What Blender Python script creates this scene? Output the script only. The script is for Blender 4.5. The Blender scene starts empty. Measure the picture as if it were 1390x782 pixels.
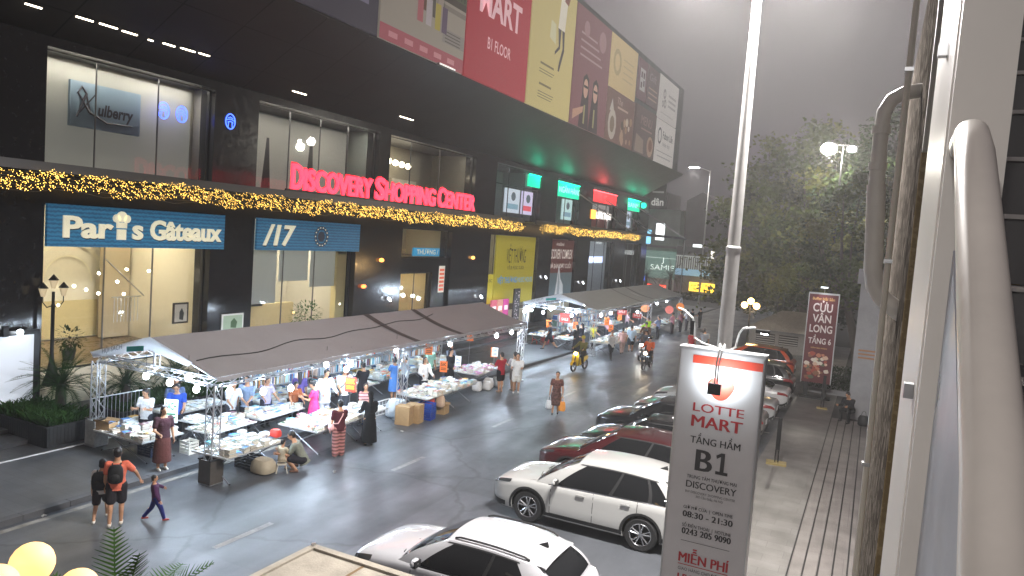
import bpy, bmesh, math, random
from mathutils import Vector, Matrix
random.seed(7)
SC = bpy.context.scene
COL = SC.collection
RAD = math.radians

# ------------------------------------------------------------------ camera
EYE = Vector((0.0, 0.0, 6.6))
YAW, PITCH, ROLL = RAD(-26.0067), RAD(4.193), RAD(4.189)
fw = Vector((math.sin(YAW)*math.cos(PITCH), math.cos(YAW)*math.cos(PITCH), -math.sin(PITCH)))
r0 = Vector((math.cos(YAW), -math.sin(YAW), 0.0)); u0 = r0.cross(fw)
rt = r0*math.cos(ROLL) + u0*math.sin(ROLL); up = -r0*math.sin(ROLL) + u0*math.cos(ROLL)
cd = bpy.data.cameras.new('camera'); cam = bpy.data.objects.new('camera', cd); COL.objects.link(cam)
cam.matrix_world = Matrix(((rt.x, up.x, -fw.x, EYE.x), (rt.y, up.y, -fw.y, EYE.y), (rt.z, up.z, -fw.z, EYE.z), (0, 0, 0, 1)))
cd.sensor_width = 36.0; cd.sensor_fit = 'HORIZONTAL'; cd.lens = 36.0*1003.25/1390.0
cd.clip_start = 0.02; cd.clip_end = 2000.0
SC.camera = cam

# ------------------------------------------------------------------ night sky, exposure
SC.view_settings.view_transform = 'Standard'; SC.view_settings.look = 'None'
SC.view_settings.exposure = 0.9; SC.view_settings.gamma = 1.0
try: SC.view_settings.use_curve_mapping = False
except Exception: pass
SC.cycles.use_denoising = True
try:
    SC.cycles.denoiser = 'OPENIMAGEDENOISE'
    SC.cycles.denoising_input_passes = 'RGB_ALBEDO_NORMAL'
except Exception: pass
SC.cycles.max_bounces = 6; SC.cycles.diffuse_bounces = 3; SC.cycles.glossy_bounces = 3
SC.cycles.transparent_max_bounces = 10; SC.cycles.transmission_bounces = 3; SC.cycles.volume_bounces = 0
SC.cycles.sample_clamp_indirect = 4.0; SC.cycles.caustics_reflective = False; SC.cycles.caustics_refractive = False
SC.cycles.use_light_tree = True
W = bpy.data.worlds.new('World'); SC.world = W; W.use_nodes = True
nt = W.node_tree; nt.nodes.clear()
wo = nt.nodes.new('ShaderNodeOutputWorld'); bg = nt.nodes.new('ShaderNodeBackground')
tc = nt.nodes.new('ShaderNodeTexCoord'); sx = nt.nodes.new('ShaderNodeSeparateXYZ')
rp = nt.nodes.new('ShaderNodeValToRGB')
rp.color_ramp.elements[0].position = 0.0; rp.color_ramp.elements[0].color = (0.026, 0.022, 0.026, 1)
rp.color_ramp.elements[1].position = 0.36; rp.color_ramp.elements[1].color = (0.118, 0.102, 0.107, 1)
nz = nt.nodes.new('ShaderNodeTexNoise'); nz.inputs['Scale'].default_value = 2.2; nz.inputs['Detail'].default_value = 4
mx = nt.nodes.new('ShaderNodeMixRGB'); mx.blend_type = 'MULTIPLY'; mx.inputs[0].default_value = 0.35
nt.links.new(tc.outputs['Generated'], sx.inputs[0]); nt.links.new(sx.outputs['Z'], rp.inputs[0])
nt.links.new(tc.outputs['Generated'], nz.inputs['Vector'])
nt.links.new(rp.outputs[0], mx.inputs[1]); nt.links.new(nz.outputs['Fac'], mx.inputs[2])
nt.links.new(mx.outputs[0], bg.inputs[0]); bg.inputs[1].default_value = 1.0
nt.links.new(bg.outputs[0], wo.inputs[0])

# ------------------------------------------------------------------ materials
MATS = {}
def srgb(h):
    h = h.lstrip('#'); c = [int(h[i:i+2], 16)/255 for i in (0, 2, 4)]
    return tuple(x/12.92 if x <= .04045 else ((x+.055)/1.055)**2.4 for x in c)
def mat(name, col, rough=.6, metal=0., emit=0., ecol=None, var=.0, vscale=6., bump=0., bscale=60., coat=0., spec=.5, stretch=None, dirt=None):
    if name in MATS: return MATS[name]
    if isinstance(col, str): col = srgb(col)
    m = bpy.data.materials.new(name); m.use_nodes = True; n = m.node_tree.nodes; L = m.node_tree.links
    b = n['Principled BSDF']
    b.inputs['Base Color'].default_value = (*col, 1); b.inputs['Roughness'].default_value = rough
    b.inputs['Metallic'].default_value = metal; b.inputs['Specular IOR Level'].default_value = spec
    if coat: b.inputs['Coat Weight'].default_value = coat; b.inputs['Coat Roughness'].default_value = .04
    if emit:
        b.inputs['Emission Color'].default_value = (*(ecol or col), 1); b.inputs['Emission Strength'].default_value = emit
    if var or bump:
        t = n.new('ShaderNodeTexCoord'); src = t.outputs['Object']
        if stretch:
            mp = n.new('ShaderNodeMapping'); mp.inputs['Scale'].default_value = stretch
            L.new(src, mp.inputs[0]); src = mp.outputs[0]
    if var:
        x = n.new('ShaderNodeTexNoise'); x.inputs['Scale'].default_value = vscale; x.inputs['Detail'].default_value = 5; x.inputs['Roughness'].default_value = .65
        L.new(src, x.inputs['Vector'])
        r = n.new('ShaderNodeMapRange'); r.inputs[1].default_value = .25; r.inputs[2].default_value = .75
        r.inputs[3].default_value = 1-var; r.inputs[4].default_value = 1+var
        L.new(x.outputs['Fac'], r.inputs[0])
        mu = n.new('ShaderNodeMixRGB'); mu.blend_type = 'MULTIPLY'; mu.inputs[0].default_value = 1; mu.inputs[1].default_value = (*col, 1)
        L.new(r.outputs[0], mu.inputs[2]); L.new(mu.outputs[0], b.inputs['Base Color'])
        rr = n.new('ShaderNodeMapRange'); rr.inputs[1].default_value = .3; rr.inputs[2].default_value = .7
        rr.inputs[3].default_value = max(.02, rough-.1*min(1, rough*3)); rr.inputs[4].default_value = min(1, rough+.1)
        L.new(x.outputs['Fac'], rr.inputs[0]); L.new(rr.outputs[0], b.inputs['Roughness'])
    if bump:
        x2 = n.new('ShaderNodeTexNoise'); x2.inputs['Scale'].default_value = bscale; x2.inputs['Detail'].default_value = 3
        L.new(src, x2.inputs['Vector'])
        bp = n.new('ShaderNodeBump'); bp.inputs['Strength'].default_value = bump; bp.inputs['Distance'].default_value = .02
        L.new(x2.outputs['Fac'], bp.inputs['Height']); L.new(bp.outputs[0], b.inputs['Normal'])
    MATS[name] = m
    return m
def glass_mat(name, tint=(1, 1, 1), refl=1.0, rough=.02):
    if name in MATS: return MATS[name]
    m = bpy.data.materials.new(name); m.use_nodes = True; n = m.node_tree.nodes; L = m.node_tree.links; n.clear()
    o = n.new('ShaderNodeOutputMaterial'); t = n.new('ShaderNodeBsdfTransparent'); g = n.new('ShaderNodeBsdfGlossy')
    t.inputs[0].default_value = (*tint, 1); g.inputs['Roughness'].default_value = rough
    f = n.new('ShaderNodeFresnel'); f.inputs[0].default_value = 1.5
    k = n.new('ShaderNodeMath'); k.operation = 'MULTIPLY'; k.inputs[1].default_value = refl; L.new(f.outputs[0], k.inputs[0])
    mx = n.new('ShaderNodeMixShader'); L.new(k.outputs[0], mx.inputs[0]); L.new(t.outputs[0], mx.inputs[1]); L.new(g.outputs[0], mx.inputs[2])
    L.new(mx.outputs[0], o.inputs[0]); MATS[name] = m
    return m
def translucent(name, col, k=.5, var=.1):
    if name in MATS: return MATS[name]
    m = mat(name, col, .8, var=var, vscale=4); n = m.node_tree.nodes; L = m.node_tree.links; b = n['Principled BSDF']; o = n['Material Output']
    t = n.new('ShaderNodeBsdfTranslucent'); t.inputs[0].default_value = (*(srgb(col) if isinstance(col, str) else col), 1); x = n.new('ShaderNodeMixShader'); x.inputs[0].default_value = k
    L.new(b.outputs[0], x.inputs[1]); L.new(t.outputs[0], x.inputs[2]); L.new(x.outputs[0], o.inputs[0]); return m
def cloth(h, r=.85):
    if '~' not in h: return mat('cloth_'+h, '#'+h, r, var=.16, vscale=9, bump=.7, bscale=15, spec=.2)
    if 'cloth_'+h in MATS: return MATS['cloth_'+h]
    c, k = h.split('~'); m = mat('cloth_'+h, '#'+c, r, bump=.7, bscale=15, spec=.2); n = m.node_tree.nodes; L = m.node_tree.links; b = n['Principled BSDF']; t = n.new('ShaderNodeTexCoord')
    if k == 's': x = n.new('ShaderNodeTexWave'); x.bands_direction = 'Z'; x.inputs['Scale'].default_value = 3.2; x.inputs['Distortion'].default_value = .6; o = x.outputs['Fac']
    else: x = n.new('ShaderNodeTexVoronoi'); x.inputs['Scale'].default_value = 13; o = x.outputs['Distance']
    L.new(t.outputs['Object'], x.inputs['Vector']); q = n.new('ShaderNodeMixRGB'); s = srgb(c); q.inputs[1].default_value = (*[v*.45 for v in s], 1); q.inputs[2].default_value = (*[min(.8, v*1.7+.03) for v in s], 1); L.new(o, q.inputs[0]); L.new(q.outputs[0], b.inputs['Base Color']); return m
def paint(h, rough=.28): return mat('car_paint_'+h, '#'+h, rough, coat=1.)

# ------------------------------------------------------------------ mesh builder
class MB:
    def __init__(s): s.v = []; s.f = []; s.mi = []; s.mats = []
    def m(s, mt):
        if mt is None: return 0
        if mt not in s.mats: s.mats.append(mt)
        return s.mats.index(mt)
    def add(s, vs, fs, mt=None):
        o = len(s.v); s.v += [tuple(p) for p in vs]; k = s.m(mt)
        for f in fs: s.f.append(tuple(i+o for i in f)); s.mi.append(k)
    def box(s, a, b, mt=None):
        x0, y0, z0 = a; x1, y1, z1 = b
        s.add([(x0,y0,z0),(x1,y0,z0),(x1,y1,z0),(x0,y1,z0),(x0,y0,z1),(x1,y0,z1),(x1,y1,z1),(x0,y1,z1)],
              [(0,3,2,1),(4,5,6,7),(0,1,5,4),(1,2,6,5),(2,3,7,6),(3,0,4,7)], mt)
    def cbox(s, c, d, mt=None, rz=0, M=None):
        hx, hy, hz = d[0]/2, d[1]/2, d[2]/2
        R = M or Matrix.Rotation(rz, 3, 'Z'); c = Vector(c)
        vs = [c+R@Vector(p) for p in [(-hx,-hy,-hz),(hx,-hy,-hz),(hx,hy,-hz),(-hx,hy,-hz),(-hx,-hy,hz),(hx,-hy,hz),(hx,hy,hz),(-hx,hy,hz)]]
        s.add(vs, [(0,3,2,1),(4,5,6,7),(0,1,5,4),(1,2,6,5),(2,3,7,6),(3,0,4,7)], mt)
    def quad(s, a, b, c, d, mt=None): s.add([a, b, c, d], [(0, 1, 2, 3)], mt)
    def cyl(s, a, b, ra, rb=None, n=8, mt=None, caps=True):
        rb = ra if rb is None else rb
        a = Vector(a); b = Vector(b); d = b-a
        if d.length < 1e-6: return
        d.normalize(); e = d.orthogonal().normalized(); g = d.cross(e)
        vs = []
        for p, r in ((a, ra), (b, rb)):
            for i in range(n):
                t = 2*math.pi*i/n; vs.append(p+e*(r*math.cos(t))+g*(r*math.sin(t)))
        fs = [(i, (i+1) % n, n+(i+1) % n, n+i) for i in range(n)]
        if caps: fs += [tuple(range(n-1, -1, -1)), tuple(range(n, 2*n))]
        s.add(vs, fs, mt)
    def tube(s, pts, r, n=8, mt=None, caps=True):
        pts = [Vector(p) for p in pts]; rs = r if isinstance(r, (list, tuple)) else [r]*len(pts)
        vs = []; prev = None
        for i, p in enumerate(pts):
            d = (pts[min(i+1, len(pts)-1)]-pts[max(i-1, 0)])
            if d.length < 1e-9: d = Vector((0, 0, 1))
            d.normalize()
            e = d.orthogonal().normalized() if prev is None else (prev-d*prev.dot(d))
            if e.length < 1e-6: e = d.orthogonal()
            e.normalize(); prev = e; g = d.cross(e)
            for k in range(n):
                t = 2*math.pi*k/n; vs.append(p+e*(rs[i]*math.cos(t))+g*(rs[i]*math.sin(t)))
        fs = []
        for i in range(len(pts)-1):
            for k in range(n): fs.append((i*n+k, i*n+(k+1) % n, (i+1)*n+(k+1) % n, (i+1)*n+k))
        if caps: fs += [tuple(range(n-1, -1, -1)), tuple(range((len(pts)-1)*n, len(pts)*n))]
        s.add(vs, fs, mt)
    def ball(s, c, r, n=10, mt=None, M=None):
        c = Vector(c); r = r if isinstance(r, (tuple, list)) else (r, r, r)
        k = max(4, n//2+1); vs = []
        for i in range(1, k):
            a = math.pi*i/k
            for j in range(n):
                b = 2*math.pi*j/n; p = Vector((r[0]*math.sin(a)*math.cos(b), r[1]*math.sin(a)*math.sin(b), r[2]*math.cos(a)))
                vs.append(c+(M@p if M else p))
        t = Vector((0, 0, r[2])); vs += [c+(M@t if M else t), c-(M@t if M else t)]
        fs = []; N = len(vs)
        for i in range(k-2):
            for j in range(n): fs.append((i*n+j, (i+1)*n+j, (i+1)*n+(j+1) % n, i*n+(j+1) % n))
        for j in range(n): fs.append((N-2, j, (j+1) % n)); fs.append((N-1, (k-2)*n+(j+1) % n, (k-2)*n+j))
        s.add(vs, fs, mt)
    def lathe(s, prof, o=(0, 0, 0), ax='z', n=16, mt=None):
        vs = []; o = Vector(o)
        for r, h in prof:
            for j in range(n):
                t = 2*math.pi*j/n; c, q = r*math.cos(t), r*math.sin(t)
                vs.append(o+Vector({'z': (c, q, h), 'y': (c, h, q), 'x': (h, c, q)}[ax]))
        fs = [(i*n+j, i*n+(j+1) % n, (i+1)*n+(j+1) % n, (i+1)*n+j) for i in range(len(prof)-1) for j in range(n)]
        s.add(vs, fs, mt)
    def grid(s, rows, mt=None, closed=False):
        n = len(rows[0]); vs = [p for r in rows for p in r]; fs = []
        for i in range(len(rows)-1):
            for j in range(n if closed else n-1):
                fs.append((i*n+j, i*n+(j+1) % n, (i+1)*n+(j+1) % n, (i+1)*n+j))
        s.add(vs, fs, mt)
    def mesh(s, name, mats=None, smooth=False, angle=40, fix=True):
        me = bpy.data.meshes.new(name); me.from_pydata(s.v, [], s.f)
        ms = s.mats if s.mats else (mats if isinstance(mats, (list, tuple)) else [mats])
        for q in ms: me.materials.append(q)
        if s.mats: me.polygons.foreach_set('material_index', s.mi)
        if fix or smooth:
            bm = bmesh.new(); bm.from_mesh(me)
            if fix: bmesh.ops.recalc_face_normals(bm, faces=bm.faces)
            if smooth:
                for f in bm.faces: f.smooth = True
                ca = RAD(angle)
                for e in bm.edges:
                    if len(e.link_faces) == 2 and e.calc_face_angle(0) > ca: e.smooth = False
            bm.to_mesh(me); bm.free()
        me.update()
        return me
    def build(s, name, mats=None, parent=None, smooth=False, angle=40, fix=True):
        if not s.v: return None
        o = bpy.data.objects.new(name, s.mesh(name, mats, smooth, angle, fix)); COL.objects.link(o)
        if parent is not None: o.parent = parent
        return o
def tag(o, label, cat, group=None):
    o['label'] = label; o['category'] = cat
    if group: o['group'] = group
    return o
def structure(o): o['kind'] = 'structure'; return o
def thing(name, label, cat, loc=(0, 0, 0), rz=0., group=None):
    o = bpy.data.objects.new(name, None); COL.objects.link(o); o.location = loc; o.rotation_euler = (0, 0, rz)
    o.empty_display_size = .2
    return tag(o, label, cat, group)
def dup(root, loc, rz=0., label=None, group=None):
    r = root.copy(); COL.objects.link(r); r.location = loc; r.rotation_euler = (0, 0, rz)
    if label: r['label'] = label
    if group: r['group'] = group
    for ch in root.children:
        c = ch.copy(); COL.objects.link(c); c.parent = r
        for g2 in ch.children:
            d = g2.copy(); COL.objects.link(d); d.parent = c
    return r
def lamp(name, loc, power, col=(1, 1, 1), r=.06, parent=None, kind='POINT', **kw):
    l = bpy.data.lights.new(name, kind); l.energy = power; l.color = col
    if kind in ('POINT', 'SPOT'): l.shadow_soft_size = r
    for k, v in kw.items(): setattr(l, k, v)
    o = bpy.data.objects.new(name, l); COL.objects.link(o); o.location = loc
    if parent is not None: o.parent = parent
    return o
def aim(o, d): o.rotation_euler = Vector(d).to_track_quat('-Z', 'Y').to_euler()

# text: a mesh of the words fitted in a frame (origin o at the left end of the baseline, axes r and u), cap height h, optional width w
_TX = {}
def text_verts(body, bold=0., ext=.0, shear=0.):
    key = (body, bold, ext, shear)
    if key in _TX: return _TX[key]
    c = bpy.data.curves.new('t', 'FONT'); c.body = body; c.size = 1.; c.offset = bold; c.extrude = ext; c.shear = shear
    c.resolution_u = 3
    o = bpy.data.objects.new('t', c); COL.objects.link(o)
    dg = bpy.context.evaluated_depsgraph_get(); dg.update()
    e = o.evaluated_get(dg); me = e.to_mesh()
    vs = [tuple(v.co) for v in me.vertices]; fs = [tuple(p.vertices) for p in me.polygons]
    e.to_mesh_clear(); bpy.data.objects.remove(o); bpy.data.curves.remove(c)
    _TX[key] = (vs, fs)
    return vs, fs
def text(mb, body, o, r, u, h, w=None, mt=None, align='l', bold=0., ext=0., shear=0., stretch=None):
    vs, fs = text_verts(body, bold, ext, shear)
    if not vs: return
    o = Vector(o); r = Vector(r).normalized(); u = Vector(u).normalized(); nn = r.cross(u)
    x0 = min(v[0] for v in vs); x1 = max(v[0] for v in vs)
    k = h/.70; kx = (w/(x1-x0)) if w else k*(stretch or 1.)
    ww = (x1-x0)*kx; off = {'l': 0., 'c': -ww/2, 'r': -ww}[align]
    mb.add([o+r*((v[0]-x0)*kx+off)+u*(v[1]*k)+nn*(v[2]*k) for v in vs], fs, mt)
# ================================================================== the setting: ground, road, pavements
def asphalt():
    m = bpy.data.materials.new('asphalt'); m.use_nodes = True; n = m.node_tree.nodes; L = m.node_tree.links; b = n['Principled BSDF']
    t = n.new('ShaderNodeTexCoord')
    a = n.new('ShaderNodeTexNoise'); a.inputs['Scale'].default_value = .35; a.inputs['Detail'].default_value = 6; a.inputs['Roughness'].default_value = .7
    mp = n.new('ShaderNodeMapping'); mp.inputs['Scale'].default_value = (1.6, .35, 1); L.new(t.outputs['Object'], mp.inputs[0])
    s = n.new('ShaderNodeTexNoise'); s.inputs['Scale'].default_value = .8; s.inputs['Detail'].default_value = 5
    g = n.new('ShaderNodeTexNoise'); g.inputs['Scale'].default_value = 90; g.inputs['Detail'].default_value = 2
    L.new(t.outputs['Object'], a.inputs['Vector']); L.new(mp.outputs[0], s.inputs['Vector']); L.new(t.outputs['Object'], g.inputs['Vector'])
    mx = n.new('ShaderNodeMath'); mx.operation = 'ADD'; L.new(a.outputs['Fac'], mx.inputs[0]); L.new(s.outputs['Fac'], mx.inputs[1])
    r = n.new('ShaderNodeMapRange'); r.inputs[1].default_value = .7; r.inputs[2].default_value = 1.3; r.inputs[3].default_value = -.15; r.inputs[4].default_value = 1.15
    L.new(mx.outputs[0], r.inputs[0])
    c = n.new('ShaderNodeMixRGB'); c.inputs[1].default_value = (.056, .060, .068, 1); c.inputs[2].default_value = (.098, .104, .116, 1)
    L.new(r.outputs[0], c.inputs[0])
    gr = n.new('ShaderNodeMapRange'); gr.inputs[1].default_value = .3; gr.inputs[2].default_value = .7; gr.inputs[3].default_value = .72; gr.inputs[4].default_value = 1.3
    L.new(g.outputs['Fac'], gr.inputs[0])
    k = n.new('ShaderNodeMixRGB'); k.blend_type = 'MULTIPLY'; k.inputs[0].default_value = 1; L.new(c.outputs[0], k.inputs[1]); L.new(gr.outputs[0], k.inputs[2])
    vo = n.new('ShaderNodeTexVoronoi'); vo.feature = 'DISTANCE_TO_EDGE'; vo.inputs['Scale'].default_value = .33
    wp = n.new('ShaderNodeTexNoise'); wp.inputs['Scale'].default_value = 1.5; wp.inputs['Detail'].default_value = 6; L.new(t.outputs['Object'], wp.inputs['Vector'])
    wm = n.new('ShaderNodeMixRGB'); wm.inputs[0].default_value = .35; L.new(t.outputs['Object'], wm.inputs[1]); L.new(wp.outputs['Color'], wm.inputs[2]); L.new(wm.outputs[0], vo.inputs['Vector'])
    cr = n.new('ShaderNodeMapRange'); cr.inputs[1].default_value = .004; cr.inputs[2].default_value = .014; cr.inputs[3].default_value = .62; cr.inputs[4].default_value = 1.; L.new(vo.outputs['Distance'], cr.inputs[0])
    pv = n.new('ShaderNodeTexVoronoi'); pv.inputs['Scale'].default_value = .16; pv.distance = 'CHEBYCHEV'; L.new(t.outputs['Object'], pv.inputs['Vector'])
    ps = n.new('ShaderNodeSeparateColor'); L.new(pv.outputs['Color'], ps.inputs[0]); pr = n.new('ShaderNodeMapRange'); pr.inputs[3].default_value = .84; pr.inputs[4].default_value = 1.14; L.new(ps.outputs[0], pr.inputs[0])
    k2 = n.new('ShaderNodeMixRGB'); k2.blend_type = 'MULTIPLY'; k2.inputs[0].default_value = 1; L.new(k.outputs[0], k2.inputs[1]); L.new(cr.outputs[0], k2.inputs[2])
    k3 = n.new('ShaderNodeMixRGB'); k3.blend_type = 'MULTIPLY'; k3.inputs[0].default_value = 1; L.new(k2.outputs[0], k3.inputs[1]); L.new(pr.outputs[0], k3.inputs[2])
    L.new(k3.outputs[0], b.inputs['Base Color'])
    rr = n.new('ShaderNodeMapRange'); rr.inputs[1].default_value = .7; rr.inputs[2].default_value = 1.3; rr.inputs[3].default_value = .52; rr.inputs[4].default_value = .30
    L.new(mx.outputs[0], rr.inputs[0]); L.new(rr.outputs[0], b.inputs['Roughness'])
    bp = n.new('ShaderNodeBump'); bp.inputs['Strength'].default_value = .25; bp.inputs['Distance'].default_value = .01
    L.new(g.outputs['Fac'], bp.inputs['Height']); L.new(bp.outputs[0], b.inputs['Normal'])
    return m
def tiles(name, c1, c2, mortar, sx, sy, rough=.5, msize=.012):
    m = bpy.data.materials.new(name); m.use_nodes = True; n = m.node_tree.nodes; L = m.node_tree.links; b = n['Principled BSDF']
    t = n.new('ShaderNodeTexCoord'); k = n.new('ShaderNodeTexBrick')
    k.inputs['Color1'].default_value = (*c1, 1); k.inputs['Color2'].default_value = (*c2, 1); k.inputs['Mortar'].default_value = (*mortar, 1)
    k.inputs['Scale'].default_value = 1; k.inputs['Brick Width'].default_value = sx; k.inputs['Row Height'].default_value = sy; k.inputs['Mortar Size'].default_value = msize
    L.new(t.outputs['Object'], k.inputs['Vector'])
    x = n.new('ShaderNodeTexNoise'); x.inputs['Scale'].default_value = 1.3; x.inputs['Detail'].default_value = 7; L.new(t.outputs['Object'], x.inputs['Vector'])
    r = n.new('ShaderNodeMapRange'); r.inputs[1].default_value = .3; r.inputs[2].default_value = .7; r.inputs[3].default_value = .7; r.inputs[4].default_value = 1.25; L.new(x.outputs['Fac'], r.inputs[0])
    u = n.new('ShaderNodeMixRGB'); u.blend_type = 'MULTIPLY'; u.inputs[0].default_value = 1; L.new(k.outputs['Color'], u.inputs[1]); L.new(r.outputs[0], u.inputs[2])
    L.new(u.outputs[0], b.inputs['Base Color']); b.inputs['Roughness'].default_value = rough
    return m
ASPH = asphalt()
def sheet(name, x0, y0, x1, y1, z, m):
    b = MB(); b.quad((x0, y0, z), (x1, y0, z), (x1, y1, z), (x0, y1, z), m); return structure(b.build(name))
sheet('ground', -700, -300, 700, 900, -.006, mat('far_ground', (.045, .045, .047), .8, var=.2, vscale=.5))
sheet('road', -15.14, -30, -2.75, 96, 0, ASPH)
PAVE = tiles('pavement_tiles', (.055, .058, .064), (.066, .069, .075), (.045, .047, .052), .6, .3, .5)
b = MB(); b.box((-18.62, -30, -.05), (-15.34, 82, .12), PAVE); structure(b.build('pavement'))
b = MB(); KERB = mat('kerb_stone', (.075, .075, .08), .7, var=.25, vscale=3)
yy = -30.
while yy < 82: b.box((-15.34, yy+.006, -.05), (-15.14, yy+.994, .125), KERB); yy += 1.
structure(b.build('kerb'))
WLINE = mat('road_paint', (.55, .54, .50), .65, var=.35, vscale=7)
WORN = mat('worn_road_paint', (.26, .26, .25), .65, var=.5, vscale=5)
b = MB(); b.quad((-15.0, -30, .004), (-14.84, -30, .004), (-14.84, 96, .004), (-15.0, 96, .004), mat('edge_paint', (.22, .21, .19), .7, var=.5, vscale=4)); structure(b.build('edge_line'))
b = MB()
for y in (4.0, 10.3, 16.3, 22.1, 28.2, 58, 64, 70):
    b.quad((-11.2, y, .004), (-11.06, y, .004), (-11.06, y+1.55, .004), (-11.2, y+1.55, .004), WORN)
structure(b.build('lane_dashes'))
ZEB = mat('zebra_paint', (.15, .15, .155), .6, var=.5, vscale=3)
b = MB()                                              # worn zebra crossing in front of the second tent
for i in range(8):
    x = -14.1+i*1.12
    b.quad((x, 30.9, .004), (x+.5, 30.9, .004), (x+.5, 34.2, .004), (x, 34.2, .004), ZEB)
structure(b.build('crossing_stripes'))
b = MB()                                              # parking bay lines
for y in (8.6, 13.55, 17.6, 20.0, 22.3, 25.2, 28.3, 31.2, 34.3, 37.2):
    b.quad((-7.6, y, .004), (-2.9, y, .004), (-2.9, y+.1, .004), (-7.6, y+.1, .004), WLINE)
b.quad((-2.9, 9, .004), (-2.78, 9, .004), (-2.78, 14.4, .004), (-2.9, 14.4, .004), WLINE)
structure(b.build('parking_lines'))
PLAZA = tiles('plaza_tiles', (.135, .127, .12), (.16, .152, .144), (.10, .095, .09), .8, .4, .45, .006)
sheet('plaza', -2.75, -30, -1.05, 60, .008, PLAZA)
# the dark nosed bench steps along the right side of the plaza
STEP = tiles('step_stone', (.15, .135, .128), (.175, .16, .15), (.10, .09, .085), .5, 2.2, .45, .006)
NOSE = mat('step_gap', (.012, .012, .013), .6)
for i in range(5):
    x = -1.05+i*.28; b = MB()
    b.box((x+.035, -6, -.05), (x+.28 if i < 4 else x+1.6, 33.0, .012+.0*i), STEP); b.box((x, -6, -.05), (x+.035, 33.0, .006), NOSE)
    structure(b.build('step'))

# ================================================================== the shopping centre
XF = -22.0
GRAN = mat('black_granite', (.012, .012, .014), .13, var=.3, vscale=5, spec=.5)
SOFF = mat('soffit_panel', (.034, .034, .036), .5)
DARK = mat('dark_metal', (.015, .015, .017), .35, metal=.3)
CREAM = mat('cream_stone', (.62, .55, .40), .55, var=.12, vscale=2)
MULL = mat('mullion_grey', (.16, .16, .165), .4, metal=.5)
GLASS = glass_mat('shop_glass', refl=1.2)
STEEL = mat('steel', (.55, .56, .58), .3, metal=1.)
bld = thing('shopping_centre', 'long black granite shopping centre with glass bays and a raised overhanging upper block', 'building', (XF, 40, 0))
def put(o):                                            # parts carry world coordinates
    o.parent = bld; o.matrix_parent_inverse = Matrix.Translation((-XF, -40, 0)); return o
UP = [(13.3, 19.3), (21.4, 29.1), (30.0, 38.6), (41.3, 48.2), (51.2, 55.9), (58.9, 65.4), (68.5, 72.9)]
LO = [(13.3, 19.3), (21.4, 27.7), (31.4, 36.3), (41.0, 48.4), (50.8, 55.8), (58.9, 65.4), (68.6, 74.0)]
def solids(bays, a, z):                                # wall pieces between the bays
    out = []; p = a
    for y0, y1 in bays: out.append((p, y0)); p = y1
    out.append((p, 76.)); return out
for y0, y1 in solids(LO, 4., 0):
    b = MB(); b.box((XF-.5, y0, 0), (XF+.28, y1, 6.5), GRAN); put(b.build('column'))
for y0, y1 in solids(UP, 4., 0):
    b = MB(); b.box((XF-.5, y0, 7.5), (XF+.22, y1, 11.0), GRAN); put(b.build('column'))
b = MB(); b.box((XF-.5, 4, 10.99), (XF+.18, 76, 11.28), GRAN); put(b.build('lintel'))
b = MB(); b.box((XF-.5, 4, 6.5), (XF+.15, 76, 7.5), GRAN); put(b.build('fascia'))
b = MB(); b.box((XF-.5, 4, 0), (XF+.0, 76, 1.45), CREAM); put(b.build('plinth'))
# slanted soffit, upper block and ends
b = MB()
P = [(-22.6, 11.0), (-18.05, 13.72)]
yy = 4.
while yy < 74.:                                        # panels with narrow joints
    e = min(yy+2.37, 74.)
    for k in range(3):
        xa = P[0][0]+(P[1][0]-P[0][0])*k/3+.012; xb = P[0][0]+(P[1][0]-P[0][0])*(k+1)/3-.012
        za = 11+(xa+22.6)*2.72/4.55; zb = 11+(xb+22.6)*2.72/4.55; d = random.uniform(-.012, .012)
        b.quad((xa, yy+.012, za+d), (xb, yy+.012, zb-d), (xb, e-.012, zb+d), (xa, e-.012, za-d), SOFF)
    yy += 2.4
b.quad((-22.6, 4, 11.06), (-18.05, 4, 13.78), (-18.05, 74, 13.78), (-22.6, 74, 11.06), DARK)
put(b.build('soffit'))
UPW = mat('upper_cladding', (.055, .052, .054), .5, var=.2, vscale=.7)
b = MB(); b.box((-45, 4, 13.7), (-18.08, 71.5, 21.5), UPW); put(b.build('upper_block'))
b = MB(); b.box((-45, 75.7, 0), (-22.5, 76, 13.7), GRAN); b.box((-45, 71.5, 11.0), (-22.5, 75.9, 14.2), UPW); put(b.build('end_wall'))
b = MB(); b.box((-29, 4, 6.9), (-22.5, 76, 7.1), UPW); b.box((-29, 4, 11.0), (-22.5, 76, 11.2), UPW); b.box((-29, 4, 0), (-22.5, 76, 1.2), UPW); put(b.build('floor_slab'))
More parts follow.
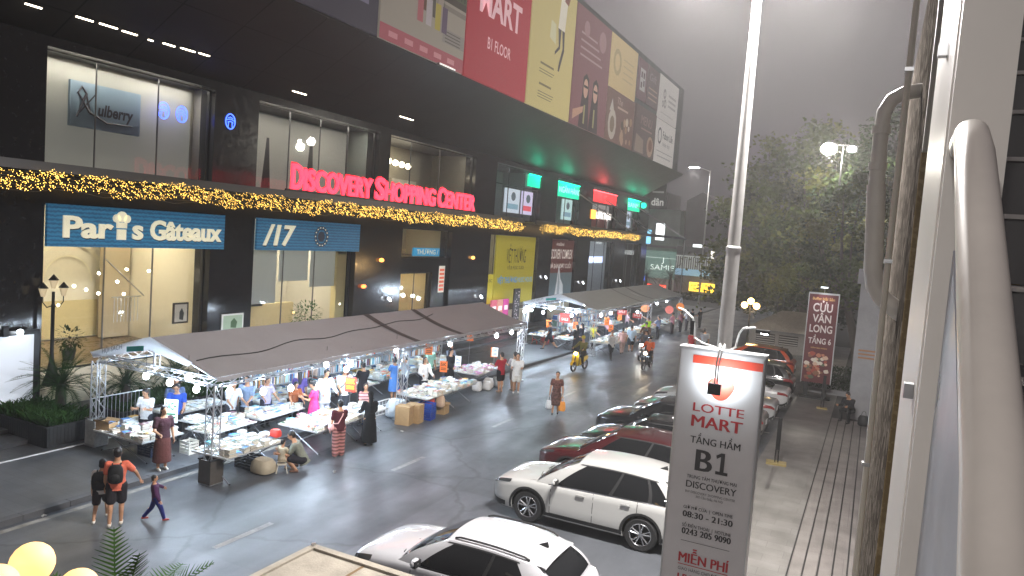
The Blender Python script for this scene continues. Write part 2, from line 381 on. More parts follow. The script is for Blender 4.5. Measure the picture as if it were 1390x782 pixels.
# rooms behind the bays
def wallmat(h, r=.8): return mat('wall_'+h, '#'+h, r, var=.04)
def glow(name, col, s): 
    m = mat(name, col, .6, emit=s, ecol=col if not isinstance(col, str) else srgb(col)); return m
WARM = (1., .83, .55); NEUT = (1., .94, .82); COOL = (.82, .92, 1.)
def backlit0(h, s): return mat('frosted_%s' % h, '#'+h, .6, emit=s, ecol=srgb(h))
def bay(y0, y1, z0, z1, wall, lcol, lstr, depth=4.5, mull=(), transom=None, nlight=2, pname='window', glass=None, fr=DARK, floor='6b5a45'):
    b = MB(); w = wallmat(wall); x1 = XF-.12; x0 = XF-depth
    b.quad((x0, y0-.2, z0), (x0, y1+.2, z0), (x0, y1+.2, z1+.1), (x0, y0-.2, z1+.1), w)
    b.quad((x0, y0-.2, z0), (x1-.3, y0-.2, z0), (x1-.3, y0-.2, z1+.1), (x0, y0-.2, z1+.1), w)
    b.quad((x0, y1+.2, z0), (x1-.3, y1+.2, z0), (x1-.3, y1+.2, z1+.1), (x0, y1+.2, z1+.1), w)
    b.quad((x0, y0-.2, z1+.1), (x1-.3, y0-.2, z1+.1), (x1-.3, y1+.2, z1+.1), (x0, y1+.2, z1+.1), wallmat('d8d4c8'))
    b.quad((x0, y0-.2, z0+.01), (x1-.3, y0-.2, z0+.01), (x1-.3, y1+.2, z0+.01), (x0, y1+.2, z0+.01), mat('floor_'+floor, '#'+floor, .3, var=.15))
    rm = put(b.build('room', fix=False))
    lm = glow('room_lamp_%.2f_%.2f_%.1f' % (lcol[1], lcol[2], lstr), lcol, lstr)
    for i in range(nlight):
        c = MB(); yc = y0+(y1-y0)*(i+.5)/nlight; xc = x0+(depth*.5) if z0 < 7 else XF-.36
        (c.box((xc-.6, yc-.16, z1+.03), (xc+.6, yc+.16, z1+.07), lm) if z0 < 7 else c.box((xc-.05, yc-(y1-y0)/nlight*.45, z1+.04), (xc+.05, yc+(y1-y0)/nlight*.45, z1+.08), lm)); o = c.build('ceiling_light', parent=rm)
    b = MB(); t = .05
    b.box((XF-.14, y0, z0), (XF-.02, y0+t, z1), fr); b.box((XF-.14, y1-t, z0), (XF-.02, y1, z1), fr)
    b.box((XF-.14, y0+t, z1-t), (XF-.02, y1-t, z1), fr); b.box((XF-.14, y0+t, z0), (XF-.02, y1-t, z0+t), fr)
    for y in mull: b.box((XF-.11, y-.011, z0+t), (XF-.05, y+.011, z1-t), MULL)
    if transom: b.box((XF-.125, y0+t, transom-.03), (XF-.035, y1-t, transom+.03), fr)
    win = put(b.build(pname))
    g = MB(); g.quad((XF-.08, y0+t, z0+t), (XF-.08, y1-t, z0+t), (XF-.08, y1-t, z1-t), (XF-.08, y0+t, z1-t), glass or GLASS); g.build('pane', parent=win, fix=False)
    win['room'] = rm.name
    return rm
# lower storey
rA = bay(13.3, 19.3, 1.45, 6.5, 'e8e0c6', (1., .9, .70), 27.71, 5.0, (15.45, 17.2), None, 3)
rB = bay(21.4, 27.7, 1.45, 6.5, 'd9d4c2', NEUT, 44.24, 4.0, (23.4, 25.3), None, 3)
rC = bay(31.4, 36.3, 4.95, 6.5, 'd8cdb0', WARM, 9.75, 3.0, (), None, 1)
rC2 = bay(31.7, 34.7, 1.45, 4.15, 'd8cba4', WARM, 16.38, 3.0, (33.2,), None, 1, 'glass_door')
rD = bay(41.0, 48.4, 1.45, 6.5, 'd0cbb8', NEUT, 9.75, 3.5, (42.2,), None, 2)
rE = bay(50.8, 55.8, 1.45, 6.5, 'b0a898', NEUT, 2.40, 3.0, (), None, 1)
rF = bay(58.9, 65.4, 1.45, 6.5, 'cfd2d4', COOL, 9.80, 3.5, (61.0, 63.5), None, 2)
rG = bay(68.6, 74.0, 1.45, 6.5, '3a3a3c', COOL, .6, 3.0, (70.5, 72.3), None, 1)
b = MB(); b.box((XF-.3, 31.4, 4.15), (XF+.1, 36.3, 4.95), GRAN); b.box((XF-.3, 34.7, 1.45), (XF+.1, 36.3, 4.15), GRAN); b.box((XF-.3, 31.4, 1.45), (XF+.1, 31.7, 4.15), GRAN); put(b.build('portal'))
# upper storey
rU = bay(13.3, 19.3, 7.5, 10.95, '9d9a8e', NEUT, 59.77, 1.1, (15.0, 17.2), None, 2)
rV = bay(21.4, 29.1, 7.5, 10.95, 'a3aaa5', NEUT, 49.92, 2.2, (23.4, 25.25, 27.1), None, 2)
rW = bay(30.0, 38.6, 7.5, 10.95, 'a7a292', NEUT, 26.52, 3.0, (32.2, 35.0), None, 2)
rX = bay(41.3, 48.2, 7.5, 10.95, '8f9490', COOL, 16.20, 3.0, (43.6, 46.0), 9.75, 2)
rY = bay(51.2, 55.9, 7.5, 10.95, '8fa096', COOL, 16.20, 3.0, (53.5,), 9.75, 1)
rZ = bay(58.9, 65.4, 7.5, 10.95, 'a5a5a5', COOL, 9.00, 2.5, (61., 63.2), 9.75, 2)
rQ = bay(68.5, 72.9, 7.5, 10.95, '9aa89f', COOL, 10.24, 3.0, (70.7,), 9.75, 1)
# bakery interior: arch on the back wall, stair rail, panels
b = MB(); xw = XF-4.96; WH = wallmat('cabf90'); TR = wallmat('f0e8c8')
for r1, r2, dx in ((1.35, 1.5, .06), (.9, .96, .05)):
    vs = []
    for i in range(25):
        t = math.pi*i/24
        for r in (r1, r2): vs.append((xw+dx, 17.4+r*math.cos(t), 3.6+r*math.sin(t)*1.05))
    b.add(vs, [(2*i, 2*i+1, 2*i+3, 2*i+2) for i in range(24)], TR)
b.box((xw, 15.95, 1.5), (xw+.05, 16.05, 3.6), TR); b.box((xw, 18.75, 1.5), (xw+.05, 18.85, 3.6), TR)
for y in (13.6, 14.3, 15.0, 19.2): b.box((xw, y-.03, 1.5), (xw+.05, y+.03, 6.4), TR)
b.box((xw, 14.15, 2.4), (xw+.06, 15.4, 5.3), wallmat('8d8a80')); b.box((xw+.5, 18.35, 1.5), (xw+.8, 19.4, 6.4), wallmat('b9ab8e'))
b.box((xw, 16.2, 1.5), (xw+.04, 18.6, 2.9), wallmat('d6c48e'))
for k in range(9): b.cyl((xw+1.2, 14.3+k*.16, 1.5+k*.12), (xw+1.2, 14.3+k*.16, 2.4+k*.12), .012, mt=STEEL)
b.tube([(xw+1.2, 14.2, 2.35), (xw+1.2, 15.7, 3.5)], .025, mt=STEEL)
for k in range(8): b.cyl((xw+1.6, 18.2+k*.14, 2.2), (xw+1.6, 18.2+k*.14, 3.15), .012, mt=STEEL)
b.tube([(xw+1.6, 18.1, 3.15), (xw+1.6, 19.3, 3.15)], .025, mt=STEEL); b.tube([(xw+1.9, 17.6, 4.6), (xw+1.9, 19.2, 3.2)], .025, mt=STEEL)
o = b.build('mural', fix=False); o.parent = rA
rr = random.Random(6)
for k in range(11):
    b = MB(); y = 14.6+k*.42; z = 4.0+rr.uniform(-.9, .5); b.ball((XF-2.6+rr.uniform(-.8, .8), y, z), .055, 8, glow('cafe_bulb', (1., .9, .7), 9.)); o = b.build('cafe_lamp', fix=False); o.parent = rA
# roller blinds in the second bay
b = MB(); BL = translucent('roller_blind', (.62, .66, .68), .55, .04)
for y0, y1, z in ((21.5, 23.3, 3.0), (23.45, 25.2, 3.9), (25.35, 27.0, 3.6)): b.box((XF-.35, y0, z), (XF-.33, y1, 6.4), BL)
o = b.build('roller_blind', fix=False); o.parent = rB
b = MB(); b.box((XF-.5, 27.0, 1.45), (XF-.2, 27.65, 6.45), wallmat('e5d49a')); b.box((XF-3, 21.4, 1.45), (XF-2.7, 27.0, 2.6), wallmat('c9b98f')); b.box((XF-2.5, 23.6, 2.6), (XF-2.2, 24.5, 3.5), DARK)
o = b.build('counter'); o.parent = rB
for rm, x, y0, y1 in ((rU, XF-.9, 13.4, 19.2), (rV, XF-1.7, 21.5, 29.0)):
    b = MB(); b.box((x-.02, y0, 7.55), (x, y1, 10.85), backlit0('8f8f86', .22)); o = b.build('frosted_panel', fix=False); o.parent = rm
# curtains / partitions upstairs
b = MB(); 
for y, z in ((23.0, 9.8), (25.6, 10.2)):
    b.quad((XF-.9, y-.25, 7.5), (XF-.9, y+.3, 7.5), (XF-.9, y+.12, z), (XF-.9, y-.02, z), mat('dark_curtain', (.05, .05, .055), .8))
o = b.build('curtain', fix=False); o.parent = rV
b = MB(); b.box((XF-2.8, 34.2, 7.5), (XF-2.6, 36.6, 9.2), wallmat('d8d4c8')); b.box((XF-2.6, 34.7, 7.5), (XF-2.5, 35.9, 8.8), DARK)
for k in range(6): b.ball((XF-2.2, 32.0+k*.62, 10.1-.03*k), .17, 8, glow('pendant_glow', (1., .88, .62), 5.))
o = b.build('pendant_row'); o.parent = rW
# glass canopies over the entrance storey, with hanger rods
CAN = mat('canopy_panel', (.02, .02, .022), .25, var=.3)
for (y0, y1, xe) in ((4., 38.0, -18.15), (40.2, 79.0, -18.4)):
    b = MB(); b.box((XF+.1, y0, 7.36), (xe, y1, 7.44), CAN); b.box((xe, y0, 7.28), (xe+.08, y1, 7.5), mat('canopy_edge', (.09, .09, .095), .4, metal=.6)); put(b.build('canopy'))
for y in (60., 66.5, 78.7):
    b = MB(); b.tube([(XF+.1, min(y, 75.9)-4.2, 10.2), (-18.5, y, 7.5)], .05, mt=STEEL); put(b.build('hanger_rod'))
b = MB(); b.cyl((-18.45, 78.8, .0), (-18.45, 78.8, 7.3), .05, mt=STEEL); put(b.build('canopy_post'))
# glowing strips that stand in for light reflections on the soffit
SREFL = glow('glow_strip', (1., .86, .66), 6.)  # glow of the imitated soffit reflections, no lamps here
sl = [((-21.2,12.28),(-21.13,12.75)),((-21.11,13.65),(-21.10,14.2)),((-21.1,14.36),(-21.11,14.97)),((-21.12,15.1),(-21.11,15.64)),((-21.15,16.04),(-21.16,16.21)),((-21.12,16.52),(-21.08,16.99)),((-21.09,17.17),(-21.08,17.78)),((-21.07,17.9),(-21.1,18.37)),((-22.1,12.74),(-22.1,13.14)),((-21.5,22.8),(-21.48,23.63)),((-21.18,29.7),(-21.13,30.9))]
for i, (p, q) in enumerate(sl):
    b = MB(); za = 11+(p[0]+22.6)*2.72/4.55-.03
    b.cbox(((p[0]+q[0])/2, (p[1]+q[1])/2, za), (.05, abs(q[1]-p[1])*.92, .03), SREFL); b.cbox(((p[0]+q[0])/2, (p[1]+q[1])/2, za+.03), (.1, abs(q[1]-p[1]), .03), DARK)
    put(b.build('reflection_strip'))
# steps and plinth edge before the plinth
STG = mat('dark_step_stone', (.045, .044, .046), .4, var=.2, vscale=2)
for i, (xa, xb) in enumerate(((-19.6, -18.62), (-20.5, -19.6), (-21.99, -20.5))):
    b = MB(); b.box((xa, -10, -.05), (xb-.002, 76, .14+.11*i), STG); structure(b.build('step'))
b = MB(); b.box((-18.64, -10, .125), (-18.58, 13.4, .145), mat('white_cable_cover', (.6, .6, .6), .6)); structure(b.build('kerb_strip'))

# ================================================================== signs and billboards on the building
def self_glow(h, s=.35, rough=.5, var=.0):  # surface emits its own colour, on lit signs and plain prints alike
    return mat('self_glow_%s_%.2f' % (h, s), '#'+h, rough, emit=s, ecol=srgb(h), var=var)
R_, U_ = (0, 1, 0), (0, 0, 1)
def board(name, label, x, y0, y1, z0, z1, m, cat='sign', part='board', d=.1, group=None):
    t = thing(name, label, cat, (x, (y0+y1)/2, z0), 0, group); yc = (y1-y0)/2
    b = MB(); b.box((-d, -yc, 0), (0, yc, z1-z0), m); b.build(part, parent=t)
    return t, yc, z1-z0
def wavy(name, h1, h2, s):
    m = mat(name, '#'+h1, .5); n = m.node_tree.nodes; L = m.node_tree.links; bs = n['Principled BSDF']
    t = n.new('ShaderNodeTexCoord'); w = n.new('ShaderNodeTexWave'); w.bands_direction = 'Z'; w.inputs['Scale'].default_value = 2.6; w.inputs['Distortion'].default_value = 2.; w.inputs['Detail'].default_value = 0; w.inputs['Detail Scale'].default_value = 4.
    L.new(t.outputs['Object'], w.inputs['Vector']); c = n.new('ShaderNodeMixRGB'); c.inputs[1].default_value = (*srgb(h1), 1); c.inputs[2].default_value = (*srgb(h2), 1)
    L.new(w.outputs['Fac'], c.inputs[0]); L.new(c.outputs[0], bs.inputs['Base Color']); L.new(c.outputs[0], bs.inputs['Emission Color']); bs.inputs['Emission Strength'].default_value = s
    return m
BLUE = wavy('blue_wave_panel', '2f7ca8', '1d5880', .16)
LETW = self_glow('dcd6bc', .34); LETS = mat('letter_shadow', (.01, .02, .03), .5)
# bakery
t, yc, h = board('shop_sign', 'blue wavy bakery sign with big cream letters above the yellow-lit window', XF+.42, 13.3, 19.8, 5.25, 6.5, BLUE)
b = MB(); s = MB()
for (wd, ya, ww) in (('Par', -2.82, 1.6), ('s', -.55, .38), ('Gâteaux', .1, 2.95)):
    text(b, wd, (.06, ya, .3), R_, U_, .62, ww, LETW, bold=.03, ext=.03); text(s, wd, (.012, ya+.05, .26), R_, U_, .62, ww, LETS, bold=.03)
b.box((.02, -1.08, .25), (.08, -.78, .58), LETW); b.box((.02, -1.1, .62), (.08, -.76, .8), LETW)
for dy, dz, r in ((-.93, .98, .17), (-1.1, .92, .13), (-.76, .92, .13)):
    b.cyl((.02, dy, dz), (.08, dy, dz), r, n=14, mt=LETW)
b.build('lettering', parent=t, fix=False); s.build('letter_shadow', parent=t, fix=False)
# number 17 sign
t, yc, h = board('shop_sign', 'blue wavy sign reading /17 with a round dark emblem', XF+.42, 21.4, 27.75, 5.25, 6.5, BLUE)
b = MB(); s = MB()
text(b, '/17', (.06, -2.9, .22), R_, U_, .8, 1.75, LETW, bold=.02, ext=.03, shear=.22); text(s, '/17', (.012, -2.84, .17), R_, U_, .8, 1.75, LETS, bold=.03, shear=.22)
EM = mat('emblem_navy', (.01, .03, .08), .4)
for r1, r2, x in ((.40, .45, .03), (.3, .36, .03), (0.0, .22, .02)):
    vs = []
    for i in range(28):
        a = 2*math.pi*i/28
        for r in (r1, r2): vs.append((x, .5+r*math.cos(a), .62+r*math.sin(a)))
    s.add(vs, [(2*i, 2*i+1, (2*i+3) % 56, (2*i+2) % 56) for i in range(28)], EM)
for i in range(14):
    a = 2*math.pi*i/14; s.cbox((.03, .5+.385*math.cos(a), .62+.385*math.sin(a)), (.02, .05, .05), LETW)
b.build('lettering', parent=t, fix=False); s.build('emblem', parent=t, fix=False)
# upstairs panel with a dark script name
t, yc, h = board('panel_sign', 'pale blue grey panel with a dark script name behind the upper left window', XF-.75, 14.62, 17.05, 8.95, 10.35, mat('panel_bluegrey', '#7f95a5', .6))
b = MB(); INK = mat('ink', (.02, .02, .03), .5)
text(b, 'X', (.012, -.95, .42), R_, U_, .72, .6, INK, bold=-.01, shear=.4); text(b, 'ulberry', (.012, -.3, .45), R_, U_, .36, 1.25, INK, bold=.03, shear=.15)
pts = [(.012, -1.0, .3), (.012, -.7, 1.05), (.012, -.85, 1.25), (.012, -.98, 1.05), (.012, -.6, .5), (.012, 0, .25), (.012, .9, .28)]
b.tube(pts, [.03, .04, .03, .03, .04, .035, .015], 5, INK); b.build('lettering', parent=t, fix=False)
# reflected blue emblems, built as glowing ring tubes
BLUEREFL = glow('blue_reflection', (.05, .12, 1.), 2.5)
for i, (y, l) in enumerate(((17.75, 'glowing blue ring built for a reflection just right of the script panel'), (18.5, 'glowing blue ring built for a reflection at the right edge of the upper left window'), (20.0, 'glowing blue ring built for a reflection on the black column between two upper windows'))):
    z = 9.95; x = XF-.5 if i < 2 else XF+.25
    b = MB(); r = .27
    b.tube([(0, r*.8*math.cos(2*math.pi*k/24), r*math.sin(2*math.pi*k/24)) for k in range(25)], .022, 6, BLUEREFL)
    for dz, w in ((.13, .12), (.06, .17), (-.02, .13)): b.tube([(0, -w, dz-.02), (0, 0, dz+.03), (0, w, dz-.02)], .018, 5, BLUEREFL)
    b.tube([(0, -.08, -.02), (0, -.1, -.22)], .016, 5, BLUEREFL); b.tube([(0, .08, -.02), (0, .1, -.22)], .016, 5, BLUEREFL)
    o = b.build('ring_reflection'); o.location = (x, y, z); tag(o, l, 'neon sign')
# the long red letters over the canopy
t = thing('letter_sign', 'glowing red capital letters standing on the entrance canopy', 'sign', (-18.1, 25.8, 7.5))
RED = glow('red_led', (1., .04, .08), 1.5); 
b = MB(); e = MB(); RIM = glow('red_led_edge', (1., .02, .04), .55)
y = 19.4
for wd, ye in (('DISCOVERY', 23.9), ('SHOPPING', 28.55), ('CENTER', 32.2)):
    y0 = {'DISCOVERY': 19.4, 'SHOPPING': 24.1, 'CENTER': 28.8}[wd]
    cw = (ye-y0)
    first = cw/(len(wd)+.4)*1.15
    text(b, wd[0], (0, y0-25.8, .1), R_, U_, .84, first, RED, bold=.022, ext=.04); text(b, wd[1:], (0, y0-25.8+first+.06, .1), R_, U_, .72, cw-first-.06, RED, bold=.022, ext=.04)
    text(e, wd[0], (-.05, y0-25.8-.02, .08), R_, U_, .88, first+.05, RIM, bold=.05); text(e, wd[1:], (-.05, y0-25.8+first+.05, .08), R_, U_, .76, cw-first-.04, RIM, bold=.05)
b.build('lettering', parent=t, fix=False); e.build('letter_edge', parent=t, fix=False)
b = MB(); b.box((-.1, -6.6, .0), (-.04, 6.6, .07), DARK)
for k in range(12): b.cyl((-.07, -6.4+k*1.16, .05), (-.6, -6.4+k*1.16, -.05), .025, mt=DARK)
b.build('support_rail', parent=t)
# fairy light curtains along the canopy edges
LED = glow('amber_led', (1., .58, .11), 4.5); LED.cycles.emission_sampling = 'NONE'
def garland(y0, y1, x, n, label, dens):
    t = thing('fairy_light_curtain', label, 'fairy lights', (x, (y0+y1)/2, 7.2))
    w = MB(); b = MB(); yc = (y0+y1)/2; rr = random.Random(5)
    for k in range(5):
        w.tube([(rr.uniform(-.05, .25), y0-yc+(y1-y0)*i/60, -.03-.09*k+.06*math.sin(i*1.7+k)) for i in range(61)], .006, 4, mat('light_wire', (.05, .035, .02), .6), False)
    w.build('wire', parent=t, fix=False)
    def led(xx, y, z, r): b.add([(xx+r, y, z), (xx-r, y, z), (xx, y+r, z), (xx, y-r, z), (xx, y, z+r), (xx, y, z-r)], [(0,2,4),(2,1,4),(1,3,4),(3,0,4),(2,0,5),(1,2,5),(3,1,5),(0,3,5)], LED)
    k = 0
    while k < n:                                       # loose drops hanging from the swagged wires
        y = rr.uniform(y0, y1)-yc; sag = .07*math.sin(y*1.9)+.05*math.sin(y*5.1)+.04*math.sin(y*.7); dl = rr.choice((1, 1, 1, 2, 2, 3)); z = .05+sag*.7-.095*rr.randint(0, 4)+rr.gauss(0, .022); xx = rr.uniform(-.12, .28)
        for q in range(dl): led(xx+rr.uniform(-.012, .012), y+q*.04+rr.uniform(-.02, .02), z-q*.03+rr.uniform(-.012, .012), rr.uniform(.0055, .0125)); k += 1
    o = b.build('led_bulb', parent=t, fix=False); o['kind'] = 'stuff'
garland(4.0, 37.4, -18.0, 5800, 'long curtain of amber fairy lights along the near entrance canopy', 1)
garland(40.7, 61.0, -18.2, 2600, 'shorter curtain of amber fairy lights along the far entrance canopy', 1)

# billboards on the upper block
def bill(label, y0, y1, z0, z1, h, s=.16):
    return board('billboard', label, -17.95, y0+.04, y1-.04, z0, z1, self_glow(h, s, .55, .06), 'billboard', 'panel')  # printed banners; the glow in their colour stands in for floodlighting
BK = lambda h, s=.16: self_glow(h, s, .55)
def strip(b, x, y0, y1, z0, z1, m): b.quad((x, y0, z0), (x, y1, z0), (x, y1, z1), (x, y0, z1), m)
def polyg(b, x, pts, m): b.add([(x, p[0], p[1]) for p in pts], [tuple(range(len(pts)))], m)
def figure(b, x, y, z, h, top, leg, skin='c99a80', hair='2a201c'):
    polyg(b, x, [(y-.11*h, z), (y-.02*h, z), (y, z+.45*h), (y+.02*h, z), (y+.1*h, z), (y+.1*h, z+.5*h), (y-.1*h, z+.5*h)], BK(leg))
    polyg(b, x+.002, [(y-.12*h, z+.47*h), (y+.12*h, z+.47*h), (y+.15*h, z+.8*h), (y-.15*h, z+.8*h)], BK(top))
    polyg(b, x+.004, [(y+.075*h*math.cos(a*.785), z+.89*h+.09*h*math.sin(a*.785)) for a in range(8)], BK(skin)); polyg(b, x+.006, [(y+.085*h*math.cos(a*.785), z+.94*h+.06*h*math.sin(a*.785)) for a in range(5)], BK(hair))
t, yc, h = bill('grey billboard with a pale rounded panel, leftmost of the row', 14.5, 23.45, 13.75, 21.1, '56525f', .10)
b = MB(); strip(b, .004, -yc+.5, yc-.6, 1.0, h-.5, BK('8d87a0', .12))
for k in range(3): strip(b, .006, yc-2.6+k*.75, yc-2.0+k*.75, 1.3, 2.6, BK('4a4658', .1))
b.build('panel_art', parent=t, fix=False)
t, yc, h = bill('billboard of a sunny street with suitcases beside walking people', 23.5, 29.95, 13.75, 21.1, 'a59c90', .17)
b = MB(); strip(b, .004, -yc, yc, 0, .62, BK('b4606a')); strip(b, .006, -yc, yc, 2.75, 3.05, BK('585048', .1)); strip(b, .004, .9, yc, 3.05, h, BK('626850', .1)); strip(b, .004, -yc, -.6, 3.05, h, BK('a4987e'))
strip(b, .007, 1.0, yc, 2.4, 2.62, BK('8a8278')); strip(b, .005, 1.3, yc, 1.0, 1.6, BK('97908a'))
for k in range(4): strip(b, .008, 1.5, 2.8, 1.05+k*.14, 1.1+k*.14, BK('6c6660', .1))
for k in range(5): strip(b, .008, -2.6+k*1.1, -2.0+k*1.1, .2, .42, BK('d4949c'))
figure(b, .01, -.35, 1.9, 2.6, '8f4838', '6b4a3a'); figure(b, .02, .35, 1.8, 2.5, 'd8d4cc', '5a544e'); figure(b, .03, .95, 2.0, 2.3, 'b5a79a', 'a89a90')
for yy, c in ((-.75, 'b46a70'), (-.1, 'bcb2b4'), (.6, 'b8a852'), (1.15, '6a5a6e')): strip(b, .034, yy, yy+.42, 1.35, 2.45, BK(c)); strip(b, .036, yy+.1, yy+.13, 2.45, 2.95, BK('3a3634'))
for k in range(5): strip(b, .03, 1.8+k*.28, 1.88+k*.28, 3.1, 4.3, BK('40443a', .1))
b.build('picture', parent=t, fix=False)
t, yc, h = bill('red supermarket billboard with pale capital letters', 30.0, 36.7, 13.75, 21.1, 'a8303c', .22)
b = MB(); PK = BK('e0b8be', .25)
text(b, 'LOTTE', (.012, 0, 5.1), R_, U_, 1.15, 4.6, BK('c98a96', .22), 'c', bold=.0); text(b, 'MART', (.012, 0, 3.3), R_, U_, 1.35, 4.5, PK, 'c', bold=.03); text(b, 'B1 FLOOR', (.012, 0, 1.75), R_, U_, .55, 2.5, PK, 'c', bold=.01); b.build('lettering', parent=t, fix=False)
t, yc, h = bill('pale yellow billboard with a leaping person in dark trousers', 36.75, 43.05, 13.75, 21.1, 'b9ab72', .24)
b = MB(); polyg(b, .01, [(.5, 5.2), (1.1, 5.1), (1.35, 4.0), (.95, 3.1), (.85, 2.6), (1.05, 2.6), (1.6, 3.9), (1.5, 5.1)], BK('4a4546', .1)); polyg(b, .012, [(.5, 5.1), (.75, 4.0), (.25, 3.6), (.25, 3.4), (.95, 3.9), (1., 5.1)], BK('4a4546', .1)); polyg(b, .014, [(.5, 5.0), (1.5, 5.0), (1.7, 6.9), (.7, 6.9)], BK('d5cfc0', .2)); polyg(b, .016, [(1.2, 6.7), (1.8, 6.6), (2.1, 7.3), (1.4, 7.34)], BK('8a5a48', .14)); polyg(b, .012, [(-.6, 4.2), (.3, 4.0), (.2, 5.1), (-.5, 5.2)], BK('c4c09e', .2))
for z, y0, y1 in ((2.5, -1.6, .3), (2.2, -1.7, .4), (2.05, -1.7, .2), (1.35, -1.6, .1), (.95, -1.7, .5), (.8, -1.7, .4), (.65, -1.7, .2)): strip(b, .01, y0, y1, z, z+(.12 if z in (2.5, 1.35) else .05), BK('7a7050', .12))
b.build('picture', parent=t, fix=False)
t, yc, h = bill('dusky red billboard of two people in dark glasses holding drinks', 43.1, 49.7, 13.75, 21.1, '7d5157', .16)
b = MB(); 
for y, s in ((-.9, 1), (.9, 1.05)):
    polyg(b, .01, [(y-.9, 0), (y+.9, 0), (y+.6, 2.0), (y-.6, 2.0)], BK('463a3c', .1)); polyg(b, .014, [(y+.42*math.cos(a*.5236), 2.55+.62*math.sin(a*.5236)) for a in range(12)], BK('c09a88', .16)); polyg(b, .012, [(y-.6, 1.9), (y+.6, 1.9), (y+.5, 3.2), (y, 3.5), (y-.5, 3.2)], BK('342a2c', .1)); strip(b, .018, y-.36, y+.36, 2.58, 2.74, BK('1e1a1c', .08)); strip(b, .02, y-.15, y+.1, .3, 1.5, BK('9a9468', .16))
polyg(b, .022, [(-2.9, .3), (-1.2, 1.0), (-1.1, 1.4), (-2.9, .9)], BK('b58a74', .16))
for k in range(4): strip(b, .01, -2.3, 1.8-.4*k, 4.4+k*.45, 4.52+k*.45, BK('a88a8c', .16))
for yy, z, r in ((-1.4, 6.2, .5), (1.6, 6.1, .7)): polyg(b, .012, [(yy+r*math.cos(a*.5236), z+r*math.sin(a*.5236)) for a in range(12)], BK('9a7478', .16))
b.build('picture', parent=t, fix=False)
t, yc, h = bill('plain pale gold billboard in the upper half of the row', 49.75, 56.0, 17.45, 21.1, 'b8a272', .24)
b = MB(); polyg(b, .01, [(-1.6+.9*math.cos(a*.5236), 1.9+.95*math.sin(a*.5236)) for a in range(12)], BK('a08c5e', .2)); polyg(b, .012, [(-1.6+.55*math.cos(a*.5236), 1.9+.6*math.sin(a*.5236)) for a in range(12)], BK('b8a272', .24))
for k in range(4): strip(b, .01, -.2, 2.2, 1.0+k*.45, 1.1+k*.45, BK('a8946a', .22))
b.build('picture', parent=t, fix=False)
t, yc, h = bill('brown food billboard with a steep pile of round dishes', 49.75, 56.2, 13.75, 17.4, '6e5048', .16)
b = MB(); rr = random.Random(3)
for i in range(14):
    y, z, r = rr.uniform(-.4, 2.9), rr.uniform(.3, 2.0), rr.uniform(.2, .38); polyg(b, .01+i*.0008, [(y+r*math.cos(a*.6283), z+r*math.sin(a*.6283)) for a in range(10)], BK(rr.choice(['c0b0a0', '9a7a5c', '4a382e', 'a88a70']), .16))
polyg(b, .03, [(-1.9+.9*math.cos(a*.5236), 1.2+1.1*math.sin(a*.5236)) for a in range(12)], BK('b4aaa0', .18)); polyg(b, .032, [(-1.9+.5*math.cos(a*.5236), 1.2+.6*math.sin(a*.5236)) for a in range(12)], BK('7c6a58', .14)); polyg(b, .01, [(-2.6, 2.1), (-1.6, 2.1), (-2.1, 3.0)], BK('b0a8a0', .18))
strip(b, .02, -.9, 1.6, 2.5, 2.65, BK('b09484', .16)); text(b, 'The', (.02, -1.0, 2.8), R_, U_, .5, 1.2, BK('b09484', .16), shear=.3); b.build('picture', parent=t, fix=False)
t, yc, h = bill('small dark maroon billboard with a pale square emblem', 56.4, 58.8, 17.9, 21.0, '6a4a50', .14)
b = MB(); strip(b, .01, -.7, .7, .7, 2.4, BK('a8a0a0', .16)); 
for y0, z0 in ((-.5, 1.7), (.1, 1.7), (-.5, .9), (.15, 1.1)): strip(b, .012, y0, y0+.4, z0, z0+.45, BK('5a4248', .12))
b.build('picture', parent=t, fix=False)
t, yc, h = bill('narrow dim billboard with faint script beside the maroon one', 58.9, 62.5, 17.9, 21.0, '5e484a', .14)
b = MB(); text(b, 'Gift', (.01, -1.2, 2.0), R_, U_, .6, 2.0, BK('8a7476', .15), shear=.2)
for k in range(3): strip(b, .01, -1.3, 1.2, .5+k*.4, .62+k*.4, BK('9a7c6a', .15))
b.build('picture', parent=t, fix=False)
t, yc, h = bill('dark food billboard with a bowl beside the pile of dishes', 56.4, 62.5, 13.75, 17.5, '5c4a48', .15)
b = MB(); polyg(b, .01, [(1.6+.95*math.cos(a*.5236), .9+.85*math.sin(a*.5236)) for a in range(12)], BK('a88a74', .16)); polyg(b, .012, [(1.7+.55*math.cos(a*.5236), 1.0+.5*math.sin(a*.5236)) for a in range(12)], BK('7c5244', .14)); polyg(b, .01, [(-2.6, .1), (-.2, .1), (-.4, 1.2), (-2.4, 1.5)], BK('8e7a6c', .16)); text(b, 'MENU', (.01, -1.4, 2.4), R_, U_, .7, 3.2, BK('94746a', .16), shear=.1); strip(b, .01, -1.2, 1.9, 2.0, 2.12, BK('94746a', .16)); b.build('picture', parent=t, fix=False)
t, yc, h = bill('white upper billboard at the far end of the row', 62.6, 69.1, 17.5, 21.1, 'aaa5a0', .3)
b = MB(); 
for y, z, r in ((-1.5, 2.2, .45), (-1.2, 1.4, .4), (-1.9, 1.3, .3)): polyg(b, .01, [(y+r*math.cos(a*.6283), z+r*math.sin(a*.6283)) for a in range(10)], BK('77706c', .16)); polyg(b, .012, [(y+r*.5*math.cos(a*.6283), z+r*.5*math.sin(a*.6283)) for a in range(10)], BK('aaa5a0', .3))
for k in range(3): strip(b, .01, -.2, 2.4, 1.3+k*.45, 1.5+k*.45, BK('8e8884', .2))
strip(b, .01, -2.4, 1.8, .5, .56, BK('8e8884', .2)); b.build('picture', parent=t, fix=False)
